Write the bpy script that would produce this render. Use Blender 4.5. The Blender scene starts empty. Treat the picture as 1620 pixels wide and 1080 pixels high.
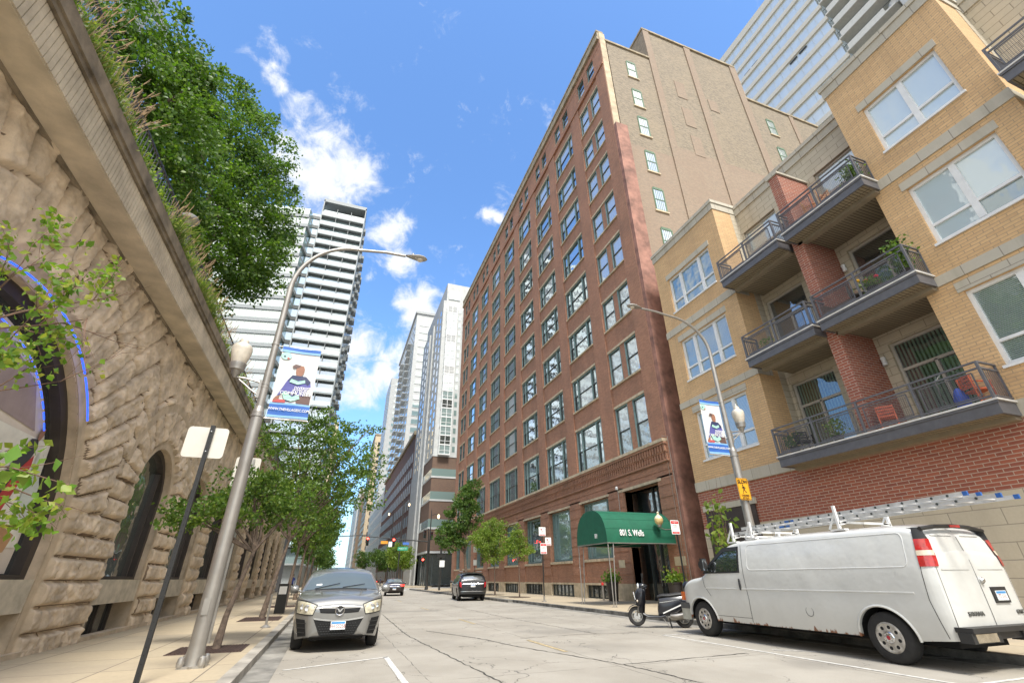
import bpy, math, random
import numpy as np
from mathutils import Vector, Matrix
from mathutils.geometry import tessellate_polygon
S = bpy.context.scene
COL = S.collection
R = math.radians

# ------------------------------------------------------------------ camera, world, sun, exposure
F_PX, PITCH, YAW, ROLL, EYE = 716.0, R(27.5), R(20.1), R(-0.6), 1.4
def camera():
    fw = Vector((math.sin(YAW)*math.cos(PITCH), math.cos(YAW)*math.cos(PITCH), math.sin(PITCH)))
    rt = Vector((math.cos(YAW), -math.sin(YAW), 0)); up = rt.cross(fw)
    r2 = math.cos(ROLL)*rt + math.sin(ROLL)*up; u2 = -math.sin(ROLL)*rt + math.cos(ROLL)*up
    cd = bpy.data.cameras.new('camera'); co = bpy.data.objects.new('camera', cd); COL.objects.link(co)
    m = Matrix((r2, u2, -fw)).transposed().to_4x4(); m.translation = (0, 0, EYE)
    co.matrix_world = m
    cd.sensor_width = 36; cd.lens = F_PX/1620*36; cd.clip_end = 6000; cd.clip_start = .05
    S.camera = co
camera()
SUN_EL, SUN_AZ = R(56), R(183)          # compass style: 0 = +Y, clockwise
S.view_settings.view_transform = 'Standard'; S.view_settings.look = 'None'
S.view_settings.exposure = 1.14; S.view_settings.gamma = 1
S.view_settings.use_curve_mapping = False
S.cycles.max_bounces = 6

def nd(nt, typ, **kw):
    n = nt.nodes.new(typ)
    for k, v in kw.items():
        if k.startswith('in_'): n.inputs[k[3:]].default_value = v
        else: setattr(n, k, v)
    return n
def mth(nt, op, a, b=None, c=None, clamp=False):
    n = nt.nodes.new('ShaderNodeMath'); n.operation = op; n.use_clamp = clamp
    for i, v in enumerate((a, b, c)):
        if v is None: continue
        if isinstance(v, (int, float)): n.inputs[i].default_value = v
        else: nt.links.new(v, n.inputs[i])
    return n.outputs[0]
def mixc(nt, fac, a, b, mode='MIX'):
    n = nt.nodes.new('ShaderNodeMix'); n.data_type = 'RGBA'; n.blend_type = mode; n.clamp_factor = True
    for i, v in ((0, fac), (6, a), (7, b)):
        if isinstance(v, (int, float)): n.inputs[i].default_value = v
        elif isinstance(v, (tuple, list)): n.inputs[i].default_value = (*v[:3], 1)
        else: nt.links.new(v, n.inputs[i])
    return n.outputs[2]
def world():
    w = bpy.data.worlds.new('World'); S.world = w; w.use_nodes = True; nt = w.node_tree; nt.nodes.clear()
    sky = nd(nt, 'ShaderNodeTexSky', sky_type='NISHITA', sun_disc=False, sun_elevation=SUN_EL, sun_rotation=SUN_AZ,
             altitude=180, air_density=1.15, dust_density=1.2, ozone_density=3.0)
    tc = nd(nt, 'ShaderNodeTexCoord'); d = tc.outputs['Generated']
    nz = nd(nt, 'ShaderNodeTexNoise', in_Scale=6.0, in_Detail=9.0, in_Roughness=.62, in_Distortion=.25); nt.links.new(d, nz.inputs['Vector'])
    nz2 = nd(nt, 'ShaderNodeTexNoise', in_Scale=17.0, in_Detail=8.0, in_Roughness=.65, in_Distortion=.4); nt.links.new(d, nz2.inputs['Vector'])
    blobs = [((-.20, .675, .707), .040), ((-.155, .69, .702), .095), ((-.10, .70, .70), .085), ((-.05, .70, .705), .05), ((-.12, .735, .665), .07),
             ((-.222, .598, .77), .028), ((.022, .775, .632), .052), ((.035, .80, .60), .045), ((-.02, .90, .43), .10), ((-.10, .90, .42), .10), ((.05, .915, .40), .075),
             ((.0, .935, .36), .07), ((.093, .850, .520), .050), ((.12, .858, .50), .035), ((.203, .705, .68), .022), ((.225, .70, .675), .016), ((.279, .675, .683), .014), ((.16, .955, .24), .05)]
    acc = None
    for c, r in blobs:
        c = Vector(c).normalized()
        v = nd(nt, 'ShaderNodeVectorMath', operation='DISTANCE'); nt.links.new(d, v.inputs[0]); v.inputs[1].default_value = c
        t = mth(nt, 'MULTIPLY_ADD', v.outputs['Value'], -1.0/(r*.86), 1.15)
        t = mth(nt, 'MAXIMUM', t, -.5)
        acc = t if acc is None else mth(nt, 'SMOOTH_MAX', acc, t, .25)
    noise = mth(nt, 'ADD', mth(nt, 'MULTIPLY_ADD', nz.outputs[0], 3.0, -1.5), mth(nt, 'MULTIPLY_ADD', nz2.outputs[0], 3.4, -1.7))
    f1 = mth(nt, 'ADD', acc, noise)
    # open cloud field over the rest of the sky, behind and beside the camera
    sep = nd(nt, 'ShaderNodeSeparateXYZ'); nt.links.new(d, sep.inputs[0])
    side = mth(nt, 'MAXIMUM', mth(nt, 'MULTIPLY_ADD', sep.outputs[0], -4.0, -1.9), mth(nt, 'MULTIPLY_ADD', sep.outputs[1], -4.0, .4))
    side = mth(nt, 'MINIMUM', side, .8)
    nz3 = nd(nt, 'ShaderNodeTexNoise', in_Scale=2.6, in_Detail=8.0, in_Roughness=.6); nt.links.new(d, nz3.inputs['Vector'])
    f2 = mth(nt, 'ADD', side, mth(nt, 'MULTIPLY_ADD', nz3.outputs[0], 5.0, -2.5))
    f = mth(nt, 'MAXIMUM', f1, f2)
    mr = nd(nt, 'ShaderNodeMapRange', interpolation_type='SMOOTHSTEP'); nt.links.new(f, mr.inputs[0]); mr.inputs[1].default_value = 0; mr.inputs[2].default_value = 1.25
    tint = mixc(nt, 1.0, sky.outputs[0], SKY_TINT, 'MULTIPLY')
    shade = mixc(nt, nz2.outputs[0], CLOUD_LO, CLOUD_HI)
    shade = mixc(nt, mth(nt, 'MULTIPLY_ADD', sep.outputs[1], -3.0, .4, clamp=True), shade, (6.5, 6.1, 5.5))  # unseen clouds behind the camera, brightened to add fill light
    mixed = mixc(nt, mr.outputs[0], tint, shade)
    bg = nd(nt, 'ShaderNodeBackground'); bg.inputs['Strength'].default_value = .15
    nt.links.new(mixed, bg.inputs[0]); out = nd(nt, 'ShaderNodeOutputWorld'); nt.links.new(bg.outputs[0], out.inputs[0])
SKY_TINT, CLOUD_LO, CLOUD_HI = (.66, .85, 1.02), (2.2, 2.45, 2.8), (4.0, 4.0, 3.95)
world()
sd = bpy.data.lights.new('sun', 'SUN'); sd.energy = 2.5; sd.angle = R(13); sd.color = (1, .965, .9)
so = bpy.data.objects.new('sun', sd); COL.objects.link(so)
so.location = (0, 0, 120)
sdir = Vector((math.sin(SUN_AZ)*math.cos(SUN_EL), math.cos(SUN_AZ)*math.cos(SUN_EL), math.sin(SUN_EL)))
so.rotation_euler = sdir.to_track_quat('Z', 'Y').to_euler()

# ------------------------------------------------------------------ materials
MATS = {}
def mat(name, col, rough=.6, metal=0.0, var=.12, scale=3.0, bump=0.0, bscale=40.0, spec=.5, emit=None, estr=0, coat=0, var2=None, detail=6, vec=None, trans=0):
    if name in MATS: return MATS[name]
    m = bpy.data.materials.new(name); m.use_nodes = True; nt = m.node_tree; b = nt.nodes['Principled BSDF']
    b.inputs['Roughness'].default_value = rough; b.inputs['Metallic'].default_value = metal
    b.inputs['Specular IOR Level'].default_value = spec
    if coat: b.inputs['Coat Weight'].default_value = coat; b.inputs['Coat Roughness'].default_value = .05
    if trans: b.inputs['Transmission Weight'].default_value = trans
    tc = nd(nt, 'ShaderNodeTexCoord')
    nz = nd(nt, 'ShaderNodeTexNoise', in_Scale=scale, in_Detail=float(detail), in_Roughness=.6); nt.links.new(tc.outputs['Object'], nz.inputs['Vector'])
    lo = tuple(c*(1-var*1.6) for c in col); hi = tuple(min(1, c*(1+var*1.3)) for c in (var2 or col))
    mr = nd(nt, 'ShaderNodeMapRange'); nt.links.new(nz.outputs[0], mr.inputs[0]); mr.inputs[1].default_value = .3; mr.inputs[2].default_value = .7
    c = mixc(nt, mr.outputs[0], lo, hi)
    nt.links.new(c, b.inputs['Base Color'])
    if bump:
        n2 = nd(nt, 'ShaderNodeTexNoise', in_Scale=bscale, in_Detail=6.0, in_Roughness=.65); nt.links.new(tc.outputs['Object'], n2.inputs['Vector'])
        bp = nd(nt, 'ShaderNodeBump'); bp.inputs['Strength'].default_value = bump; bp.inputs['Distance'].default_value = .03
        nt.links.new(n2.outputs[0], bp.inputs['Height']); nt.links.new(bp.outputs[0], b.inputs['Normal'])
    if emit:
        b.inputs['Emission Color'].default_value = (*emit, 1); b.inputs['Emission Strength'].default_value = estr
    MATS[name] = m; return m

def brickmat(name, c1, c2, mortar, bw, rh, ms=.012, stain=(.5, .5, .5), stainamt=0.0, rough=.85, bias=0.0, bump=.35, uvmode='wall', offs=.5, var=.25, vstain=0.0):
    m = bpy.data.materials.new(name); m.use_nodes = True; nt = m.node_tree; b = nt.nodes['Principled BSDF']
    b.inputs['Roughness'].default_value = rough
    tc = nd(nt, 'ShaderNodeTexCoord'); sp = nd(nt, 'ShaderNodeSeparateXYZ'); nt.links.new(tc.outputs['Object'], sp.inputs[0])
    cb = nd(nt, 'ShaderNodeCombineXYZ')
    if uvmode == 'wall':
        nt.links.new(mth(nt, 'ADD', sp.outputs[0], sp.outputs[1]), cb.inputs[0]); nt.links.new(sp.outputs[2], cb.inputs[1])
    else:
        nt.links.new(sp.outputs[0], cb.inputs[0]); nt.links.new(sp.outputs[1], cb.inputs[1])
    br = nd(nt, 'ShaderNodeTexBrick', in_Scale=1.0, offset=offs)
    br.inputs['Brick Width'].default_value = bw; br.inputs['Row Height'].default_value = rh; br.inputs['Mortar Size'].default_value = ms
    br.inputs['Mortar Smooth'].default_value = .1; br.inputs['Bias'].default_value = bias
    br.inputs['Color1'].default_value = (*c1, 1); br.inputs['Color2'].default_value = (*c2, 1); br.inputs['Mortar'].default_value = (*mortar, 1)
    nt.links.new(cb.outputs[0], br.inputs['Vector'])
    nz = nd(nt, 'ShaderNodeTexNoise', in_Scale=.35, in_Detail=8.0, in_Roughness=.65); nt.links.new(tc.outputs['Object'], nz.inputs['Vector'])
    nf = nd(nt, 'ShaderNodeTexNoise', in_Scale=14.0, in_Detail=4.0, in_Roughness=.6); nt.links.new(tc.outputs['Object'], nf.inputs['Vector'])
    k = mth(nt, 'MULTIPLY_ADD', nf.outputs[0], var*2, 1-var)
    kk = nd(nt, 'ShaderNodeCombineColor')
    for i in range(3): nt.links.new(k, kk.inputs[i])
    c = mixc(nt, 1.0, br.outputs[0], kk.outputs[0], 'MULTIPLY')
    if stainamt:
        mr = nd(nt, 'ShaderNodeMapRange'); nt.links.new(nz.outputs[0], mr.inputs[0]); mr.inputs[1].default_value = .45; mr.inputs[2].default_value = .72; mr.inputs[4].default_value = stainamt
        c = mixc(nt, mr.outputs[0], c, stain)
    if vstain:
        mp = nd(nt, 'ShaderNodeMapping'); mp.inputs['Scale'].default_value = (1.6, 1.6, .12); nt.links.new(tc.outputs['Object'], mp.inputs[0])
        nv = nd(nt, 'ShaderNodeTexNoise', in_Scale=1.0, in_Detail=6.0, in_Roughness=.65); nt.links.new(mp.outputs[0], nv.inputs['Vector'])
        mr = nd(nt, 'ShaderNodeMapRange'); nt.links.new(nv.outputs[0], mr.inputs[0]); mr.inputs[1].default_value = .5; mr.inputs[2].default_value = .75; mr.inputs[4].default_value = vstain
        c = mixc(nt, mr.outputs[0], c, stain)
    nt.links.new(c, b.inputs['Base Color'])
    bp = nd(nt, 'ShaderNodeBump', invert=True); bp.inputs['Strength'].default_value = bump; bp.inputs['Distance'].default_value = .012
    nt.links.new(br.outputs['Fac'], bp.inputs['Height'])
    bp2 = nd(nt, 'ShaderNodeBump'); bp2.inputs['Strength'].default_value = .25; bp2.inputs['Distance'].default_value = .01
    nt.links.new(nf.outputs[0], bp2.inputs['Height']); nt.links.new(bp.outputs[0], bp2.inputs['Normal']); nt.links.new(bp2.outputs[0], b.inputs['Normal'])
    MATS[name] = m; return m

def glassmat(name, col, refl=.45, rough=.03, wav=.02, wscale=1.5, var=0.0):
    """opaque-looking window glass seen from outside: dark room behind, mirror coat with slightly wavy panes"""
    if name in MATS: return MATS[name]
    m = bpy.data.materials.new(name); m.use_nodes = True; nt = m.node_tree; b = nt.nodes['Principled BSDF']
    b.inputs['Base Color'].default_value = (*col, 1); b.inputs['Roughness'].default_value = .4
    out = nt.nodes['Material Output']
    gl = nd(nt, 'ShaderNodeBsdfGlossy'); gl.inputs['Roughness'].default_value = rough; gl.inputs['Color'].default_value = (.93, .97, 1, 1)
    tc = nd(nt, 'ShaderNodeTexCoord'); nz = nd(nt, 'ShaderNodeTexNoise', in_Scale=wscale, in_Detail=2.0); nt.links.new(tc.outputs['Object'], nz.inputs['Vector'])
    bp = nd(nt, 'ShaderNodeBump'); bp.inputs['Strength'].default_value = 1.0; bp.inputs['Distance'].default_value = wav
    nt.links.new(nz.outputs[0], bp.inputs['Height']); nt.links.new(bp.outputs[0], gl.inputs['Normal'])
    lw = nd(nt, 'ShaderNodeLayerWeight'); lw.inputs[0].default_value = .35
    f = mth(nt, 'MULTIPLY_ADD', lw.outputs['Fresnel'], 1-refl, refl, clamp=True)
    if var:
        n3 = nd(nt, 'ShaderNodeTexNoise', in_Scale=.7, in_Detail=3.0); nt.links.new(tc.outputs['Object'], n3.inputs['Vector'])
        c = mixc(nt, n3.outputs[0], tuple(x*(1-var) for x in col), tuple(x*(1+var) for x in col)); nt.links.new(c, b.inputs['Base Color'])
    mx = nd(nt, 'ShaderNodeMixShader'); nt.links.new(f, mx.inputs[0]); nt.links.new(b.outputs[0], mx.inputs[1]); nt.links.new(gl.outputs[0], mx.inputs[2])
    nt.links.new(mx.outputs[0], out.inputs[0]); MATS[name] = m; return m

def leafmat(name, c1, c2, c3, trans=.35, scale=.9):
    m = bpy.data.materials.new(name); m.use_nodes = True; nt = m.node_tree; b = nt.nodes['Principled BSDF']; out = nt.nodes['Material Output']
    b.inputs['Roughness'].default_value = .45; b.inputs['Specular IOR Level'].default_value = .35
    tc = nd(nt, 'ShaderNodeTexCoord')
    n1 = nd(nt, 'ShaderNodeTexNoise', in_Scale=scale, in_Detail=3.0); nt.links.new(tc.outputs['Object'], n1.inputs['Vector'])
    n2 = nd(nt, 'ShaderNodeTexWhiteNoise'); 
    gi = nd(nt, 'ShaderNodeNewGeometry'); nt.links.new(gi.outputs['Random Per Island'], n2.inputs['Vector'])
    a = mixc(nt, mth(nt, 'MULTIPLY_ADD', n1.outputs[0], 3.0, -1.0, clamp=True), c1, c2)
    c = mixc(nt, mth(nt, 'MULTIPLY', mth(nt, 'POWER', gi.outputs['Random Per Island'], 3.0), .85), a, c3)
    nt.links.new(c, b.inputs['Base Color'])
    tr = nd(nt, 'ShaderNodeBsdfTranslucent'); nt.links.new(mixc(nt, 1.0, c, (1.5, 1.7, .7), 'MULTIPLY'), tr.inputs[0])
    mx = nd(nt, 'ShaderNodeMixShader'); mx.inputs[0].default_value = trans
    nt.links.new(b.outputs[0], mx.inputs[1]); nt.links.new(tr.outputs[0], mx.inputs[2]); nt.links.new(mx.outputs[0], out.inputs[0])
    MATS[name] = m; return m

# ------------------------------------------------------------------ mesh builder
class MB:
    def __init__(s): s.v = []; s.f = []; s.m = []; s.mi = 0
    def quad(s, a, b, c, d):
        i = len(s.v); s.v += [tuple(a), tuple(b), tuple(c), tuple(d)]; s.f.append((i, i+1, i+2, i+3)); s.m.append(s.mi); return s
    def box(s, x0, x1, y0, y1, z0, z1, skip=''):
        if x0 > x1: x0, x1 = x1, x0
        if y0 > y1: y0, y1 = y1, y0
        if z0 > z1: z0, z1 = z1, z0
        i = len(s.v); s.v += [(x, y, z) for x in (x0, x1) for y in (y0, y1) for z in (z0, z1)]
        for k, f in (('w', (0, 1, 3, 2)), ('e', (4, 6, 7, 5)), ('s', (0, 4, 5, 1)), ('n', (2, 3, 7, 6)), ('b', (0, 2, 6, 4)), ('t', (1, 5, 7, 3))):
            if k not in skip: s.f.append(tuple(i+j for j in f)); s.m.append(s.mi)
        return s
    def obox(s, c, sx, sy, sz, M=None, rot=None):
        """box centred at c, optional 3x3/Matrix rotation"""
        i = len(s.v); c = Vector(c)
        for x in (-1, 1):
            for y in (-1, 1):
                for z in (-1, 1):
                    p = Vector((x*sx/2, y*sy/2, z*sz/2))
                    if rot is not None: p = rot @ p
                    s.v.append(tuple(c+p))
        for f in ((0, 1, 3, 2), (4, 6, 7, 5), (0, 4, 5, 1), (2, 3, 7, 6), (0, 2, 6, 4), (1, 5, 7, 3)): s.f.append(tuple(i+j for j in f)); s.m.append(s.mi)
        return s
    def tube(s, path, r, n=8, cap=True, sq=1.0):
        """tube along a path; r number or list"""
        P = [Vector(p) for p in path]; k = len(P)
        if not isinstance(r, (list, tuple)): r = [r]*k
        base = len(s.v); ref = None
        for j, p in enumerate(P):
            t = (P[min(j+1, k-1)]-P[max(j-1, 0)])
            if t.length < 1e-9: t = Vector((0, 0, 1))
            t.normalize()
            if ref is None: ref = Vector((0, 0, 1)) if abs(t.z) < .9 else Vector((1, 0, 0))
            u = (ref - t*ref.dot(t))
            if u.length < 1e-6: u = t.orthogonal()
            u.normalize(); w = t.cross(u); ref = u
            for i in range(n):
                a = 2*math.pi*i/n; q = p+u*(math.cos(a)*r[j])+w*(math.sin(a)*r[j]*sq); s.v.append(tuple(q))
        for j in range(k-1):
            for i in range(n):
                a = base+j*n+i; b = base+j*n+(i+1) % n; s.f.append((a, b, b+n, a+n)); s.m.append(s.mi)
        if cap:
            s.f.append(tuple(base+i for i in range(n))[::-1]); s.m.append(s.mi)
            s.f.append(tuple(base+(k-1)*n+i for i in range(n))); s.m.append(s.mi)
        return s
    def bar(s, a, b, w, h=None):
        """square bar"""
        a = Vector(a); b = Vector(b); t = (b-a).normalized(); ref = Vector((0, 0, 1)) if abs(t.z) < .95 else Vector((1, 0, 0))
        u = t.cross(ref).normalized(); v = u.cross(t); h = h or w
        i = len(s.v)
        for p in (a, b):
            for su, sv in ((-1, -1), (1, -1), (1, 1), (-1, 1)): s.v.append(tuple(p+u*su*w/2+v*sv*h/2))
        for f in ((0, 3, 2, 1), (4, 5, 6, 7), (0, 1, 5, 4), (1, 2, 6, 5), (2, 3, 7, 6), (3, 0, 4, 7)): s.f.append(tuple(i+j for j in f)); s.m.append(s.mi)
        return s
    def lathe(s, prof, c=(0, 0, 0), n=20, axis='z', sc=1.0, cap=True):
        """prof: list of (r, h)"""
        base = len(s.v); k = len(prof)
        for r, h in prof:
            for i in range(n):
                a = 2*math.pi*i/n; p = (r*math.cos(a)*sc, r*math.sin(a)*sc, h*sc)
                if axis == 'x': p = (p[2], p[0], p[1])
                elif axis == 'y': p = (p[1], p[2], p[0])
                s.v.append((c[0]+p[0], c[1]+p[1], c[2]+p[2]))
        for j in range(k-1):
            for i in range(n):
                a = base+j*n+i; b = base+j*n+(i+1) % n; s.f.append((a, b, b+n, a+n)); s.m.append(s.mi)
        for j, rev in ((0, True), (k-1, False)):
            if cap and prof[j][0] > 1e-6:
                t = tuple(base+j*n+i for i in range(n)); s.f.append(t[::-1] if rev else t); s.m.append(s.mi)
        return s
    def grid(s, fn, us, vs, close_u=False):
        base = len(s.v); nu, nv = len(us), len(vs)
        for u in us:
            for v in vs: s.v.append(tuple(fn(u, v)))
        for i in range(nu if close_u else nu-1):
            for j in range(nv-1):
                a = base+i*nv+j; b = base+((i+1) % nu)*nv+j; s.f.append((a, b, b+1, a+1)); s.m.append(s.mi)
        return s
    def poly(s, pts, fn, thick=None):
        """2D polygon mapped by fn(u,v,d) -> 3D, optional thickness"""
        tri = tessellate_polygon([[Vector((p[0], p[1], 0)) for p in pts]])
        i = len(s.v); n = len(pts)
        s.v += [tuple(fn(p[0], p[1], 0)) for p in pts]
        for t in tri: s.f.append(tuple(i+k for k in t)); s.m.append(s.mi)
        if thick:
            s.v += [tuple(fn(p[0], p[1], thick)) for p in pts]
            for t in tri: s.f.append(tuple(i+n+k for k in t[::-1])); s.m.append(s.mi)
            for k in range(n): s.f.append((i+k, i+(k+1) % n, i+n+(k+1) % n, i+n+k)); s.m.append(s.mi)
        return s
    def build(s, name, mats, parent=None, smooth=False, loc=None, local=False, angle=35):
        if not isinstance(mats, (list, tuple)): mats = [mats]
        me = bpy.data.meshes.new(name)
        off = Vector((0, 0, 0))
        if parent is not None and not local: off = wloc(parent)
        elif loc is not None and not local: off = Vector(loc)
        if len(s.v):
            a = np.array(s.v, dtype=float)-np.array(off)
            me.from_pydata(a.tolist(), [], s.f)
        for m in mats: me.materials.append(m)
        if len(mats) > 1: me.polygons.foreach_set('material_index', s.m)
        if smooth:
            me.polygons.foreach_set('use_smooth', [True]*len(me.polygons))
            try: me.set_sharp_from_angle(angle=R(angle))
            except Exception: pass
        me.update()
        o = bpy.data.objects.new(name, me); COL.objects.link(o)
        if parent is not None: o.parent = parent
        elif loc is not None: o.location = loc
        return o
def build_each(s, name, mats, parent, limit=95, local=False, fine=0):
    """every separate 8-vertex box of the builder becomes a part of its own; past the limit the rest is one stuff part"""
    n = len(s.v)//8; out = []
    F6 = [tuple(i-s.f[0][0] if False else i for i in f) for f in s.f[:6]]
    for k in range(min(n, limit)):
        q = MB(); q.v = s.v[k*8:k*8+8]; q.f = [tuple(i-k*8 for i in f) for f in s.f[k*6:k*6+6]]; q.m = s.m[k*6:k*6+6]; out.append(q.build(name, mats, parent, local=local))
    if n > limit:
        q = MB(); q.v = s.v[limit*8:]; q.f = [tuple(i-limit*8 for i in f) for f in s.f[limit*6:]]; q.m = s.m[limit*6:]; o = q.build(name, mats, parent, local=local); o['kind'] = 'stuff'; out.append(o)
    return out
MB.each = build_each
def wloc(o):
    v = Vector((0, 0, 0))
    while o is not None: v += Vector(o.location); o = o.parent
    return v
def thing(name, label, cat, loc=(0, 0, 0), rotz=0, group=None, kind=None):
    o = bpy.data.objects.new(name, None); COL.objects.link(o); o.location = loc; o.rotation_euler = (0, 0, rotz)
    o.empty_display_size = .2
    tag(o, label, cat, group, kind); return o
def tag(o, label=None, cat=None, group=None, kind=None):
    if label: o['label'] = label
    if cat: o['category'] = cat
    if group: o['group'] = group
    if kind: o['kind'] = kind
    return o
KIDS = {}
def copy_tree(o, parent=None, loc=None, rotz=None, label=None):
    c = o.copy(); COL.objects.link(c); c.parent = parent
    if loc is not None: c.location = loc
    if rotz is not None: c.rotation_euler = (0, 0, rotz)
    if label: c['label'] = label
    for ch in [x for x in bpy.data.objects if x.parent == o]: copy_tree(ch, c)
    return c
def struct(name, mb, m, **kw):
    o = mb.build(name, m, **kw); o['kind'] = 'structure'; return o
FONT = None
def text(name, s, size, m, parent, M, ext=.002, align='CENTER', sx=1.0, bold=0.0):
    """text as mesh; M = 4x4 matrix in parent's local space, text lies in local xy plane"""
    cu = bpy.data.curves.new(name, 'FONT'); cu.body = s; cu.size = size; cu.extrude = ext; cu.align_x = align; cu.align_y = 'CENTER'; cu.offset = bold; cu.resolution_u = 3
    o = bpy.data.objects.new(name, cu); COL.objects.link(o)
    dg = bpy.context.evaluated_depsgraph_get(); dg.update()
    me = bpy.data.meshes.new_from_object(o.evaluated_get(dg)); COL.objects.unlink(o); bpy.data.objects.remove(o)
    me.transform(Matrix.Diagonal((sx, 1, 1, 1))); me.transform(M); me.name = name
    me.materials.clear(); me.materials.append(m)
    t = bpy.data.objects.new(name, me); COL.objects.link(t); t.parent = parent; return t
def frame(origin, xdir, ydir):
    x = Vector(xdir).normalized(); y = Vector(ydir).normalized(); z = x.cross(y)
    M = Matrix((x, y, z)).transposed().to_4x4(); M.translation = origin; return M
def smooth(a, b, t):
    t = min(1, max(0, (t-a)/(b-a))); return t*t*(3-2*t)
def lerp(a, b, t): return a+(b-a)*t
def interp(x, pts):
    if x <= pts[0][0]: return pts[0][1]
    for (a, b), (c, d) in zip(pts, pts[1:]):
        if x <= c: return b+(d-b)*(x-a)/(c-a)
    return pts[-1][1]
def cinterp(x, pts):
    """monotone-ish smooth (Catmull) interpolation"""
    n = len(pts)
    if x <= pts[0][0]: return pts[0][1]
    if x >= pts[-1][0]: return pts[-1][1]
    for i in range(n-1):
        if x <= pts[i+1][0]:
            x0, y0 = pts[i]; x1, y1 = pts[i+1]; h = x1-x0; t = (x-x0)/h
            def sl(j):
                if j <= 0 or j >= n-1: return 0 if j <= 0 else 0
                dl = (pts[j][1]-pts[j-1][1])/(pts[j][0]-pts[j-1][0]); dr = (pts[j+1][1]-pts[j][1])/(pts[j+1][0]-pts[j][0])
                if dl*dr <= 0: return 0
                return 2*dl*dr/(dl+dr)
            m0, m1 = sl(i), sl(i+1)
            if i == 0: m0 = (y1-y0)/h
            if i == n-2: m1 = (y1-y0)/h
            return (2*t**3-3*t**2+1)*y0+(t**3-2*t**2+t)*h*m0+(-2*t**3+3*t**2)*y1+(t**3-t**2)*h*m1
# ================================================================== ground, road, pavements
def seams():
    g = MB(); rs = random.Random(6)
    for pts, w in ((((3.0, 16), (3.9, 13.6), (4.3, 11.6), (5.2, 8.6), (8.2, 8.75)), .030), (((4.9, 13.0), (6.6, 13.2), (8.4, 12.9)), .022), (((2.5, 24), (2.3, 15), (2.7, 8), (2.6, 4)), .024), (((5.2, 8.6), (5.6, 5)), .025), (((6.9, 30), (6.8, 20), (7.2, 13.1)), .022), (((1.6, 19), (4.5, 19.4), (8, 19.1), (10.6, 19.3)), .022), (((1.0, 33), (5, 33.3), (9, 33)), .03), (((3.4, 60), (3.2, 45), (3.5, 33)), .04)):
        prev = None
        for (a, b), (c, d) in zip(pts, pts[1:]):
            n = max(3, int(math.hypot(c-a, d-b)/.12))
            for i in range(n+1):
                t = i/n; x = a+(c-a)*t+rs.uniform(-.025, .025); y = b+(d-b)*t+rs.uniform(-.025, .025); l = math.hypot(c-a, d-b); nx, ny = -(d-b)/l, (c-a)/l; ww = w*rs.uniform(.25, .8)
                p = ((x-nx*ww, y-ny*ww, .0045), (x+nx*ww, y+ny*ww, .0045))
                if prev: g.quad(prev[0], p[0], p[1], prev[1])
                prev = p
    struct('tar_seams', g, mat('tar_filled_crack', (.05, .046, .04), .8, var=.3, scale=8))
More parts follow.
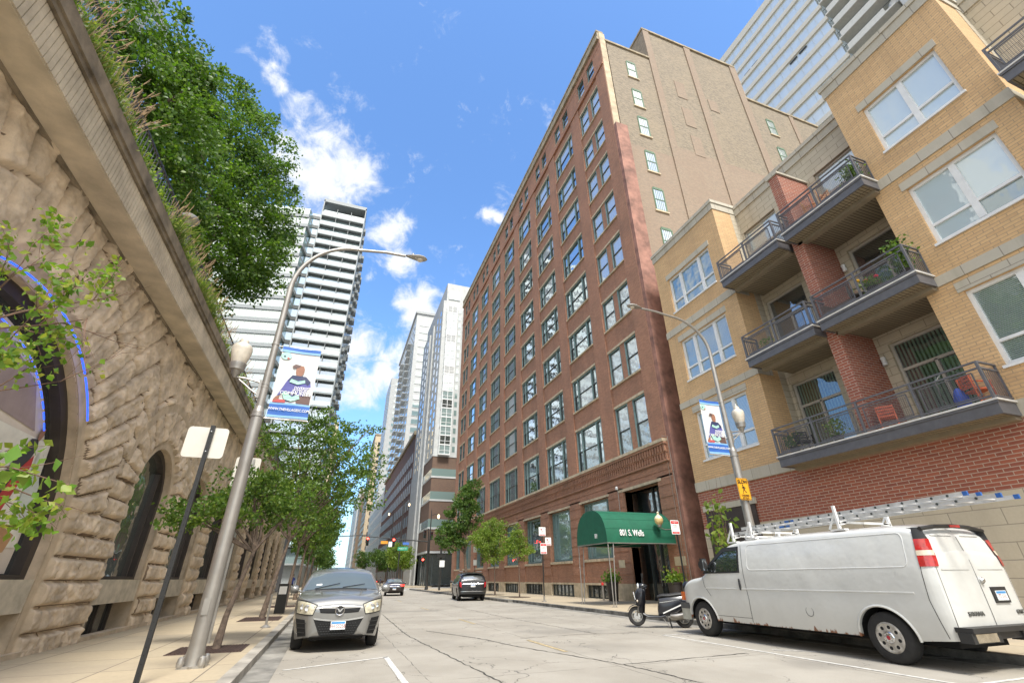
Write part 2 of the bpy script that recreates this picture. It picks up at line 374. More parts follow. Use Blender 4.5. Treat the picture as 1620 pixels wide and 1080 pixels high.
def roadmat():
    m = bpy.data.materials.new('worn_concrete_road'); m.use_nodes = True; nt = m.node_tree; b = nt.nodes['Principled BSDF']; b.inputs['Roughness'].default_value = .85
    tc = nd(nt, 'ShaderNodeTexCoord'); o = tc.outputs['Object']
    def noise(s, d=8, r=.6, sc=None):
        n = nd(nt, 'ShaderNodeTexNoise', in_Scale=s, in_Detail=float(d), in_Roughness=r)
        if sc:
            mp = nd(nt, 'ShaderNodeMapping'); mp.inputs['Scale'].default_value = sc; nt.links.new(o, mp.inputs[0]); nt.links.new(mp.outputs[0], n.inputs['Vector'])
        else: nt.links.new(o, n.inputs['Vector'])
        return n.outputs[0]
    def ramp(x, a, b_, lo=0, hi=1):
        r = nd(nt, 'ShaderNodeMapRange', interpolation_type='SMOOTHSTEP'); nt.links.new(x, r.inputs[0]); r.inputs[1].default_value = a; r.inputs[2].default_value = b_; r.inputs[3].default_value = lo; r.inputs[4].default_value = hi; return r.outputs[0]
    c = mixc(nt, ramp(noise(.5), .3, .7), (.30, .27, .22), (.395, .36, .30))
    c = mixc(nt, ramp(noise(2.2, 8, .6, (1.0, .16, 1)), .5, .75, 0, .35), c, (.27, .235, .185))     # tyre streaks along the lane
    c = mixc(nt, ramp(noise(60, 3), .35, .7, 0, .35), c, (.20, .185, .16))                           # aggregate
    c = mixc(nt, ramp(noise(260, 2), .55, .75, 0, .35), c, (.55, .52, .46))
    c = mixc(nt, ramp(noise(1.3, 6, .7), .66, .78, 0, .5), c, (.12, .11, .10))                       # oil spots
    # cracks
    vo = nd(nt, 'ShaderNodeTexVoronoi', feature='DISTANCE_TO_EDGE', in_Scale=.55)
    ds = nd(nt, 'ShaderNodeTexNoise', in_Scale=1.6, in_Detail=7.0); nt.links.new(o, ds.inputs['Vector'])
    vm = nd(nt, 'ShaderNodeVectorMath', operation='MULTIPLY_ADD'); nt.links.new(ds.outputs['Color'], vm.inputs[0]); vm.inputs[1].default_value = (1.3, 1.3, 0); nt.links.new(o, vm.inputs[2])
    nt.links.new(vm.outputs[0], vo.inputs['Vector'])
    crack = mth(nt, 'MULTIPLY', ramp(vo.outputs[0], 0, .007, 1, 0), ramp(noise(.33, 3), .42, .5))
    # saw-cut slab joints
    sp = nd(nt, 'ShaderNodeSeparateXYZ'); nt.links.new(vm.outputs[0], sp.inputs[0]); s0 = nd(nt, 'ShaderNodeSeparateXYZ'); nt.links.new(o, s0.inputs[0])
    wob = mth(nt, 'MULTIPLY_ADD', ds.outputs[0], .10, -.05)
    def joint(x, per, off, w):
        a = mth(nt, 'ADD', mth(nt, 'ADD', x, wob), -off+per*50)
        a = mth(nt, 'PINGPONG', a, per/2); return ramp(a, 0, w, 1, 0)
    j = mth(nt, 'MAXIMUM', joint(s0.outputs[0], 3.35, 1.7, .014), joint(s0.outputs[1], 5.4, 3.1, .014))
    k = mth(nt, 'MAXIMUM', crack, mth(nt, 'MULTIPLY', j, ramp(noise(1.1, 4), .38, .5)))
    c = mixc(nt, mth(nt, 'MULTIPLY', k, .9), c, (.05, .045, .04))
    c = mixc(nt, ramp(noise(.22, 4, .55), .55, .66, 0, .5), c, (.19, .175, .15))
    c = mixc(nt, ramp(noise(3.7, 9, .75), .60, .72, 0, .5), c, (.13, .12, .105))
    nt.links.new(c, b.inputs['Base Color'])
    bp = nd(nt, 'ShaderNodeBump'); bp.inputs['Strength'].default_value = .35; bp.inputs['Distance'].default_value = .01; nt.links.new(noise(90, 4), bp.inputs['Height']); nt.links.new(bp.outputs[0], b.inputs['Normal'])
    return m
M_ROAD = roadmat()
M_GROUND = mat('city_ground', (.22, .21, .19), .9, scale=.2, var=.2)
M_WALK = brickmat('sidewalk_concrete', (.46, .375, .25), (.40, .335, .235), (.16, .13, .10), 1.6, 1.5, .012, stain=(.24, .20, .16), stainamt=.5, uvmode='flat', offs=0, bump=.3, var=.14)
M_KERB = mat('kerb_concrete', (.36, .33, .28), .85, var=.3, scale=1.6, bump=.5, bscale=30)
M_KERBD = mat('dirty_kerb', (.17, .16, .14), .9, var=.45, scale=2.2, bump=.6, bscale=25)
M_PAINT = mat('worn_white_paint', (.62, .60, .55), .7, var=.25, scale=9)
M_ORANGE = mat('worn_yellow_paint', (.42, .33, .19), .75, var=.3, scale=9)
g = MB(); g.quad((-3000, -3000, -.03), (3000, -3000, -.03), (3000, 3000, -.03), (-3000, 3000, -.03)); struct('ground', g, M_GROUND)
g = MB(); g.box(-1.3, 11.4, -12, 900, -.028, 0); struct('road', g, M_ROAD); seams()
g = MB(); g.box(-60, -1.3, 74, 88, -.024, -.002); g.box(11.4, 90, 74, 88, -.024, -.002); struct('cross_street', g, M_ROAD)
def walk(name, x0, x1, y0, y1, kx, side):
    g = MB(); g.mi = 0; g.box(x0, x1, y0, y1, -.02, .13)
    o = struct(name, g, M_WALK); return o
walk('sidewalk_left', -5.6, -1.27, -8, 73, -1.2, 1); walk('sidewalk_left_far', -5.6, -1.27, 89, 900, -1.2, 1)
walk('sidewalk_right', 11.42, 17.2, -8, 72.5, 11.2, -1); walk('sidewalk_right_far', 11.42, 17.2, 89, 900, 11.2, -1)
def kerb(name, x0, x1, y0, y1, m, street):
    g = MB(); n = int((y1-y0)/1.0)
    for i in range(n):
        a = y0+(y1-y0)*i/n; b = y0+(y1-y0)*(i+1)/n-.006
        g.box(x0, x1, a, b, -.02, .137)
    o = struct(name, g, m)
kerb('kerb_left', -1.265, -1.06, -8, 73, M_KERB, 1); kerb('kerb_left_far', -1.265, -1.06, 89, 300, M_KERB, 1)
kerb('kerb_right', 11.2, 11.415, -8, 31, M_KERBD, 1); kerb('kerb_right_bend', 10.9, 11.415, 31, 72.5, M_KERBD, 1); kerb('kerb_right_far', 11.2, 11.415, 89, 300, M_KERB, 1)
g = MB(); g.box(-1.06, -.62, -8, 73, -.01, .005); struct('gutter_left', g, mat('gutter_concrete', (.25, .235, .205), .85, var=.35, scale=1.5, bump=.3))
g = MB(); g.box(10.75, 11.2, -8, 31, -.01, .005); struct('gutter_right', g, MATS['gutter_concrete'])
g = MB()
def strip(x0, y0, x1, y1, w):
    a = Vector((x0, y0, .006)); b = Vector((x1, y1, .006)); t = (b-a).normalized(); n = Vector((-t.y, t.x, 0))*w/2
    g.quad(a-n, b-n, b+n, a+n)
strip(-.5, 10.42, 1.38, 11.22, .075); strip(1.33, 11.26, 1.33, 5.5, .10); strip(8.62, 12.1, 8.62, -2, .075); strip(8.62, 12.06, 10.7, 12.06, .075); strip(9.0, 8.9, 11.1, 6.75, .06)
strip(8.62, 5.2, 10.8, 5.2, .07)
for y in range(40, 70, 8): strip(1.33, y, 1.33, y+5, .1)
struct('parking_lines', g, M_PAINT)
g = MB()
for y in (10.4, 17.5, 26, 36, 48): strip(4.95, y, 4.95, y+2.2, .10)
struct('lane_dashes', g, M_ORANGE)
g = MB()
for i in range(9): strip(.4+i*1.2, 69.8, .4+i*1.2, 72.4, .55)
for i in range(9): strip(.4+i*1.2, 90, .4+i*1.2, 92.6, .55)
struct('crosswalk', g, M_PAINT)

# ================================================================== facade helper
class Fac:
    """plane with outward normal; u along the wall, z up, d outwards"""
    def __init__(s, p0, p1, flip=False):
        s.o = Vector((p0[0], p0[1], 0)); t = Vector((p1[0]-p0[0], p1[1]-p0[1], 0)); s.L = t.length; s.u = t.normalized()
        s.n = Vector((s.u.y, -s.u.x, 0))
        if flip: s.n = -s.n
    def P(s, u, z, d=0): return s.o+s.u*u+s.n*d+Vector((0, 0, z))
    def box(s, mb, u0, u1, z0, z1, d0, d1):
        i = len(mb.v)
        for u in (u0, u1):
            for d in (d0, d1):
                for z in (z0, z1): mb.v.append(tuple(s.P(u, z, d)))
        for f in ((0, 1, 3, 2), (4, 6, 7, 5), (0, 4, 5, 1), (2, 3, 7, 6), (0, 2, 6, 4), (1, 5, 7, 3)): mb.f.append(tuple(i+j for j in f)); mb.m.append(mb.mi)
    def quad(s, mb, u0, u1, z0, z1, d):
        mb.quad(s.P(u0, z0, d), s.P(u1, z0, d), s.P(u1, z1, d), s.P(u0, z1, d))
# glass kinds
G_DARK = glassmat('dark_window_glass', (.015, .022, .022), .30, wav=.012)
G_REFL = glassmat('mirroring_window_glass', (.10, .12, .12), .70, wav=.02, wscale=.9)
G_BLIND = glassmat('window_glass_with_pale_blind', (.55, .57, .56), .35, wav=.01)
G_SHADE = glassmat('window_glass_with_grey_shade', (.22, .25, .24), .34, wav=.01)
G_TEAL = glassmat('green_tinted_glass', (.20, .30, .285), .36, wav=.01)
G_PALE = glassmat('pale_green_glass', (.27, .36, .355), .38, wav=.006)
M_FRAME = mat('grey_green_window_frame', (.16, .24, .23), .5, var=.15)
M_DFRAME = mat('dark_window_sash', (.05, .058, .055), .5, var=.1)
M_WFRAME = mat('white_window_frame', (.72, .72, .70), .45, var=.06)
M_TAN = mat('tan_limestone', (.50, .41, .28), .8, var=.2, scale=2.5, bump=.25)
M_B801 = brickmat('red_common_brick', (.43, .195, .112), (.32, .14, .08), (.29, .20, .14), .24, .078, .010, stain=(.15, .09, .062), stainamt=.5, vstain=.4)
M_B801D = brickmat('weathered_dark_brick', (.20, .085, .06), (.13, .07, .055), (.17, .13, .10), .24, .078, .012, stain=(.09, .065, .05), stainamt=.6)
M_TANB = brickmat('tan_common_brick', (.32, .232, .16), (.23, .172, .12), (.26, .21, .16), .24, .078, .014, stain=(.25, .175, .125), stainamt=.6, vstain=.35, var=.4)
M_GREYB = brickmat('rough_grey_brown_brick', (.29, .235, .17), (.125, .105, .078), (.30, .245, .175), .27, .10, .02, stain=(.33, .26, .17), stainamt=.4, var=.5, bump=.9)
M_REDP = mat('red_painted_brick', (.29, .145, .105), .8, var=.32, scale=1.2, bump=.3, bscale=15)
M_IRON = mat('black_iron', (.03, .032, .033), .45, var=.1)
M_CAP = mat('weathered_coping', (.33, .27, .18), .85, var=.25, scale=2, bump=.3)
M_TANP = mat('faded_tan_paint', (.50, .40, .27), .85, var=.22, scale=1.4, bump=.3, bscale=18)

# ------------------------------------------------------------------ loft building with nine window bays
XF = 16.7
def loft():
    root = thing('brick_loft_building', 'ten storey red brick loft block with rows of three-part windows and tan side wall', 'building', (XF, 20.6, 0))
    w = MB()
    SILL = [8.25, 13.1, 17.5, 21.75, 26.0, 30.3, 34.5, 38.8]; HEAD = [11.5, 15.7, 19.95, 24.4, 28.6, 33.0, 37.1, 41.8]
    bays = [(27.4+i*5.72, 27.4+i*5.72+3.9) for i in range(7)]
    win = [(21.95, 25.5)]+bays+[(67.3, 70.6)]
    y0, y1 = 20.6, 72.3
    # piers stand 8 cm proud
    edges = [y0]+[v for a in win for v in a]+[y1]
    piers = [(edges[i], edges[i+1]) for i in range(0, len(edges), 2)]
    for a, b in piers:
        lip = .12 if (a > 21 and b < 72) else 0
        w.box(XF, XF+.6, a+lip, b-lip, 8.25, 43.1)
        if lip: w.box(XF+.09, XF+.6, a, a+lip, 8.25, 43.1); w.box(XF+.09, XF+.6, b-lip, b, 8.25, 43.1)
        w.box(XF, XF+.6, a, b, 1.0, 6.1)
    for a, b in win:
        zs = [11.5]+HEAD[1:]; 
        for i in range(len(SILL)-1): w.box(XF+.10, XF+.6, a, b, HEAD[i], SILL[i+1]-.10)
        w.box(XF+.10, XF+.6, a, b, 41.8, 43.1)
    w.box(XF, XF+.6, y0, y1, 6.1, 7.0); w.box(XF-.04, XF+.6, y0-.0, y1, 7.0, 8.1)
    # mullion of the paired windows
    for a, b in (win[0], win[-1]):
        c = (a+b)/2
        for s_, h_ in zip(SILL, HEAD): w.box(XF+.10, XF+.6, c-.28, c+.28, s_, h_)
    # attic
    w.box(XF, XF+.6, y0, y1, 43.25, 43.98)
    tops = []
    for a, b in win:
        c = (a+b)/2; tops += [(c-1.62, c-.35), (c+.35, c+1.62)] 
    te = [y0]+[v for a in tops for v in a]+[y1]
    for i in range(0, len(te), 2): w.box(XF+.02, XF+.6, te[i], te[i+1], 43.98, 46.15)
    w.box(XF, XF+.6, y0, y1, 46.15, 46.95)
    # ground floor spandrels below the shop windows
    for a, b in win[1:]: w.box(XF+.06, XF+.6, a, b, 1.02, 2.28)
    # door side walls
    w.box(XF+.6, XF+2.4, 25.9, 26.1, .15, 6.1); w.box(XF+.6, XF+2.4, 21.55, 21.75, .15, 6.1); w.box(XF+.1, XF+.6, 25.5, 25.9, 1.0, 6.1)
    for a, b in piers:                       # grooved brick courses of the ground floor piers
        if a > 71: continue
        for z in [1.5+.62*k for k in range(8)]: w.box(XF-.028, XF-.001, a+.02, b-.02, z, z+.5)
    for k in range(2): w.box(XF-.028, XF-.001, y0+.02, y1, 6.25+k*.36, 6.55+k*.36)
    w.build('wall', M_B801, root)
    # corbel table
    cb = MB(); n = int((y1-y0)/.25)
    cb.box(XF-.16, XF-.04, y0, y1, 7.02, 7.12); cb.box(XF-.26, XF-.04, y0, y1, 7.95, 8.08)
    for i in range(n):
        y = y0+.05+i*.25
        cb.box(XF-.12, XF-.04, y, y+.13, 7.12, 7.5); cb.box(XF-.20, XF-.04, y+.02, y+.15, 7.56, 7.95)
    cb.box(XF-.14, XF-.04, y0, y1, 7.5, 7.56)
    cb.build('corbel_table', M_B801, root)
    st = MB()                               # sills, lintels, belt, plinth
    st.box(XF-.32, XF+.1, y0, y1, 8.08, 8.25)
    for a, b in win:
        for i in range(8):
            if i: st.box(XF-.02, XF+.12, a-.05, b+.05, SILL[i]-.10, SILL[i])
            st.box(XF+.02, XF+.16, a-.02, b+.02, HEAD[i], HEAD[i]+.16)
    for a, b in tops: st.box(XF-.02, XF+.1, a-.05, b+.05, 43.9, 43.98)
    for a, b in win[1:]: st.box(XF-.06, XF+.1, a, b, 2.28, 2.44); st.box(XF-.06, XF+.12, a-.15, b+.15, 6.1, 6.24); st.box(XF-.05, XF+.1, a, b, .9, 1.02)
    st.box(XF-.06, XF+.12, 21.6, 26.05, 6.1, 6.26)
    for a, b in piers: st.box(XF-.05, XF+.6, a, b, .13, 1.0)
    st.each('stone_trim', M_TAN, root)
    c = MB(); c.box(XF-.10, XF+.6, y0, y1, 43.1, 43.25); c.each('attic_ledge', M_B801, root)
    c = MB(); c.box(XF-.22, XF+.5, y0+.02, y1, 46.95, 47.3); c.box(XF-.12, XF+.5, y0+.02, y1, 47.3, 48.1); c.box(XF-.2, XF+.55, y0-.02, y1, 48.1, 48.35); c.build('cornice', M_CAP, root)
    # interior backing so that no light leaks through
    bk = MB(); bk.box(XF+.9, XF+1.0, 26.2, y1-.1, .13, 46); bk.box(XF+.9, XF+1.0, 20.8, 26.2, 6.4, 46); bk.build('inner_wall', M_IRON, root)
    def fr(mb, ya, yb, za, zb, t, x0, x1):
        mb.box(x0, x1, ya, ya+t, za, zb); mb.box(x0, x1, yb-t, yb, za, zb); mb.box(x0, x1, ya+t, yb-t, za, za+t); mb.box(x0, x1, ya+t, yb-t, zb-t, zb)
    def dh(mb, ya, yb, za, zb, mid, x):
        """double hung sash pair"""
        mb.mi = 1; t = .06
        fr(mb, ya, yb, za, mid+.03, t, x, x+.05); fr(mb, ya, yb, mid-.03, zb, t, x+.05, x+.10); mb.mi = 0
    def triple(W, Hh, kind):
        m = MB(); s1, s2 = .82, W-.82
        for a in (0, s1-.06, s2-.06, W-.10): m.box(.10, .27, a, a+.11, 0, Hh)
        m.box(.101, .27, .11, W-.10, 0, .09); m.box(.101, .27, .11, W-.10, Hh-.09, Hh)
        mid = Hh*.5
        dh(m, .11, s1-.06, .09, Hh-.09, mid, .16); dh(m, s1+.05, s2-.06, .09, Hh-.09, mid, .16); dh(m, s2+.05, W-.10, .09, Hh-.09, mid, .16)
        f = m.build('window', [M_FRAME, M_DFRAME], root, local=True)
        p = MB()
        for j, (a, b) in enumerate(((.11, s1-.06), (s1+.05, s2-.06), (s2+.05, W-.10))):
            for k, (za, zb) in enumerate(((.09, mid), (mid, Hh-.09))):
                p.mi = kind[j*2+k]; p.quad((.23, b, za), (.23, a, za), (.23, a, zb), (.23, b, zb))
        p.build('pane', [G_DARK, G_REFL, G_BLIND, G_SHADE], f, local=True); return f
    def single(W, Hh, kind, d=.10):
        m = MB()
        for a in (0, W-.08): m.box(d, d+.17, a, a+.08, 0, Hh)
        m.box(d+.001, d+.17, .08, W-.08, 0, .08); m.box(d+.001, d+.17, .08, W-.08, Hh-.08, Hh)
        dh(m, .08, W-.08, .08, Hh-.08, Hh*.5, d+.06)
        f = m.build('window', [M_FRAME, M_DFRAME], root, local=True)
        p = MB()
        for k, (za, zb) in enumerate(((.08, Hh*.5), (Hh*.5, Hh-.08))):
            p.mi = kind[k]; p.quad((d+.13, W-.08, za), (d+.13, .08, za), (d+.13, .08, zb), (d+.13, W-.08, zb))
        p.build('pane', [G_DARK, G_REFL, G_BLIND, G_SHADE], f, local=True); return f
    rnd = random.Random(5); proto = {}; used = set()
    def put(key, make, y, z):
        if key not in proto: proto[key] = make(); o = proto[key]
        else: o = copy_tree(proto[key], root)
        o.location = (0, y-20.6, z)
    kinds = [(0, 1, 1, 1, 0, 1), (1, 1, 1, 1, 0, 1), (1, 1, 3, 1, 0, 1), (0, 2, 1, 2, 0, 2), (1, 1, 2, 2, 0, 1), (0, 2, 3, 2, 3, 2)]
    for bi, (a, b) in enumerate(win):
        for i in range(8):
            H_ = round(HEAD[i]-SILL[i], 2)
            if 0 < bi < 8:
                hi = (i >= 5) + (bi <= 3)
                k = rnd.choice([3, 4, 5, 1, 2]) if hi == 2 else rnd.choice([0, 1, 2, 1, 4])
                put(('t', H_, k), lambda: triple(b-a, H_, kinds[k]), a, SILL[i])
            else:
                k = (2, 2) if (bi == 0 and i > 0) or rnd.random() < .5 else (3, 2)
                if bi == 8: k = (0, 0)
                c_ = (a+b)/2
                for ya in (a, c_+.28): put(('s', H_, k), lambda: single(c_-.28-a, H_, k), ya, SILL[i])
    for j, (a, b) in enumerate(tops):
        k = rnd.choice([(2, 0), (3, 2), (0, 2)]); put(('a', k), lambda: single(1.27, 2.17, k), a, 43.98)
    # shop windows and basement lights
    proto.clear()
    for bi, (a, b) in enumerate(win[1:]):
        W = b-a; k = [3, 1, 0, 3, 1, 0, 3, 0][bi]
        m = MB()
        for yy in (0, .62, W-.78, W-.14): m.box(.30, .46, yy, yy+.16, 0, 3.66)
        m.box(.301, .45, .16, W-.14, 0, .16); m.box(.301, .45, .16, W-.14, 3.52, 3.66); m.box(.31, .45, .16, .62, 1.9, 1.98); m.box(.31, .45, W-.62, W-.14, 1.9, 1.98)
        f = m.build('shop_window', M_FRAME, root, local=True); f.location = (0, a-20.6, 2.44)
        p = MB(); p.mi = 0; p.quad((.42, W-.1, .1), (.42, .1, .1), (.42, .1, 3.6), (.42, W-.1, 3.6)); p.build('pane', [G_TEAL if k else G_DARK], f, local=True)
        m = MB(); n = 6
        for i in range(n+1): m.box(.12, .17, i*(W-.06)/n, i*(W-.06)/n+.06, 0, .76)
        m.box(.121, .17, 0, W, 0, .05); m.box(.121, .17, 0, W, .71, .76)
        for i in range(26): m.box(.10, .115, .05+i*(W-.1)/26, .065+i*(W-.1)/26, .02, .74)
        f = m.build('basement_window', M_DFRAME, root, local=True); f.location = (0, a-20.6, .14)
        p = MB(); p.quad((.18, W, 0), (.18, 0, 0), (.18, 0, .76), (.18, W, .76)); p.build('pane', G_SHADE if bi % 2 else G_DARK, f, local=True)
    # door recess with glazed door and transom
    X = XF+.55
    m = MB(); m.box(X+.3, X+.42, 21.75, 25.9, 3.05, 3.3); m.box(X+.3, X+.42, 23.7, 23.82, .15, 6.1); m.box(X+.3, X+.42, 22.6, 22.7, .15, 3.05); m.box(X+.3, X+.42, 24.75, 24.85, .15, 3.05); m.box(X+.3, X+.42, 23.2, 23.3, 3.3, 6.1); m.box(X+.3, X+.42, 22.6, 24.9, .15, .32)
    d = m.build('entrance_door', M_DFRAME, root)
    p = MB(); p.quad((X+.38, 25.9, .15), (X+.38, 21.75, .15), (X+.38, 21.75, 6.1), (X+.38, 25.9, 6.1)); p.build('pane', G_DARK, d)
    h = MB(); h.tube([(X+.2, 23.62, .9), (X+.2, 23.62, 1.7)], .018); h.tube([(X+.2, 23.9, .9), (X+.2, 23.9, 1.7)], .018); h.build('handle', mat('brushed_steel', (.5, .5, .5), .3, 1), d)
    s = MB(); s.box(X-.3, X+.4, 21.75, 25.9, .13, .155); s.build('doorstep', M_TAN, root)
    for a, b in ((26.2, 26.85), (20.62, 21.5)):
        q = MB(); q.box(XF-.045, XF-.03, a, b, 1.85, 2.27); pl = q.build('name_plaque', mat('sandstone_plaque', (.52, .44, .30), .8, var=.1), root)
    q = MB(); q.tube([(XF-.06, 20.42, .2), (XF-.06, 20.42, 8.3), (XF-.06, 20.9, 8.45)], .02, 6); q.tube([(XF-.05, 20.75, .2), (XF-.05, 20.75, 6.9)], .012, 6); q.build('conduit', mat('galvanised_conduit', (.30, .26, .22), .5, .4), root)
    # ---- side wall facing the lower neighbour
    YS = 20.6
    s = MB(); s.box(17.8, 22.3, YS, YS+.5, .13, 33.0); s.box(22.3, 45, YS, YS+.5, .13, 34.6); s.build('lower_side_wall', M_TANB, root)
    s = MB(); s.mi = 0
    s.box(17.5, 22.3, YS+.01, YS+.5, 33.0, 46.9); s.box(22.3, 34.4, YS+.012, YS+.5, 34.6, 51.9); s.box(34.4, 45, YS+.012, YS+.5, 34.6, 46.6)
    s.box(22.3, 22.8, YS+.5, 44, 47, 51.9); s.box(33.9, 34.4, YS+.5, 44, 46, 51.9); s.box(22.3, 34.4, 43.5, 44, 46, 51.9)
    s.build('upper_side_wall', M_GREYB, root)
    s = MB()
    for x, w_, za, zb, d in ((22.3, .75, .13, 51.95, .10), (27.5, .8, .13, 51.9, .10), (33.7, .9, .13, 51.95, .10), (40.5, .6, .13, 46.6, .08)):
        s.box(x, x+w_, YS-d, YS, za, zb)
    s.each('side_pilaster', M_TANB, root)
    s = MB(); s.box(16.75, 17.35, YS-.06, YS+.6, 34.6, 48.0); s.each('corner_pilaster', M_TANP, root)
    s = MB(); s.box(16.72, 17.82, YS-.35, YS+.05, .13, 34.6); s.each('painted_chimney', M_REDP, root)
    s = MB(); s.box(17.3, 22.35, YS-.12, YS+.6, 46.9, 47.15); s.box(22.2, 34.5, YS-.14, YS+.6, 51.95, 52.2); s.box(34.4, 45, YS-.12, YS+.6, 46.6, 46.85); s.box(22.2, 22.9, YS+.6, 44, 51.9, 52.15); s.each('coping', M_CAP, root)
    s = MB()
    for x, za, zb in ((24.85, 42.3, 44.8), (24.9, 38.2, 40.8), (25.0, 34.3, 36.9), (28.7, 42.1, 43.8)): s.box(x, x+1.15, YS-.03, YS, za, zb)
    s.each('bricked_up_window', M_TANB, root)
    wf = MB(); W = 1.05; Hh = 2.3
    fr(wf, 0, W, 0, Hh, .09, -.04, .12)
    v = []
    M_GRN = mat('green_painted_sash', (.10, .17, .10), .55, var=.15)
    def sidewin():
        m = MB(); t = .1
        m.box(0, t, -.05, .1, 0, Hh); m.box(W-t, W, -.05, .1, 0, Hh); m.box(t, W-t, -.049, .1, 0, t); m.box(t, W-t, -.049, .1, Hh-t, Hh+.12); m.box(t, W-t, -.04, .1, Hh*.5-.04, Hh*.5+.04)
        for k in range(1, 5): m.box(t+k*(W-2*t)/5-.012, t+k*(W-2*t)/5+.012, -.035, -.02, t, Hh-t)
        f = m.build('side_window', M_GRN, root, local=True)
        p = MB(); p.quad((t, -.012, t), (W-t, -.012, t), (W-t, -.012, Hh-t), (t, -.012, Hh-t)); p.build('pane', G_BLIND, f, local=True)
        q = MB(); q.box(-.1, W+.1, -.1, .02, -.14, 0); q.build('sill', M_TAN, f, local=True); return f
    f0 = None
    for x, z in ((19.35, 42.6), (19.35, 38.4), (19.35, 34.6), (19.35, 30.3), (19.35, 26.1), (19.35, 22.0), (36.4, 41.9), (36.4, 37.6)):
        o = f0 = sidewin() if f0 is None else None or f0
        if z != 42.6: o = copy_tree(f0, root)
        o.location = (x-XF, 0, z)
    r = MB(); r.box(XF+.6, 45, YS+.5, y1, 46.2, 46.4); r.box(XF+.6, 45, y1-.4, y1, .1, 46.3); r.box(45, 45.3, YS, y1, .1, 46.3); r.build('roof', M_CAP, root)
loft()

# ------------------------------------------------------------------ yellow brick apartments with balconies
XB = 16.7
M_YEL = brickmat('yellow_jumbo_brick', (.66, .43, .215), (.575, .365, .18), (.38, .27, .16), .40, .105, .010, bump=.4, var=.16, stain=(.36, .25, .14), vstain=.35, stainamt=.25)
M_REDJ = brickmat('red_jumbo_brick', (.34, .105, .06), (.255, .078, .05), (.42, .32, .25), .36, .105, .011, bump=.3, var=.12)
M_BLOCK = brickmat('split_stone_block', (.50, .44, .33), (.455, .40, .30), (.27, .23, .17), .80, .30, .012, bump=.4, var=.08, stain=(.33, .28, .20), vstain=.35)
M_BLOCKL = brickmat('large_stone_block', (.53, .46, .34), (.49, .43, .32), (.30, .26, .20), 1.25, .42, .012, bump=.4, var=.10, stain=(.38, .32, .23), vstain=.4)
M_BAND = brickmat('cast_stone_band', (.47, .43, .345), (.44, .40, .32), (.25, .22, .18), .95, 3.0, .012, bump=.3, var=.07, stain=(.28, .25, .19), vstain=.5)
M_RAIL = mat('grey_painted_steel', (.11, .108, .115), .45, var=.12, scale=5)
M_SOFF = brickmat('soffit_boards', (.27, .225, .15), (.24, .20, .135), (.055, .045, .03), 3.0, .115, .012, uvmode='flat', offs=0, bump=.6, var=.12)
M_SOFFB = mat('taupe_soffit_beam', (.26, .215, .15), .7, var=.08)
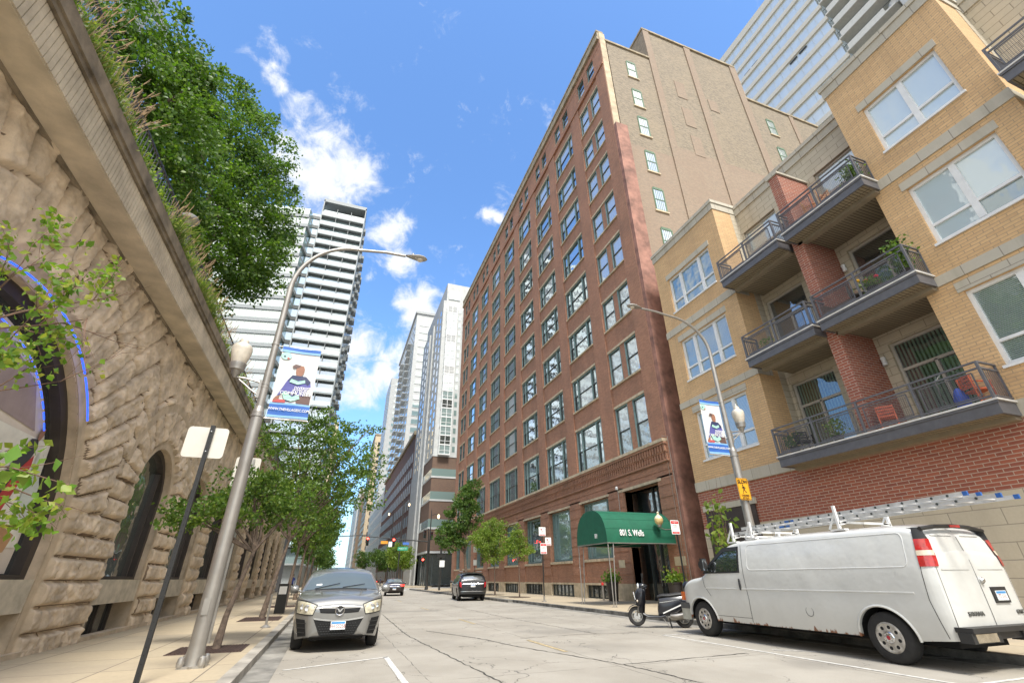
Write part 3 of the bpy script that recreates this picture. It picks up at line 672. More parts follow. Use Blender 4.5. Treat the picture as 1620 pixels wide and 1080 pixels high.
def apartments():
    root = thing('yellow_brick_apartment_building', 'four storey yellow brick apartment block with stone bands and stacked steel balconies', 'building', (XB, 2, 0))
    W1 = (13.7, 18.98); W2 = (2.9, 6.95); TOP = 19.1
    rows = [(6.45, 8.9), (10.7, 13.07), (14.95, 17.25)]
    def bay(y0, y1, wy0, wy1, east=2.0):
        s = MB(); x0, x1 = XB, XB+.35
        s.box(x0, x1, y0, wy0, 5.5, TOP); s.box(x0, x1, wy1, y1, 5.5, TOP)
        zs = [5.5]+[v for r in rows for v in r]+[TOP]
        for i in range(0, len(zs), 2): s.box(x0, x1, wy0, wy1, zs[i], zs[i+1])
        s.box(x1, x1+east, y0, y0+.3, 5.5, TOP); s.box(x1, x1+east, y1-.3, y1, 5.5, TOP)
        s.build('bay_wall', M_YEL, root)
        b = MB()
        for za, zb in ((9.35, 9.68), (13.65, 14.05)): b.box(x0-.04, x1+.5, y0-.03, y1+.03, za, zb)
        for r in rows: b.box(x0-.035, x0-.001, wy0-.12, wy1+.12, r[1], r[1]+.32)
        b.box(x0-.05, x1+1.6, y0-.04, y1+.04, TOP, TOP+.42); b.box(x0-.10, x1+1.8, y0-.09, y1+.09, TOP+.42, TOP+.62)
        b.each('stone_band', M_BAND, root)
    bay(*W1, 14.63, 18.03); bay(*W2, 3.62, 6.08)
    s = MB(); s.box(XB+.02, XB+.4, -12, 18.98, 3.34, 5.05); s.build('red_brick_storey', M_REDJ, root)
    s = MB(); s.box(XB, XB+.4, -12, 18.98, .13, 3.34); s.build('stone_base', M_BLOCKL, root)
    s = MB(); s.box(XB-.05, XB+.8, -12, 18.99, 5.05, 5.5); s.each('stone_band', M_BAND, root)
    # recess and further wall
    XR = 18.3
    s = MB()
    pat = [(11.5, 13.5, 3), (7.2, 9.25, 3)]
    doors = []
    for fl, (zf, zh) in enumerate(((5.55, 9.0), (9.75, 13.35), (14.05, 17.75))):
        for a, b in ((11.55, 13.55), (7.1, 9.35), (-1.5, 1.2)): doors.append((a, b, zf, zh-.05))
    ys = [6.95, 7.1, 9.35, 11.55, 13.55, 13.7]
    for a, b in ((9.35, 11.55), (13.55, 13.72), (6.93, 7.1), (1.2, 2.95), (-12, -1.5)): s.box(XR, XR+.3, a, b, 5.5, 19.0)
    for a, b in ((11.55, 13.55), (7.1, 9.35), (-1.5, 1.2)):
        for za, zb in ((8.95, 9.75), (13.3, 14.05), (17.7, 19.0)): s.box(XR, XR+.3, a, b, za, zb)
    s.box(XB+1.2, XR, 13.69, 13.72, 5.5, TOP+.0); s.box(XB+1.2, XR, 6.92, 6.95, 5.5, TOP); s.box(XB+1.2, XR, 2.88, 2.905, 5.5, TOP)
    s.each('recess_wall', M_BLOCK, root)
    s = MB(); s.box(XR-.06, XR+.5, 6.9, 13.8, 19.0, 19.42); s.box(XR-.12, XR+.6, 6.9, 13.8, 19.42, 19.62); s.box(XR-.06, XR+.5, -12, 2.9, 19.0, 19.42); s.box(XR-.12, XR+.6, -12, 2.9, 19.42, 19.62); s.each('parapet', M_BAND, root)
    s = MB(); s.box(16.45, XR, 9.75, 10.2, 5.5, 17.55); s.build('brick_pier', M_REDJ, root)
    s = MB(); s.box(16.38, XR, 9.68, 10.27, 17.55, 17.66); s.build('pier_cap', M_BAND, root)
    r = MB(); r.box(XR+.3, 40, -12, 18.9, 18.6, 18.8); r.box(XB+.4, 40, 18.7, 18.95, .1, 18.6); r.box(40, 40.3, -12, 18.9, .1, 18.6); r.box(XB+.4, 40, -12, -11.8, .1, 18.6); r.build('roof', M_CAP, root)
    r = MB(); r.box(XR+.7, XR+.8, -12, 18.6, .2, 18.5); r.build('inner_wall', M_IRON, root)
    # bay windows
    def bigwin(W, H_, panes, kinds, x=XB):
        m = MB(); t = .11
        m.box(.10, .22, 0, t, 0, H_); m.box(.10, .22, W-t, W, 0, H_); m.box(.101, .22, t, W-t, 0, t); m.box(.101, .22, t, W-t, H_-t, H_)
        n = panes; cw = [W/n*i for i in range(n+1)] if n == 2 else [0, W*.27, W*.72, W]
        for c in cw[1:-1]: m.box(.09, .22, c-.09, c+.09, t, H_-t)
        zt = H_*.30; m.box(.102, .21, t, W-t, zt-.045, zt+.045)
        f = m.build('window', M_WFRAME, root, local=True)
        p = MB()
        for i in range(n):
            for j, (za, zb) in enumerate(((t, zt), (zt, H_-t))):
                p.mi = kinds[(i*2+j) % len(kinds)]; p.quad((.17, cw[i+1], za), (.17, cw[i], za), (.17, cw[i], zb), (.17, cw[i+1], zb))
        p.build('pane', [G_WB, G_DKB, G_CLR], f, local=True)
        q = MB(); q.box(-.06, .1, -.04, W+.04, -.08, 0); q.build('sill', M_WFRAME, f, local=True); return f
    G_WB = glassmat('glass_with_white_blind', (.44, .53, .54), .26, wav=.008)
    G_DKB = blindglass('glass_with_half_open_blind', (.30, .36, .33), (.05, .07, .07), .055)
    G_CLR = glassmat('reflective_apartment_glass', (.10, .165, .16), .26, wav=.05, wscale=1.1)
    for j, (za, zb) in enumerate(rows):
        f = bigwin(3.4, zb-za, 3, [[1, 1, 1, 1, 2, 2], [2, 1, 2, 1, 2, 2], [2, 2, 2, 2, 2, 2]][j]); f.location = (0, 14.63-2, za)
        f = bigwin(2.46, zb-za, 2, [[1, 1, 1, 1], [2, 0, 0, 0], [0, 0, 0, 0]][j]); f.location = (0, 3.62-2, za)
    # patio doors
    for (a, b, zf, zh) in doors:
        W = b-a; H_ = zh-zf; m = MB(); t = .09; zt = 2.35
        m.box(.12, .24, 0, t, 0, H_); m.box(.12, .24, W-t, W, 0, H_); m.box(.121, .24, t, W-t, 0, t); m.box(.121, .24, t, W-t, H_-t, H_); m.box(.11, .24, t, W-t, zt-.05, zt+.05); m.box(.11, .23, W/2-.05, W/2+.05, t, zt)
        m.box(.10, .20, W/2+.0, W-t, t, t+.12)
        f = m.build('patio_door', M_WFRAME2, root, local=True); f.location = (XR-XB, a-2, zf)
        p = MB(); k = 1 if zf < 9 else (0 if zf < 14 else 2); p.mi = 0; p.quad((.18, W, 0), (.18, 0, 0), (.18, 0, zt), (.18, W, zt)); p.mi = 1; p.quad((.18, W, zt), (.18, 0, zt), (.18, 0, H_), (.18, W, H_))
        p.build('pane', [[G_DARK, G_DARK], [G_CURT, G_CURT], [G_DKB, G_WB]][k], f, local=True)
    for y, z in ((9.62, 8.2), (9.62, 12.45)):
        q = MB(); q.lathe([(.0, 0), (.075, 0), (.085, .02), (.085, .06), (.075, .08), (.075, .24), (.088, .26), (.088, .3), (.05, .33), (0, .33)], (XR-.11, y, z), 14); q.box(XR-.05, XR, y-.04, y+.04, z+.1, z+.22)
        q.build('wall_lamp', M_WFRAME, root, smooth=True)
    q = MB(); q.lathe([(0, 0), (.09, 0), (.09, .015), (0, .015)], (XR+.6, 7.9, 13.0), 14); q.build('ceiling_light', mat('lit_downlight', (1, .9, .7), .5, emit=(1, .85, .6), estr=6), root)
    return root
def blindglass(name, c1, c2, pitch):
    m = glassmat(name, c1, .22, wav=.006); nt = m.node_tree; b = nt.nodes['Principled BSDF']
    tc = nd(nt, 'ShaderNodeTexCoord'); sp = nd(nt, 'ShaderNodeSeparateXYZ'); nt.links.new(tc.outputs['Object'], sp.inputs[0])
    a = mth(nt, 'PINGPONG', mth(nt, 'ADD', sp.outputs[2], 50.0), pitch/2); mr = nd(nt, 'ShaderNodeMapRange'); nt.links.new(a, mr.inputs[0]); mr.inputs[1].default_value = pitch*.12; mr.inputs[2].default_value = pitch*.3
    nt.links.new(mixc(nt, mr.outputs[0], c2, c1), b.inputs['Base Color']); return m
def curtglass(name, c1, c2, pitch):
    m = glassmat(name, c1, .14, wav=.006); nt = m.node_tree; b = nt.nodes['Principled BSDF']
    tc = nd(nt, 'ShaderNodeTexCoord'); sp = nd(nt, 'ShaderNodeSeparateXYZ'); nt.links.new(tc.outputs['Object'], sp.inputs[0])
    a = mth(nt, 'PINGPONG', mth(nt, 'ADD', sp.outputs[1], 50.0), pitch/2); mr = nd(nt, 'ShaderNodeMapRange'); nt.links.new(a, mr.inputs[0]); mr.inputs[1].default_value = pitch*.1; mr.inputs[2].default_value = pitch*.4
    nt.links.new(mixc(nt, mr.outputs[0], c2, c1), b.inputs['Base Color']); return m
G_CURT = curtglass('glass_with_vertical_blinds', (.10, .17, .13), (.008, .012, .010), .13)
M_WFRAME2 = mat('taupe_door_frame', (.42, .39, .34), .5, var=.06)
APT = apartments()

def balcony(y0, y1, z, name_label, wallx=16.7, mesh_panels=((.12, .42), (.56, .9)), long=False):
    """slab from the wall out to x=15.8, from y0 (south) to y1 (north)"""
    x0 = 15.82; root = thing('balcony', name_label, 'balcony', ((x0+wallx)/2, (y0+y1)/2, z))
    root['group'] = 'steel balconies of the yellow brick block'
    H = .36; m = MB()
    m.box(x0, x0+.06, y0, y1, z, z+H); m.box(x0+.06, 16.72, y0, y0+.06, z, z+H); m.box(x0+.06, 16.72, y1-.06, y1, z, z+H)
    m.box(x0-.03, x0-.001, y0-.03, y1+.03, z+H-.07, z+H)
    n = max(2, int((y1-y0)/.55))
    for i in range(1, n): yy = y0+(y1-y0)*i/n; m.box(x0-.004, x0-.0005, yy-.006, yy+.006, z+.01, z+H-.08)
    m.build('fascia', M_RAIL, root)
    s = MB(); s.box(x0+.06, 18.29, y0+.06, y1-.06, z+.03, z+.06); s.build('soffit', M_SOFF, root)
    s = MB(); s.box(16.45, 16.72, y0+.07, y1-.07, z-.10, z+.03); s.build('beam', M_SOFFB, root)
    s = MB(); s.box(x0-.05, 18.28, y0-.05, y1+.05, z+H, z+H+.05); s.build('deck', mat('pale_deck_slab', (.60, .58, .54), .8, var=.1), root)
    zb = z+H+.05; zt = zb+1.08
    r = MB()
    def run(a, b):
        a = Vector(a); b = Vector(b)
        for h in (.08, .88, 1.06): r.bar(a+Vector((0, 0, h)), b+Vector((0, 0, h)), .045, .05)
    c = [(16.68, y0+.02, zb), (x0+.02, y0+.02, zb), (x0+.02, y1-.02, zb), (16.68, y1-.02, zb)]
    for a, b in zip(c, c[1:]): run(a, b)
    r.build('rail', M_RAIL, root)
    npst = 3 if not long else 5
    for i in range(npst):
        yy = y0+.03+(y1-y0-.06)*i/(npst-1); q = MB(); q.bar((x0+.02, yy, zb), (x0+.02, yy, zt), .06, .07); q.build('post', M_RAIL, root)
    for cy in (y0+.03, y1-.03): q = MB(); q.bar((16.66, cy, zb), (16.66, cy, zt-.02), .05); q.build('post', M_RAIL, root)
    sec = (y1-y0-.06)/(npst-1)
    for i in range(npst-1):
        a = y0+.03+i*sec+sec*.12; b = y0+.03+(i+1)*sec-sec*.10
        q = MB(); x = x0+.02
        q.bar((x, a, zb+.14), (x, b, zb+.14), .03); q.bar((x, a, zb+.80), (x, b, zb+.80), .03); q.bar((x, a, zb+.14), (x, a, zb+.80), .03); q.bar((x, b, zb+.14), (x, b, zb+.80), .03)
        k = int((b-a)/.055)
        for j in range(1, k): yy = a+(b-a)*j/k; q.bar((x, yy, zb+.14), (x, yy, zb+.80), .007)
        for j in range(1, 12): zz = zb+.14+.66*j/12; q.bar((x, a, zz), (x, b, zz), .007)
        q.build('mesh_panel', M_RAIL, root)
    q = MB()
    for yy in (y0+.02, y1-.02):
        for j in range(1, 8): xx = x0+.02+(16.66-x0)*j/8; q.bar((xx, yy, zb+.1), (xx, yy, zb+.86), .016)
    q.build('end_bars', M_RAIL, root)
    return root
balcony(10.35, 13.58, 13.66, 'top floor balcony left of the brick pier, glass door behind and nothing on it')
balcony(6.70, 10.02, 13.66, 'top floor balcony right of the brick pier with wooden chairs and a potted plant')
balcony(10.15, 13.35, 9.36, 'middle floor balcony left of the brick pier, just above the long one')
balcony(6.55, 9.88, 9.36, 'middle floor balcony right of the brick pier with red and yellow flowers')
balcony(6.25, 13.15, 5.06, 'long lowest balcony above the red brick wall, spanning both sides of the pier', long=True)
balcony(-.5, 2.68, 13.55, 'balcony cut by the right edge of the photo, high beside the last yellow bay')

# ------------------------------------------------------------------ vertical gap fill: street behind
# ------------------------------------------------------------------ glass and concrete tower north of the junction
M_WCON = mat('white_concrete', (.46, .465, .45), .7, var=.08, scale=1)
M_GCON = mat('pale_grey_concrete', (.36, .37, .36), .75, var=.1, scale=1)
M_BRN = brickmat('brown_brick', (.165, .10, .065), (.13, .08, .055), (.14, .10, .08), .3, .1, .012, var=.2)
M_DBRN = brickmat('dark_red_brown_brick', (.17, .075, .05), (.125, .06, .042), (.13, .09, .07), .3, .1, .012, var=.2)
def glass_block():
    root = thing('glass_corner_tower', 'white and glass apartment tower with stacked bay windows over a brown brick corner base', 'building', (16.7, 94, 0))
    wf = Fac((16.7, 122), (16.7, 94), flip=False)   # west face, u runs south
    sf = Fac((16.7, 94), (44, 94))
    if wf.n.x > 0: wf.n = -wf.n
    if sf.n.y > 0: sf.n = -sf.n
    w = MB(); T = 66; Z0 = 24
    w.box(16.72, 44, 94.02, 122, Z0, T-4); w.box(17.5, 44, 94.5, 122, T-4, T+1.5)
    w.build('wall', M_WCON, root)
    b = MB(); b.box(16.7, 30, 94, 104, 6.0, Z0); b.box(17.4, 30, 94.8, 104, 0.1, 6.0); b.build('brick_base', M_BRN, root)
    t = MB()
    for z in (5.6, 9.8, 15.0, 19.5, 23.8):
        t.box(16.6, 30, 93.9, 104, z, z+.35)
    t.box(16.3, 17.5, 104, 106, 0, 60); t.box(16.3, 17.5, 109.4, 110.6, 0, 60)
    t.each('white_trim', M_WCON, root)
    w2 = MB(); w2.box(16.6, 44, 104.0, 122, 0.1, Z0); w2.build('white_podium', M_WCON, root)
    for z in (10.15, 15.35, 19.85):            # ribbon windows folding round the corner
        q = MB(); q.box(16.66, 29, 93.96, 103.8, z, z+1.5); q.build('ribbon_window', G_TEAL, root)
    q = MB(); q.box(17.0, 29, 94.4, 103.8, .2, 5.5); q.build('lobby_glass', G_DARK, root)
    q = MB()
    for yy in range(95, 104, 2): q.box(16.9, 17.02, yy, yy+.12, .2, 5.6)
    for xx in range(18, 29, 2): q.box(xx, xx+.12, 94.3, 94.42, .2, 5.6)
    q.build('lobby_mullion', M_DFRAME, root)
    # projecting glass bays on the south face
    nf = 18; fh = (T-6-Z0)/nf*1.0
    for (u0, u1, d, top) in ((.9, 3.3, 1.1, 1), (5.0, 8.8, 1.6, 1)):
        for i in range(nf):
            z = Z0+i*fh
            q = MB(); sf.box(q, u0, u1, z, z+.22, 0, d); sf.box(q, u0, u0+.12, z+.22, z+fh, d-.15, d); sf.box(q, u1-.12, u1, z+.22, z+fh, d-.15, d); sf.box(q, (u0+u1)/2-.05, (u0+u1)/2+.05, z+.22, z+fh, d-.12, d-.01)
            sf.box(q, u0+.12, u1-.12, z+.85, z+.93, d-.12, d-.02)
            f = q.build('bay_window', M_WFRAME, root)
            p = MB(); sf.box(p, u0+.05, u1-.05, z+.22, z+fh, .05, d-.08); p.build('pane', [G_PALE, G_TEAL, G_PALE, G_DARK][(i*3+int(u0)) % 4], f)
    q = MB()
    for i in range(nf): 
        sf.box(q, 3.9, 4.5, Z0+i*fh+.9, Z0+i*fh+2.1, -.05, .03); sf.box(q, 9.6, 12, Z0+i*fh+.6, Z0+i*fh+2.1, -.05, .03)
    q.each('south_window', G_TEAL, root)
    q = MB()
    for i in range(nf):
        for u in (3.5, 7.5, 11.5, 16.8, 21, 25): wf.box(q, u, u+1.2, Z0+i*fh+.7, Z0+i*fh+2.0, -.05, .03)
    q.each('west_window', G_DARK, root)
    q = MB(); wf.box(q, 14.0, 15.6, 6, 56, 0, .12); wf.box(q, 10.2, 11.6, 6, 30, 0, .12); q.each('stair_glass', G_TEAL, root)
    q = MB(); sf.box(q, 1.2, 4.2, T-3.2, T-.6, -.4, -.3); q.build('penthouse_window', G_PALE, root)
glass_block()

G_FAR = mat('far_dark_window', (.022, .027, .032), .3, var=.3, scale=.3)
def gridblock(name, label, p, size, z0, z1, face_w, face_s, mw, mg, fh=3.2, ww=1.6, gap=1.3, wh=1.7, balc=False, roofcap=None, cat='building', trim=None):
    """block with windows on its west (or east) and south faces. p = (x, y) of the south-west corner; size = (dx, dy)"""
    x, y = p; dx, dy = size
    root = thing(name, label, cat, (x, y, 0))
    w = MB(); w.box(x, x+dx, y, y+dy, z0, z1); w.build('wall', mw, root)
    if roofcap:
        c = MB(); c.box(x-.5, x+dx+.5, y-.5, y+dy+.5, z1, z1+1.0); c.build('roof_slab', roofcap, root)
    q = MB(); fr = MB()
    faces = [Fac((x, y), (x+dx, y))]
    if faces[0].n.y > 0: faces[0].n = -faces[0].n
    fw = Fac((x if face_w == 'w' else x+dx, y), (x if face_w == 'w' else x+dx, y+dy)); want = -1 if face_w == 'w' else 1
    if fw.n.x*want < 0: fw.n = -fw.n
    for f, on in ((faces[0], face_s), (fw, True)):
        if not on: continue
        n = int((f.L-gap)/(ww+gap)); st = (f.L-gap)/max(n, 1); nz = int((z1-z0-1)/fh)
        for i in range(n):
            for k in range(nz):
                u = gap+i*st; z = z0+.9+k*fh
                f.box(q, u, u+st-gap, z, z+wh, .005, .03)
                f.box(fr, u-.06, u+st-gap+.06, z-.14, z-.001, .0, .12)
    q.each('window', mg, root); fr.each('window_sill', trim or mw, root)
    if balc:
        b = MB(); g2 = MB()
        f = faces[0]; nz = int((z1-z0-4)/fh)
        for k in range(nz):
            z = z0+.6+k*fh; f.box(b, f.L*.30, f.L*.62, z, z+.2, 0, 1.5); f.box(g2, f.L*.31, f.L*.61, z+.2, z+1.2, 1.42, 1.46)
            fw.box(b, fw.L*.2, fw.L*.32, z, z+.2, 0, 1.4); fw.box(b, fw.L*.6, fw.L*.72, z, z+.2, 0, 1.4)
        b.each('balcony_slabs', M_WCON, root); g2.each('balcony_glass', G_PALE, root)
    return root
gridblock('brown_brick_warehouse', 'long dark brown brick warehouse with close set windows past the white tower', (16.7, 122.5), (26, 78), 0, 36, 'w', True, M_DBRN, G_FAR, fh=4.0, ww=2.6, gap=1.4, wh=2.6, roofcap=M_CAP)
gridblock('white_balcony_tower', 'tall white concrete tower with narrow balconies rising behind the brown brick warehouse', (17.5, 155), (20, 52), 36, 93, 'w', True, M_WCON, G_TEAL, fh=3.0, ww=2.4, gap=1.5, wh=1.7, balc=True, roofcap=M_GCON)
gridblock('white_low_building', 'long white low building with thin vertical windows far up the right pavement', (16.7, 201), (30, 78), 0, 34, 'w', True, M_WCON, G_FAR, fh=5.2, ww=1.1, gap=1.6, wh=4.0)
gridblock('distant_white_tower', 'distant pale tower with small teal windows left of the white balcony tower', (17.5, 250), (30, 30), 0, 104, 'w', True, M_GCON, G_TEAL, fh=3.4, ww=1.8, gap=2.6, wh=1.5)
gridblock('orange_brick_tower_block', 'orange brown brick block with blank wall behind the long white low building', (19, 282), (30, 20), 0, 62, 'w', True, M_B801, G_FAR, fh=5, ww=1.2, gap=5, wh=1.6)
gridblock('beige_office_tower', 'pale beige stone office tower with dotted windows at the far end, right', (17, 330), (60, 50), 0, 92, 'w', True, M_TAN, G_FAR, fh=4.2, ww=1.8, gap=2.2, wh=2.2, roofcap=M_CAP)
gridblock('pink_brick_building', 'low pinkish brick building at the far end of the street', (15.5, 395), (50, 30), 0, 62, 'w', True, M_TANB, G_FAR, fh=4.2, ww=1.6, gap=2.6, wh=2)
gridblock('grey_stone_tower', 'greyish stone tower farthest up the street on the right', (16, 470), (60, 120), 0, 78, 'w', True, M_GCON, G_FAR, fh=4.2, ww=1.6, gap=2, wh=2.2)
gridblock('tan_stone_tower', 'tan stone building beyond the street trees on the left', (-45, 300), (37, 90), 0, 90, 'e', True, M_TAN, G_FAR, fh=4.2, ww=1.6, gap=2.2, wh=2.2)
gridblock('dark_grey_building', 'dark grey metal clad low building following the rough stone wall', (-40, 66), (34.3, 7), 0, 8.5, 'e', True, mat('dark_metal_cladding', (.09, .09, .10), .5), G_FAR, fh=9, ww=.6, gap=.5, wh=6.5)
gridblock('grey_row_building', 'mid height grey building behind the trees past the junction on the left', (-40, 150), (34, 120), 0, 30, 'e', True, M_GCON, G_FAR, fh=4, ww=1.6, gap=1.6, wh=2.2)

# ------------------------------------------------------------------ balcony tower on the left
M_TWR = mat('cool_grey_panel', (.27, .29, .29), .6, var=.08)
def left_tower():
    root = thing('pale_balcony_tower', 'pale high-rise with full width glass balconies and a stepped glass wing on the left', 'building', (-15, 98, 0))
    w = MB(); T = 88.5; fh = 2.95
    w.box(-15.1, -4.9, 99.6, 135, 0, T-2.4); w.build('core_wall', M_TWR, root)
    e = MB(); e.box(-15.35, -15.1, 98, 99.6, 0, T); e.box(-5.05, -4.85, 98, 135, 0, T); e.box(-15.35, -4.85, 98.0, 135, T-.5, T+.5)
    e.each('white_side_frame', M_TWR, root)
    e = MB(); q = MB(); p = MB(); n = int(T/fh)
    for i in range(n):
        z = T-2.2-(i+1)*fh
        if z < 1: break
        b = MB(); b.box(-15.1, -5.05, 98.0, 99.6, z, z+.28); b.build('balcony_slab', M_TWR, root)
        g = MB(); g.box(-15.1, -5.05, 98.0, 98.04, z+.34, z+1.30); g.each('balcony_glass', G_PALE, root)
        p.box(-15.1, -5.05, 99.0, 99.61, z+.28, z+fh-.25)
        for k in range(6): q.box(-15.0+k*1.95, -14.95+k*1.95, 98.02, 98.07, z+.28, z+1.35)
        for k in (3.3, 6.7): e.box(-15.1+k, -15.0+k, 98.1, 99.6, z+.28, z+fh)
    p.build('balcony_doors', G_PALE, root); q.each('balcony_posts', M_WFRAME, root); e.each('divider', M_TWR, root)
    s = MB(); sl = MB()
    for i in range(n):                      # east side fins and small balconies
        z = T-2.2-(i+1)*fh
        if z < 1: break
        for yy in range(100, 134, 3): s.box(-4.85, -4.80, yy, yy+1.6, z+.7, z+2.3)
        sl.box(-4.85, -4.3, 101, 103, z, z+.9); sl.box(-4.85, -4.0, 113, 115.5, z, z+.9); sl.box(-4.85, -4.0, 124, 127, z, z+.9)
    s.each('east_window', G_TEAL, root); sl.each('east_balcony', M_TWR, root)
    # dark recess with glass
    d = MB(); d.box(-17.4, -15.36, 98.9, 120, 0, T-4.5); d.build('recess_glass', G_TEAL, root)
    d = MB()
    for i in range(n):
        z = T-6.2-i*fh
        if z > 0: d.box(-17.4, -15.36, 98.7, 98.89, z, z+.9)
    d.build('recess_spandrel', M_DFRAME, root)
    # stepped banded wing
    f = Fac((-17.4, 95.6), (-44, 100.5))
    if f.n.y > 0: f.n = -f.n
    w = MB(); g = MB(); pl = MB()
    for i in range(n):
        z = T-6.0-(i+1)*fh
        if z < 1: break
        st = (i % 2)*.25
        f.box(w, -st, f.L, z, z+.85, -22, .30); f.box(g, .15-st, f.L, z+.85, z+fh, -22, 0)
        for k in range(18): f.box(pl, .15-st+k*1.5, .23-st+k*1.5, z+.85, z+fh, .0, .08)
    w.build('white_band', M_TWR, root); g.build('ribbon_glass', G_TEAL, root); pl.build('mullion', M_WFRAME, root)
left_tower()
def corner_tower():
    root = thing('white_panel_tower', 'white high-rise corner cut by the top edge above the big leafy tree', 'building', (-20, 20, 0))
    w = MB(); w.box(-40, -20, 16, 31.4, 8, 43.4); w.build('wall', M_WCON, root)
    q = MB()
    for k in range(9):
        for yy in np.arange(16.5, 31, 2.4): q.box(-20.0, -19.96, yy, yy+1.8, 10+k*3.7, 12.2+k*3.7)
    q.each('window', G_SHADE, root)
corner_tower()
# ------------------------------------------------------------------ glass tower at the top right
def right_tower():
    root = thing('glass_grid_tower', 'very tall pale glass tower with cream floor bands, top right above the yellow block', 'building', (60, 13, 0))
    T = 95; w = MB(); w.box(60.3, 85, 20.3, 62, 18, T); w.box(62.5, 85, 8, 20.3, 18, T+10); w.build('wall', G_PALE2, root)
    b = MB(); v = MB(); d = MB()
    b.box(60, 60.4, 20, 62, T-1.2, T+.4)
    nfl = 24
    for i in range(nfl):
        z = T-4.4-i*3.2
        b.box(60.0, 60.35, 20, 62, z, z+.85)
        d.box(60.29, 60.30, 20, 62, z-.1, z)
    b.each('floor_band', mat('cream_spandrel', (.60, .56, .47), .6, var=.05), root)
    for j in range(28): v.box(60.26, 60.3, 20+j*1.5, 20.05+j*1.5, 18, T)
    v.build('mullion', mat('pale_mullion', (.50, .54, .54), .5), root)
    q = MB()
    for (y, z) in ((33.2, T-9.6), (31.4, T-9.6), (25.8, T-17.5), (24, T-17.5)): q.box(60.15, 60.22, y, y+1.4, z-.3, z)
    q.each('vent', M_IRON, root)
    # curved balconies at the south end
    for i in range(18):
        z = T+6-i*3.2
        m = MB(); m.box(60.0, 62.5, 13.2, 20, z, z+.3)
        for k in range(9):
            a = math.pi*k/8; m.lathe([(0, 0), (.9, 0), (.9, 1.05), (0, 1.05)], (61.2, 13.4, z+.3), 14) if k == 0 else None
        m.box(60, 60.12, 14.5, 19.6, z+.3, z+1.2)
        m.build('balcony', mat('cream_concrete', (.60, .58, .52), .7, var=.06), root)
        r = MB(); r.bar((60.05, 13.0, z+1.3), (60.05, 20, z+1.3), .06); r.bar((60.05, 12.9, z+1.3), (62.5, 12.9, z+1.3), .06); r.build('balcony_rail', M_DFRAME, root)
    m = MB(); m.box(59.9, 62.5, 7.5, 12.8, 18, T+12); m.build('south_shaft', M_WCON, root)
    q = MB()
    for i in range(22):
        for y in (8.6, 10.8): q.box(59.85, 59.9, y, y+1.3, 20+i*3.2, 21.9+i*3.2)
    q.each('south_window', G_DARK, root)
G_PALE2 = glassmat('pale_curtain_glass', (.60, .66, .67), .16, wav=.004, var=.12)
right_tower()
# ================================================================== rough stone hall on the left
def vnoise(y, z, seed, freq):
    """value noise on arrays"""
    yy = y*freq; zz = z*freq; iy = np.floor(yy).astype(int); iz = np.floor(zz).astype(int); fy = yy-iy; fz = zz-iz
    fy = fy*fy*(3-2*fy); fz = fz*fz*(3-2*fz)
    def h(a, b):
        n = (a*374761393 + b*668265263 + seed*974634777) & 0xffffffff
        n = ((n ^ (n >> 13))*1274126177) & 0xffffffff
        return ((n ^ (n >> 16)) & 0xffff)/65535.0
    return (h(iy, iz)*(1-fy)+h(iy+1, iz)*fy)*(1-fz)+(h(iy, iz+1)*(1-fy)+h(iy+1, iz+1)*fy)*fz
def hashi(a, b, s=0):
    n = (a.astype(np.int64)*73856093 ^ b.astype(np.int64)*19349663 ^ (s*83492791)) & 0x7fffffff
    n = ((n ^ (n >> 13))*1274126177) & 0x7fffffff
    return (n & 0xffff)/65535.0
M_STONE = mat('rock_faced_stone', (.60, .49, .365), .9, var=.24, scale=1.7, bump=.9, bscale=14, var2=(.66, .54, .40), detail=9)
M_SMOOTH = mat('dressed_stone', (.52, .42, .30), .85, var=.16, scale=2.5, bump=.35, bscale=18)
M_SILL = mat('grey_dressed_stone_sill', (.48, .43, .34), .85, var=.18, scale=3, bump=.3, bscale=30)
M_CONC = mat('aged_concrete', (.56, .48, .36), .85, var=.2, scale=1.3, bump=.35, bscale=28)
M_CONCS = mat('stained_concrete_coping', (.24, .195, .14), .9, var=.35, scale=2, bump=.4)
M_MORT = mat('dirty_stone_joint', (.22, .16, .11), .95, var=.3, scale=4)  # dirty mortar colour, darkened to paint in the shade of the joints
M_BRONZE = mat('dark_bronze_panel', (.045, .036, .030), .5, var=.15)
XL = -5.5
OPEN = [(8.75, 3.98, 1.45, 1.85)]+[(17.3+5.05*i, 1.5, 1.45, 3.6) for i in range(9)]
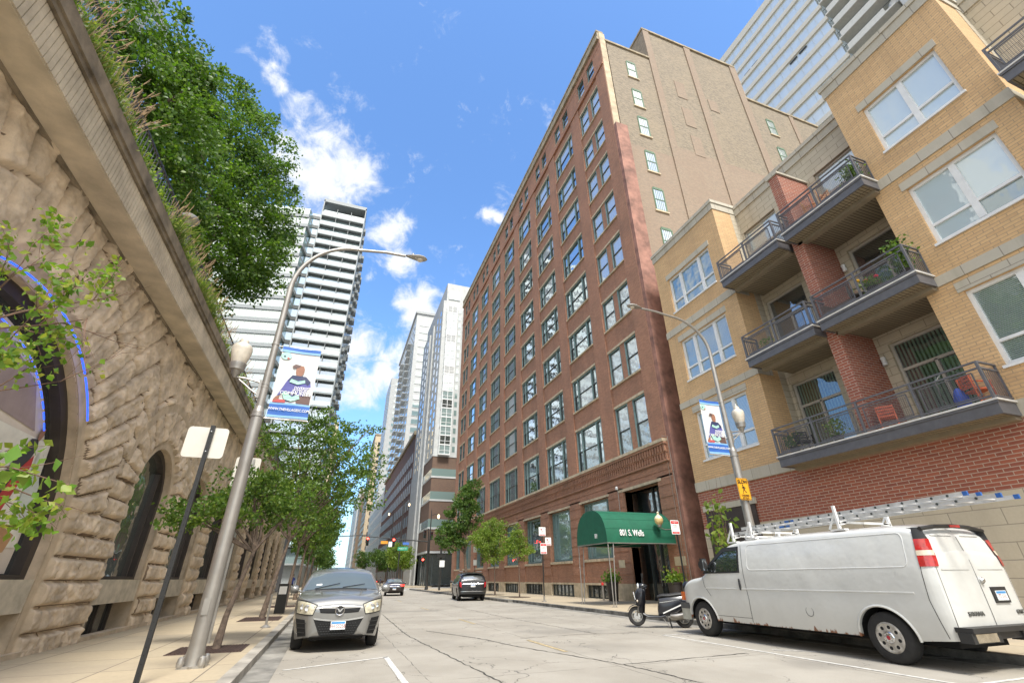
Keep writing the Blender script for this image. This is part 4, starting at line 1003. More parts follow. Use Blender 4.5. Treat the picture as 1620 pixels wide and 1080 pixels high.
def left_hall():
    root = thing('rough_stone_hall', 'rusticated sandstone hall with round arched windows under a deep concrete cornice', 'building', (XL, 8.7, 0))
    def patch(y0, y1, st):
        ys = np.arange(y0, y1+st*.5, st); zs = np.arange(.02, 7.9, st if st < .08 else .08)
        Y, Z = np.meshgrid(ys, zs, indexing='ij')
        D = np.zeros_like(Y); hole = np.zeros(Y.shape, bool); smoothm = np.zeros(Y.shape, bool)
        # default: coursed ashlar
        ch = .465; row = np.floor((Z-.02)/ch).astype(int); fz = (Z-.02)/ch-row
        bl = .95; sh = hashi(row, row*0, 3)*bl
        col = np.floor((Y+sh)/bl).astype(int); cut = hashi(row, col, 7)*.25
        fy = (Y+sh)/bl-col
        ez = np.minimum(fz, 1-fz)*ch; ey = np.minimum(fy, 1-fy)*bl
        hid = hashi(row, col, 1)
        # radiating voussoirs above the springing of the nearest arch
        best = np.full(Y.shape, 1e9)
        for k, (yc, r, zs_, zc) in enumerate(OPEN):
            d = np.abs(Y-yc)-r
            near = d < best; best = np.where(near, d, best)
        for k, (yc, r, zs_, zc) in enumerate(OPEN):
            d = np.abs(Y-yc)-r; near = d <= best+1e-9
            R_ = np.hypot(Y-yc, Z-zc); A = np.arctan2(Z-zc, Y-yc)
            big = r > 3
            zt = zc+(.9 if big else .15)
            rad = near & (Z > zt)
            na = 34 if big else 15
            ai = np.floor(A/math.pi*na).astype(int); fa = A/math.pi*na-ai
            ln = 1.7 if big else 2.3
            rs = hashi(ai, ai*0+k, 5)*ln; ri = np.floor((R_+rs)/ln).astype(int); fr = (R_+rs)/ln-ri
            ea = np.minimum(fa, 1-fa)*math.pi/na*R_; er = np.minimum(fr, 1-fr)*ln
            ez = np.where(rad, ea, ez); ey = np.where(rad, er, ey); hid = np.where(rad, hashi(ai, ri, 9+k), hid)
            # trim ring and hood
            tr = near & (R_ > r) & (R_ < r+(.34 if big else .26)) & (Z > zc)
            jam = near & (np.abs(Y-yc) < r+(.30 if big else .16)) & (Z <= zc) & (Z > .1)
            smoothm |= tr | jam
            if not big:
                hood = near & (R_ > 2.62) & (R_ < 2.9) & (Z > zc+.6)
                D = np.where(hood, .13, D); smoothm |= hood
            hole |= (R_ < r) & (Z > zc)
            hole |= (np.abs(Y-yc) < r) & (Z <= zc) & (Z > .1)
        e_ = np.minimum(ez, ey)+(vnoise(Y, Z, 8, 6.0)-.5)*.012; pil = np.clip(e_/.075, 0, 1)**.6
        fb = (vnoise(Y, Z, 1, 3.1)*.5+vnoise(Y, Z, 2, 7.3)*.3+vnoise(Y, Z, 3, 17.0)*.2)
        rid = np.floor(vnoise(Y, Z*1.7, 4, 4.5)*5)/5
        rock = pil*(.13+.085*fb+.07*hid+.03*rid)-.05
        D = np.where(smoothm, np.where(D > 0, D, .035+.004*fb), rock)
        D = np.where(hole, .035, D)
        for _ in range(2 if st < .04 else 1):
            Dp = np.pad(D, 1, mode='edge'); D = (Dp[1:-1, 1:-1]*2+Dp[:-2, 1:-1]+Dp[2:, 1:-1]+Dp[1:-1, :-2]+Dp[1:-1, 2:])/6
        D = D+np.where(smoothm, 0, np.clip(D, 0, .1)/.1*((vnoise(Y, Z, 21, 13.0)-.5)*.035+(vnoise(Y+Z, Z-Y, 22, 8.0)-.5)*.03))
        V = np.stack([XL+D, Y, Z], -1).reshape(-1, 3)
        ny, nz = Y.shape
        i, j = np.meshgrid(np.arange(ny-1), np.arange(nz-1), indexing='ij')
        a = i*nz+j
        bad = hole[:-1, :-1] & hole[1:, :-1] & hole[:-1, 1:] & hole[1:, 1:]
        sm = smoothm[:-1, :-1]
        F = np.stack([a, a+nz, a+nz+1, a+1], -1)[~bad]
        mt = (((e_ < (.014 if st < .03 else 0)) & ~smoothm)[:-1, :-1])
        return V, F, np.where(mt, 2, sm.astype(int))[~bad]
    for y0, y1, st in ((3.0, 9, .032), (9, 21, .026), (21, 36, .05), (36, 63, .12)):
        V, F, sm = patch(y0, y1, st)
        me = bpy.data.meshes.new('stone_wall'); 
        V = V-np.array([XL, 8.7, 0])
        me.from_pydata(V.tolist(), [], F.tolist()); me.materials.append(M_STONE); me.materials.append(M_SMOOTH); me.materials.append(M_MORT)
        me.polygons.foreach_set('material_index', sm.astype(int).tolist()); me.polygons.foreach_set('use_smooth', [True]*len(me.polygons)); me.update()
        o = bpy.data.objects.new('stone_wall', me); COL.objects.link(o); o.parent = root
    # reveals, sills, frames, glass
    for k, (yc, r, zs_, zc) in enumerate(OPEN):
        big = r > 3; dep = .55; m = MB(); x1 = XL+.05
        n = 40 if big else 20
        pts = [(yc+r, .08)]+[(yc+r*math.cos(math.pi*i/n), zc+r*math.sin(math.pi*i/n)) for i in range(n+1)]+[(yc-r, .08)]
        for a, b in zip(pts, pts[1:]):
            m.quad((x1, *a), (x1, *b), (x1-dep, *b), (x1-dep, *a))
        # clean outer margin ring so the sawn grid edge is covered
        for i in range(len(pts)-1):
            def o_(p, e):
                dy, dz = p[0]-yc, max(p[1]-zc, 0); l = math.hypot(dy, dz) or 1; return (yc+dy/l*(l+e), zc+dz/l*(l+e)) if p[1] > zc else (p[0]+(e if p[0] > yc else -e), p[1])
            a, b = pts[i], pts[i+1]; e = .14; a2, b2 = o_(a, e), o_(b, e)
            m.quad((x1+.006, *a), (x1+.006, *a2), (x1+.006, *b2), (x1+.006, *b))
        m.build('arch_reveal', M_SMOOTH, root)
        s = MB(); s.box(XL-.6, XL+.04, yc-r-.0, yc+r+.0, .88, zs_); s.build('sill', M_SILL, root)
        b = MB(); b.box(XL-.55, XL-.45, yc-r, yc+r, .05, .88); 
        bw = b.build('basement_window', G_DARK, root)
        b = MB()
        for i in range(int(2*r/.9)+1): b.box(XL-.45, XL-.38, yc-r+i*.9, yc-r+i*.9+.08, .05, .88)
        b.build('frame', M_BRONZE, bw)
        # deep bronze frame following the arch
        fr = MB(); xo, xi = XL+.12, XL-.34; wdt = .22 if big else .17
        def arc(rr, i): return (yc+rr*math.cos(math.pi*i/n), zc+rr*math.sin(math.pi*i/n))
        def seg(a, b, a2, b2):
            fr.quad((xo-.25, *a), (xo-.25, *b), (xo-.25, *b2), (xo-.25, *a2)); fr.quad((xo-.25, *a2), (xo-.25, *b2), (xi, *b2), (xi, *a2))
        for i in range(n): seg(arc(r, i), arc(r, i+1), arc(r-wdt, i), arc(r-wdt, i+1))
        fr.box(xi, xo-.25, yc+r-wdt, yc+r, zs_, zc); fr.box(xi, xo-.25, yc-r, yc-r+wdt, zs_, zc); fr.box(xi, xo-.25, yc-r+wdt, yc+r-wdt, zs_, zs_+.08)
        if not big: fr.box(xi, xo-.3, yc+r-wdt-.42, yc+r-wdt-.36, zs_, zc+.9); fr.box(xi+.02, xo-.3, yc-.9, yc-.84, zs_, zc+.8)
        f = fr.build('arched_window', M_BRONZE, root)
        g = MB(); gp = [(yc+r, zs_)]+[arc(r, i) for i in range(n+1)]+[(yc-r, zs_)]
        g.poly(gp, lambda u, v, d: (xi+.03, u, v)); g.build('pane', G_DARK if big else G_ARCH, f)
        if big:
            # poster filling the window: plain white room, red chairs, two standing figures
            X = xi+.06; P = MB(); pr = r-.42; pp = [(yc+pr*math.cos(math.pi*i/n), zc+pr*math.sin(math.pi*i/n)) for i in range(n+1)]
            P.poly([(yc+pr, zs_+.1)]+pp+[(yc-pr, zs_+.1)], lambda u, v, d: (X, u, v))
            po = P.build('window_poster', mat('poster_paper', (.62, .55, .47), .6, var=.12, scale=.8), f)
            def shape(nm, pts_, col, dx):
                q = MB(); q.poly(pts_, lambda u, v, d: (X+dx, u, v)); q.build(nm, mat('poster_'+nm, col, .6, var=.08), po)
            shape('grey_ceiling', [(7.2, 4.6), (9.0, 5.3), (10.6, 4.75), (11.2, 4.0), (9.4, 4.1), (8.2, 3.9)], (.34, .27, .26), .012)
            shape('white_wall', [(9.2, 3.9), (11.9, 3.9), (12.25, 2.0), (10.8, 1.9), (9.4, 2.2)], (.72, .70, .62), .012)
            shape('red_chair', [(8.9, 1.56), (10.9, 1.56), (10.95, 2.1), (10.5, 2.75), (10.1, 3.0), (9.6, 2.5), (9.1, 2.3)], (.50, .03, .03), .018)
            shape('dark_coat', [(10.6, 1.9), (10.95, 1.9), (11.35, 3.2), (11.5, 3.75), (11.42, 3.9), (11.2, 3.85), (10.9, 3.2)], (.05, .05, .06), .024)
            shape('red_dress', [(10.95, 2.0), (11.2, 2.3), (11.55, 3.4), (11.5, 3.6), (11.25, 3.3), (11.0, 2.7)], (.45, .05, .05), .030)
            shape('face', [(11.44, 3.86), (11.5, 3.98), (11.48, 4.1), (11.4, 4.12), (11.34, 4.0), (11.36, 3.88)], (.30, .16, .11), .034)
            shape('wood_table', [(10.9, 2.5), (12.0, 2.2), (11.9, 1.9), (10.9, 1.75)], (.42, .24, .12), .026)
            shape('red_boot', [(10.8, 1.56), (11.3, 1.56), (11.4, 2.35), (11.1, 2.0)], (.5, .04, .04), .036)
            shape('pale_screen', [(11.6, 3.7), (12.1, 3.1), (12.2, 2.3), (11.7, 2.5)], (.55, .60, .55), .03)
            for rr, xx, dsh in ((r+.03, XL+.19, 0), (r-.55, xi+.12, 1)):
                t = MB(); N = 60
                for i in range(N):
                    if dsh and i % 3 == 2: continue
                    a0 = .70+i/N*1.4; a1 = .70+(i+1)/N*1.4
                    if dsh == 0 and (i % 12) == 11: continue
                    t.tube([(xx, yc+rr*math.cos(a0), zc+rr*math.sin(a0)), (xx, yc+rr*math.cos(a1), zc+rr*math.sin(a1))], .017 if not dsh else .013, 6)
                t.build('blue_neon_tube', mat('lit_blue_neon', (.02, .06, .8), .4, emit=(.02, .09, 1.0), estr=1.1), root)
    fb = MB()
    for y in np.arange(3, 63, .8): fb.box(XL-.1, XL+.16, y, y+.79, .1, .22)
    fb.build('plinth', M_SMOOTH, root)
    # cornice
    c = MB(); c.box(XL-.3, -4.77, 2, 63, 7.78, 8.62); c.build('cornice', M_CONC, root)
    c = MB()
    for y in np.arange(2, 45, .105): c.box(-4.77, -4.752, y, y+.088, 7.80, 8.38)
    c.build('reeded_band', M_CONC, root)
    c = MB(); c.box(-4.95, -4.70, 2, 63, 8.40, 8.50); c.box(-4.95, -4.66, 2, 63, 8.50, 8.78); c.build('coping', M_CONCS, root)
    c = MB(); c.box(-5.36, -5.30, 2, 63, 7.72, 7.779); c.build('soffit_joint', M_CONCS, root)
    b = MB(); b.box(-40, XL-.7, 2, 63, 0, 8.4); b.box(XL-.75, XL-.3, 2, 63, 7.9, 8.4); b.build('hall_body', M_CONC, root)
G_ARCH = glassmat('arched_window_glass', (.03, .05, .042), .42, wav=.03, wscale=1.4)
left_hall()
def terrace():
    d = MB(); d.box(-40, -4.96, 2, 63, 8.41, 8.6); o = struct('terrace_soil', d, mat('planting_soil', (.07, .055, .035), .95, var=.3))
    root = thing('terrace_railing', 'dark metal railing along the planted terrace above the stone cornice', 'railing', (-4.86, 30, 8.6))
    r = MB(); r.bar((-4.86, 2, 9.62), (-4.86, 62, 9.62), .04); r.build('top_rail', M_IRON, root)
    r = MB(); r.bar((-4.86, 2, 8.85), (-4.86, 62, 8.85), .03); r.build('bottom_rail', M_IRON, root)
    for i in range(26): r = MB(); r.bar((-4.86, 2.2+i*2.4, 8.6), (-4.86, 2.2+i*2.4, 9.66), .045); r.build('post', M_IRON, root)
    r = MB()
    for y in np.arange(2.3, 45, .13): r.bar((-4.86, y, 8.85), (-4.86, y, 9.62), .015)
    r.build('infill_bars', M_IRON, root)['kind'] = 'stuff'
terrace()
# ================================================================== vegetation
L_BIG = leafmat('linden_leaf', (.028, .072, .012), (.095, .18, .022), (.19, .28, .04), .4, scale=.35)
L_LIN = leafmat('street_tree_leaf', (.042, .09, .018), (.095, .17, .03), (.22, .29, .05), .42, scale=.8)
L_LOC = leafmat('locust_leaf', (.10, .17, .03), (.19, .27, .045), (.32, .36, .08), .5, scale=.8)
L_DRK = leafmat('dark_elm_leaf', (.04, .09, .022), (.08, .15, .03), (.16, .22, .05), .4, scale=.6)
L_NEAR = leafmat('sapling_leaf', (.08, .17, .02), (.18, .29, .035), (.36, .34, .06), .45, scale=3)
L_GRS = leafmat('grass_blade', (.09, .15, .03), (.17, .25, .05), (.34, .27, .12), .4, scale=1.2)
M_BARK = mat('grey_brown_bark', (.13, .095, .07), .9, var=.35, scale=9, bump=.8, bscale=50)
M_BARKL = mat('red_brown_bark', (.17, .105, .07), .85, var=.3, scale=12, bump=.6, bscale=60)
def leaves(name, pts, nrm, size, m, parent, seed=0, shape='oval', droop=.3, sizevar=.35):
    """one leaf (folded, two quads) at every point"""
    rs = np.random.RandomState(seed); n = len(pts)
    d = rs.normal(size=(n, 3)); d[:, 2] -= droop; d += nrm*.8; d /= np.linalg.norm(d, axis=1)[:, None]
    u = rs.normal(size=(n, 3)); u[:, 2] *= .5; s = np.cross(d, u); s /= np.linalg.norm(s, axis=1)[:, None]
    up = np.cross(s, d)
    L = (size*(1+sizevar*rs.uniform(-1, 1, n)))[:, None]; W = L*(.34 if shape == 'oval' else .28)
    a = pts; b = pts+d*L*.5+s*W+up*L*.09; c = pts+d*L+up*-L*.05; e = pts+d*L*.5-s*W+up*L*.09; mid = pts+d*L*.5
    V = np.stack([a, b, c, e, mid], 1).reshape(-1, 3)-np.array(wloc(parent))
    i = np.arange(n)[:, None]*5
    F = np.concatenate([i+np.array([[0, 1, 4, 4]]), i+np.array([[1, 2, 4, 4]]), i+np.array([[2, 3, 4, 4]]), i+np.array([[3, 0, 4, 4]])], 0)[:, :3]
    me = bpy.data.meshes.new(name); me.vertices.add(len(V)); me.vertices.foreach_set('co', V.ravel())
    me.loops.add(F.size); me.loops.foreach_set('vertex_index', F.ravel()); me.polygons.add(len(F)); me.polygons.foreach_set('loop_start', np.arange(0, F.size, 3)); me.update(calc_edges=True); me.validate()
    me.materials.append(m); o = bpy.data.objects.new(name, me); COL.objects.link(o); o.parent = parent; return o
def crownpts(blobs, n, seed, shell=.55, clump=.35, nclump=220, squash=.6):
    """leaf positions gathered in clumps near the surfaces of several ellipsoids"""
    rs = np.random.RandomState(seed); vol = np.array([b[3]*b[4]*b[5] for b in blobs])**(2/3); pr = vol/vol.sum()
    k = rs.choice(len(blobs), nclump, p=pr); B = np.array(blobs)[k]
    v = rs.normal(size=(nclump, 3)); v /= np.linalg.norm(v, axis=1)[:, None]; rad = 1-shell*rs.rand(nclump)**2
    C = B[:, :3]+v*B[:, 3:6]*rad[:, None]
    j = rs.choice(nclump, n); w = rs.normal(size=(n, 3)); w /= np.linalg.norm(w, axis=1)[:, None]
    sz = clump*(.55+.9*rs.rand(nclump))[j]
    off = w*(rs.rand(n)**.5*sz)[:, None]; off[:, 2] *= squash
    return C[j]+off, v[j]
def limbs(mb, base, targets, r0, seed, split=None, n=6):
    rs = random.Random(seed)
    for t in targets:
        a = Vector(base); b = Vector(t); pts = []; rr = []
        for i in range(6):
            f = i/5; p = a.lerp(b, f); p.z += math.sin(f*math.pi)*(b-a).length*.06
            if 0 < i < 5: p += Vector((rs.uniform(-1, 1), rs.uniform(-1, 1), rs.uniform(-.6, .6)))*(b-a).length*.035
            pts.append(p); rr.append(r0*(1-f*.82))
        mb.tube(pts, rr, n)
        for q in range(3):
            s = pts[rs.randint(2, 4)]; e = s+Vector((rs.uniform(-1, 1), rs.uniform(-1, 1), rs.uniform(.1, 1)))*min((b-a).length*.3, .8)
            mb.tube([s, s.lerp(e, .5)+Vector((0, 0, .05)), e], [r0*.35, r0*.2, r0*.07], 5)
def tree(name, label, base, trunk, blobs, nleaf, leafsize, m, seed, group=None, bark=None, nclump=220, clump=.35, r0=.12, shape='oval', limbr=.4, cat='tree', shell=.55, droop=.3):
    root = thing(name, label, cat, base, group=group)
    t = MB(); k = len(trunk); t.tube(trunk, [r0*(1-.45*i/(k-1))*(1.25 if i == 0 else 1) for i in range(k)], 10)
    t.build('trunk', bark or M_BARK, root, smooth=True)
    lm = MB(); rs = random.Random(seed); tg = []
    for b in blobs:
        for _ in range(3 if len(blobs) < 6 else 2): tg.append((b[0]+rs.uniform(-.5, .5)*b[3], b[1]+rs.uniform(-.5, .5)*b[4], b[2]+rs.uniform(-.1, .6)*b[5]))
    limbs(lm, trunk[-1], tg, r0*limbr, seed)
    lm.build('limbs', bark or M_BARK, root, smooth=True)
    P, N = crownpts(blobs, nleaf, seed, nclump=nclump, clump=clump, shell=shell)
    leaves('crown', P, N, leafsize, m, root, seed, shape, droop)
    return root
# big trees on the terrace
tree('linden_tree', 'huge dense green tree on the terrace, its rounded crown against the blue sky', (-9.6, 22, 8.6), [(-9.6, 22, 8.5), (-9.5, 22.1, 11), (-9.2, 22, 14)],
     [(-9.2, 22, 19.5, 3.6, 3.4, 5.0), (-7.3, 22, 17.6, 2.7, 3.0, 3.4), (-6.7, 22.5, 20.3, 2.0, 2.6, 2.7), (-8.2, 22, 23.8, 2.6, 2.6, 2.4), (-10.3, 22, 25.6, 2.6, 2.6, 2.3), (-11.8, 22, 22.5, 2.8, 2.6, 4), (-8.0, 21.5, 14.6, 2.3, 2.4, 1.9), (-6.1, 22, 15.6, 1.5, 2.0, 1.6), (-10.5, 21, 15.5, 2.6, 2.4, 2.6)],
     66000, .17, L_BIG, 3, bark=M_BARK, nclump=820, clump=.62, r0=.34, shell=.45, limbr=.5)
tree('linden_tree', 'second big green tree, darker and nearer, at the top left behind the railing', (-9.2, 13.5, 8.6), [(-9.2, 13.5, 8.5), (-9.2, 13.5, 11), (-9.0, 13.5, 13)],
     [(-8.6, 14, 15.5, 2.6, 2.4, 3.2), (-9.3, 13.4, 18.0, 2.4, 2.4, 2.2), (-7.4, 14.5, 13.0, 1.6, 1.9, 1.9), (-9.6, 12.0, 13.4, 2.0, 2.0, 2.2)],
     34000, .15, L_BIG, 8, nclump=420, clump=.52, r0=.25, shell=.5)
def grass():
    rs = np.random.RandomState(2); V = []; F = []
    def tuft(c, n, h, sp, lean):
        for _ in range(n):
            b = np.array(c)+np.array([rs.normal()*sp*.3, rs.normal()*sp, 0]); a = rs.rand()*6.283; o = np.array([math.cos(a), math.sin(a), 0])*lean*rs.rand()*h+np.array([.22*h*rs.rand(), 0, 0])
            hh = h*(.5+.6*rs.rand()); w = np.array([-math.sin(a), math.cos(a), 0])*.010
            p1 = b+o*.4+np.array([0, 0, hh*.6]); p2 = b+o+np.array([0, 0, hh*(.95 if rs.rand() < .6 else .6)])
            i = len(V); V.extend([b-w, b+w, p1+w*.8, p1-w*.8, p2]); F.extend([(i, i+1, i+2, i+3), (i+3, i+2, i+4)])
    for y in np.arange(4.2, 34, .16):
        k = .5+.5*math.sin(y*1.9)+.4*math.sin(y*5.3)
        dense = 1.25 if (y < 7.0 or 10.5 < y < 16) else .65
        tuft((-4.74, y, 8.76), int(20*dense*(1+.5*k)), .50*dense*(.6+.45*k), .07, .8)
    V = np.array(V)-np.array([-4.92, 15, 8.72])
    me = bpy.data.meshes.new('terrace_grasses'); me.from_pydata(V.tolist(), [], F); me.materials.append(L_GRS)
    o = bpy.data.objects.new('terrace_grasses', me); COL.objects.link(o); o.location = (-4.92, 15, 8.72)
    tag(o, 'wild green grasses spilling over the concrete coping of the terrace', 'grass', kind='stuff')
    # seed heads
    m = MB()
    for _ in range(420):
        y = rs.choice([rs.uniform(4.5, 8), rs.uniform(10, 17), rs.uniform(17, 30)]); b = Vector((-4.76+rs.normal()*.04, y, 8.77)); h = rs.uniform(.4, .85); d = Vector((rs.uniform(.05, .5), rs.uniform(-.35, .35), 0))*h
        m.tube([b, b+d*.4+Vector((0, 0, h*.6)), b+d+Vector((0, 0, h))], [.004, .003, .002], 3, cap=False); m.tube([b+d*.75+Vector((0, 0, h*.85)), b+d+Vector((0, 0, h*1.08))], [.009, .004], 4)
    tag(m.build('dry_seed_heads', mat('straw', (.36, .25, .14), .8, var=.2), loc=(-4.92, 15, 8.75)), 'dry straw coloured seed heads standing above the terrace grasses', 'grass', kind='stuff')
    pts = []
    for y in np.arange(5, 34, .035): pts.append((-4.76+rs.normal()*.07, y, 8.82+abs(rs.normal())*.17*(1 if int(y/1.7) % 2 else .5)))
    P = np.repeat(np.array(pts), 3, 0)+rs.normal(size=(len(pts)*3, 3))*.06
    r2 = thing('terrace_groundcover', 'low leafy groundcover along the edge of the terrace planter', 'plants', (-4.95, 15, 8.7), kind='stuff')
    o = leaves('low_leaves', P, np.tile([.5, 0, .5], (len(P), 1)), .075, L_LOC, r2, 5); o['kind'] = 'stuff'
grass()
# street trees, left pavement
tree('street_tree', 'slim leaning street tree nearest the camera, growing from the brown grate behind the lamp post', (-1.98, 12.75, .13), [(-1.98, 12.75, .12), (-1.96, 12.9, .7), (-1.86, 13.1, 1.4), (-1.76, 13.3, 2.0)],
     [(-1.9, 13.4, 3.1, 1.0, 1.0, .65), (-2.75, 13.4, 3.0, .9, .8, .45), (-1.35, 13.6, 3.4, .7, .8, .45), (-3.45, 13.4, 2.75, .6, .6, .35), (-1.0, 13.5, 2.9, .45, .6, .35), (-2.2, 13.4, 3.6, .7, .7, .35)],
     6500, .085, L_LIN, 11, r0=.07, nclump=230, clump=.25, limbr=.5, shell=.8, group='street trees on the left pavement')
tree('street_tree', 'taller street tree with a wide feathery crown in front of the pale balcony tower', (-2.1, 21.6, .13), [(-2.1, 21.6, .12), (-2.0, 21.7, 1.0), (-1.85, 21.8, 2.0), (-1.7, 21.9, 2.8)],
     [(-1.6, 22, 5.4, 1.6, 1.6, 1.3), (-.4, 22, 6.6, 1.5, 1.5, 1.2), (-2.6, 22, 6.8, 1.3, 1.4, 1.2), (-1.2, 22, 7.6, 1.2, 1.2, .75), (-2.8, 22, 4.2, 1.1, 1.2, .8), (-.2, 22, 4.7, 1.0, 1.2, .7), (.7, 22, 7.7, .7, .6, .35), (.8, 22, 5.6, .8, .8, .5), (-1.5, 22, 3.6, 1.2, 1.0, .5)],
     10000, .12, L_LIN, 12, r0=.09, nclump=330, clump=.36, limbr=.5, shell=.8, group='street trees on the left pavement')
tree('street_tree', 'third street tree with its crown hanging over the roof of the silver car', (-2.0, 30.5, .13), [(-2.0, 30.5, .12), (-1.9, 30.5, 1.5), (-1.8, 30.5, 3.0)],
     [(-1.4, 30.5, 5.6, 2.0, 2.0, 1.6), (.2, 30.5, 7.2, 1.7, 1.8, 1.3), (-2.8, 30.5, 7.4, 1.7, 1.8, 1.5), (1.3, 30.5, 5.9, 1.3, 1.3, .8), (1.8, 30.5, 8.1, .9, .9, .5), (-.8, 30.5, 8.8, 1.4, 1.4, .8), (-1.2, 30.5, 4.0, 1.6, 1.4, .6)],
     7000, .14, L_LIN, 13, r0=.11, nclump=300, clump=.42, shell=.8, group='street trees on the left pavement')
for i, (y, lab) in enumerate(((40, 'fourth street tree on the left, partly hidden by the one in front'), (50, 'fifth street tree on the left, next to last before the junction'), (61, 'street tree on the left pavement just before the junction'))):
    tree('street_tree', lab, (-2.0, y, .13), [(-2.0, y, .12), (-1.95, y, 2), (-1.9, y, 3.2)],
         [(-1.9, y, 5.0, 2.0, 2.0, 1.5), (-1.0, y, 6.2, 1.6, 1.6, 1.2), (-2.8, y, 6.5, 1.6, 1.6, 1.3)], 6500, .2, L_DRK if i else L_LIN, 20+i, r0=.12, nclump=140, clump=.6, group='street trees on the left pavement')
# right pavement
tree('elm_tree', 'dark green tree with a tall crown behind the black parked car', (12.9, 49, .13), [(12.9, 49, .12), (12.8, 49, 2.0), (12.6, 49, 3.6)],
     [(11.6, 49, 6.6, 1.3, 1.5, 1.5), (12.6, 49, 8.6, 1.2, 1.4, 1.3), (10.6, 49, 5.2, 1.0, 1.2, 1.0), (13.3, 49, 7.0, .9, 1.2, 1.2), (11.4, 49, 4.4, 1.1, 1.2, .7), (13.3, 49, 9.9, .8, .9, .8)], 10500, .2, L_DRK, 31, r0=.2, nclump=230, clump=.45)
tree('locust_tree', 'light green young tree with drooping foliage beside the rear of the black car', (13.1, 40.5, .13), [(13.1, 40.5, .12), (13.05, 40.5, 1.6), (13.0, 40.5, 2.6)],
     [(12.6, 40.5, 4.2, 1.2, 1.2, 1.1), (13.0, 40.5, 5.2, 1.0, 1.0, .8), (11.7, 40.5, 4.4, .8, .9, .7), (12.9, 40.5, 3.1, 1.1, 1.0, .6)], 9500, .14, L_LOC, 32, r0=.06, nclump=200, clump=.4, shape='thin', shell=.8, droop=.6)
tree('locust_tree', 'small thin light green tree on the right pavement left of the pole with three signs', (13.0, 34.5, .13), [(13.0, 34.5, .12), (13.0, 34.5, 1.4), (12.98, 34.5, 2.5)],
     [(12.9, 34.5, 3.7, .8, .8, .7), (12.2, 34.5, 3.2, .6, .7, .45), (13.5, 34.5, 3.1, .6, .6, .5), (12.9, 34.5, 4.5, .35, .4, .5)], 4800, .12, L_LOC, 33, r0=.045, nclump=120, clump=.3, shape='thin', shell=.8, droop=.6)
for i, (x, y, h, m, lab) in enumerate(((12.8, 100, 8.5, L_LOC, 'tree past the junction on the right, above the dark sedan'), (13.2, 128, 9, L_DRK, 'farther tree on the right pavement past the junction'), (13.0, 150, 10, L_DRK, 'far tree on the right pavement, deep in the street'),
                             (-2.2, 96, 9, L_DRK, 'tree past the junction on the left pavement'), (-2.2, 118, 10, L_DRK, 'second tree past the junction on the left'), (-2.5, 145, 11, L_DRK, 'farthest tree on the left pavement'), (11.0, 190, 12, L_DRK, 'dark treetop at the far end of the street'))):
    tree('avenue_tree', lab, (x, y, .13), [(x, y, .12), (x, y, h*.25), (x, y, h*.45)], [(x, y, h*.62, 2.3, 2.3, h*.22), (x+1.2, y, h*.5, 1.6, 1.6, h*.15), (x-1.1, y, h*.72, 1.7, 1.7, h*.17)], 4200, .32, m, 40+i, r0=.14, nclump=110, clump=.8, group='trees past the junction')
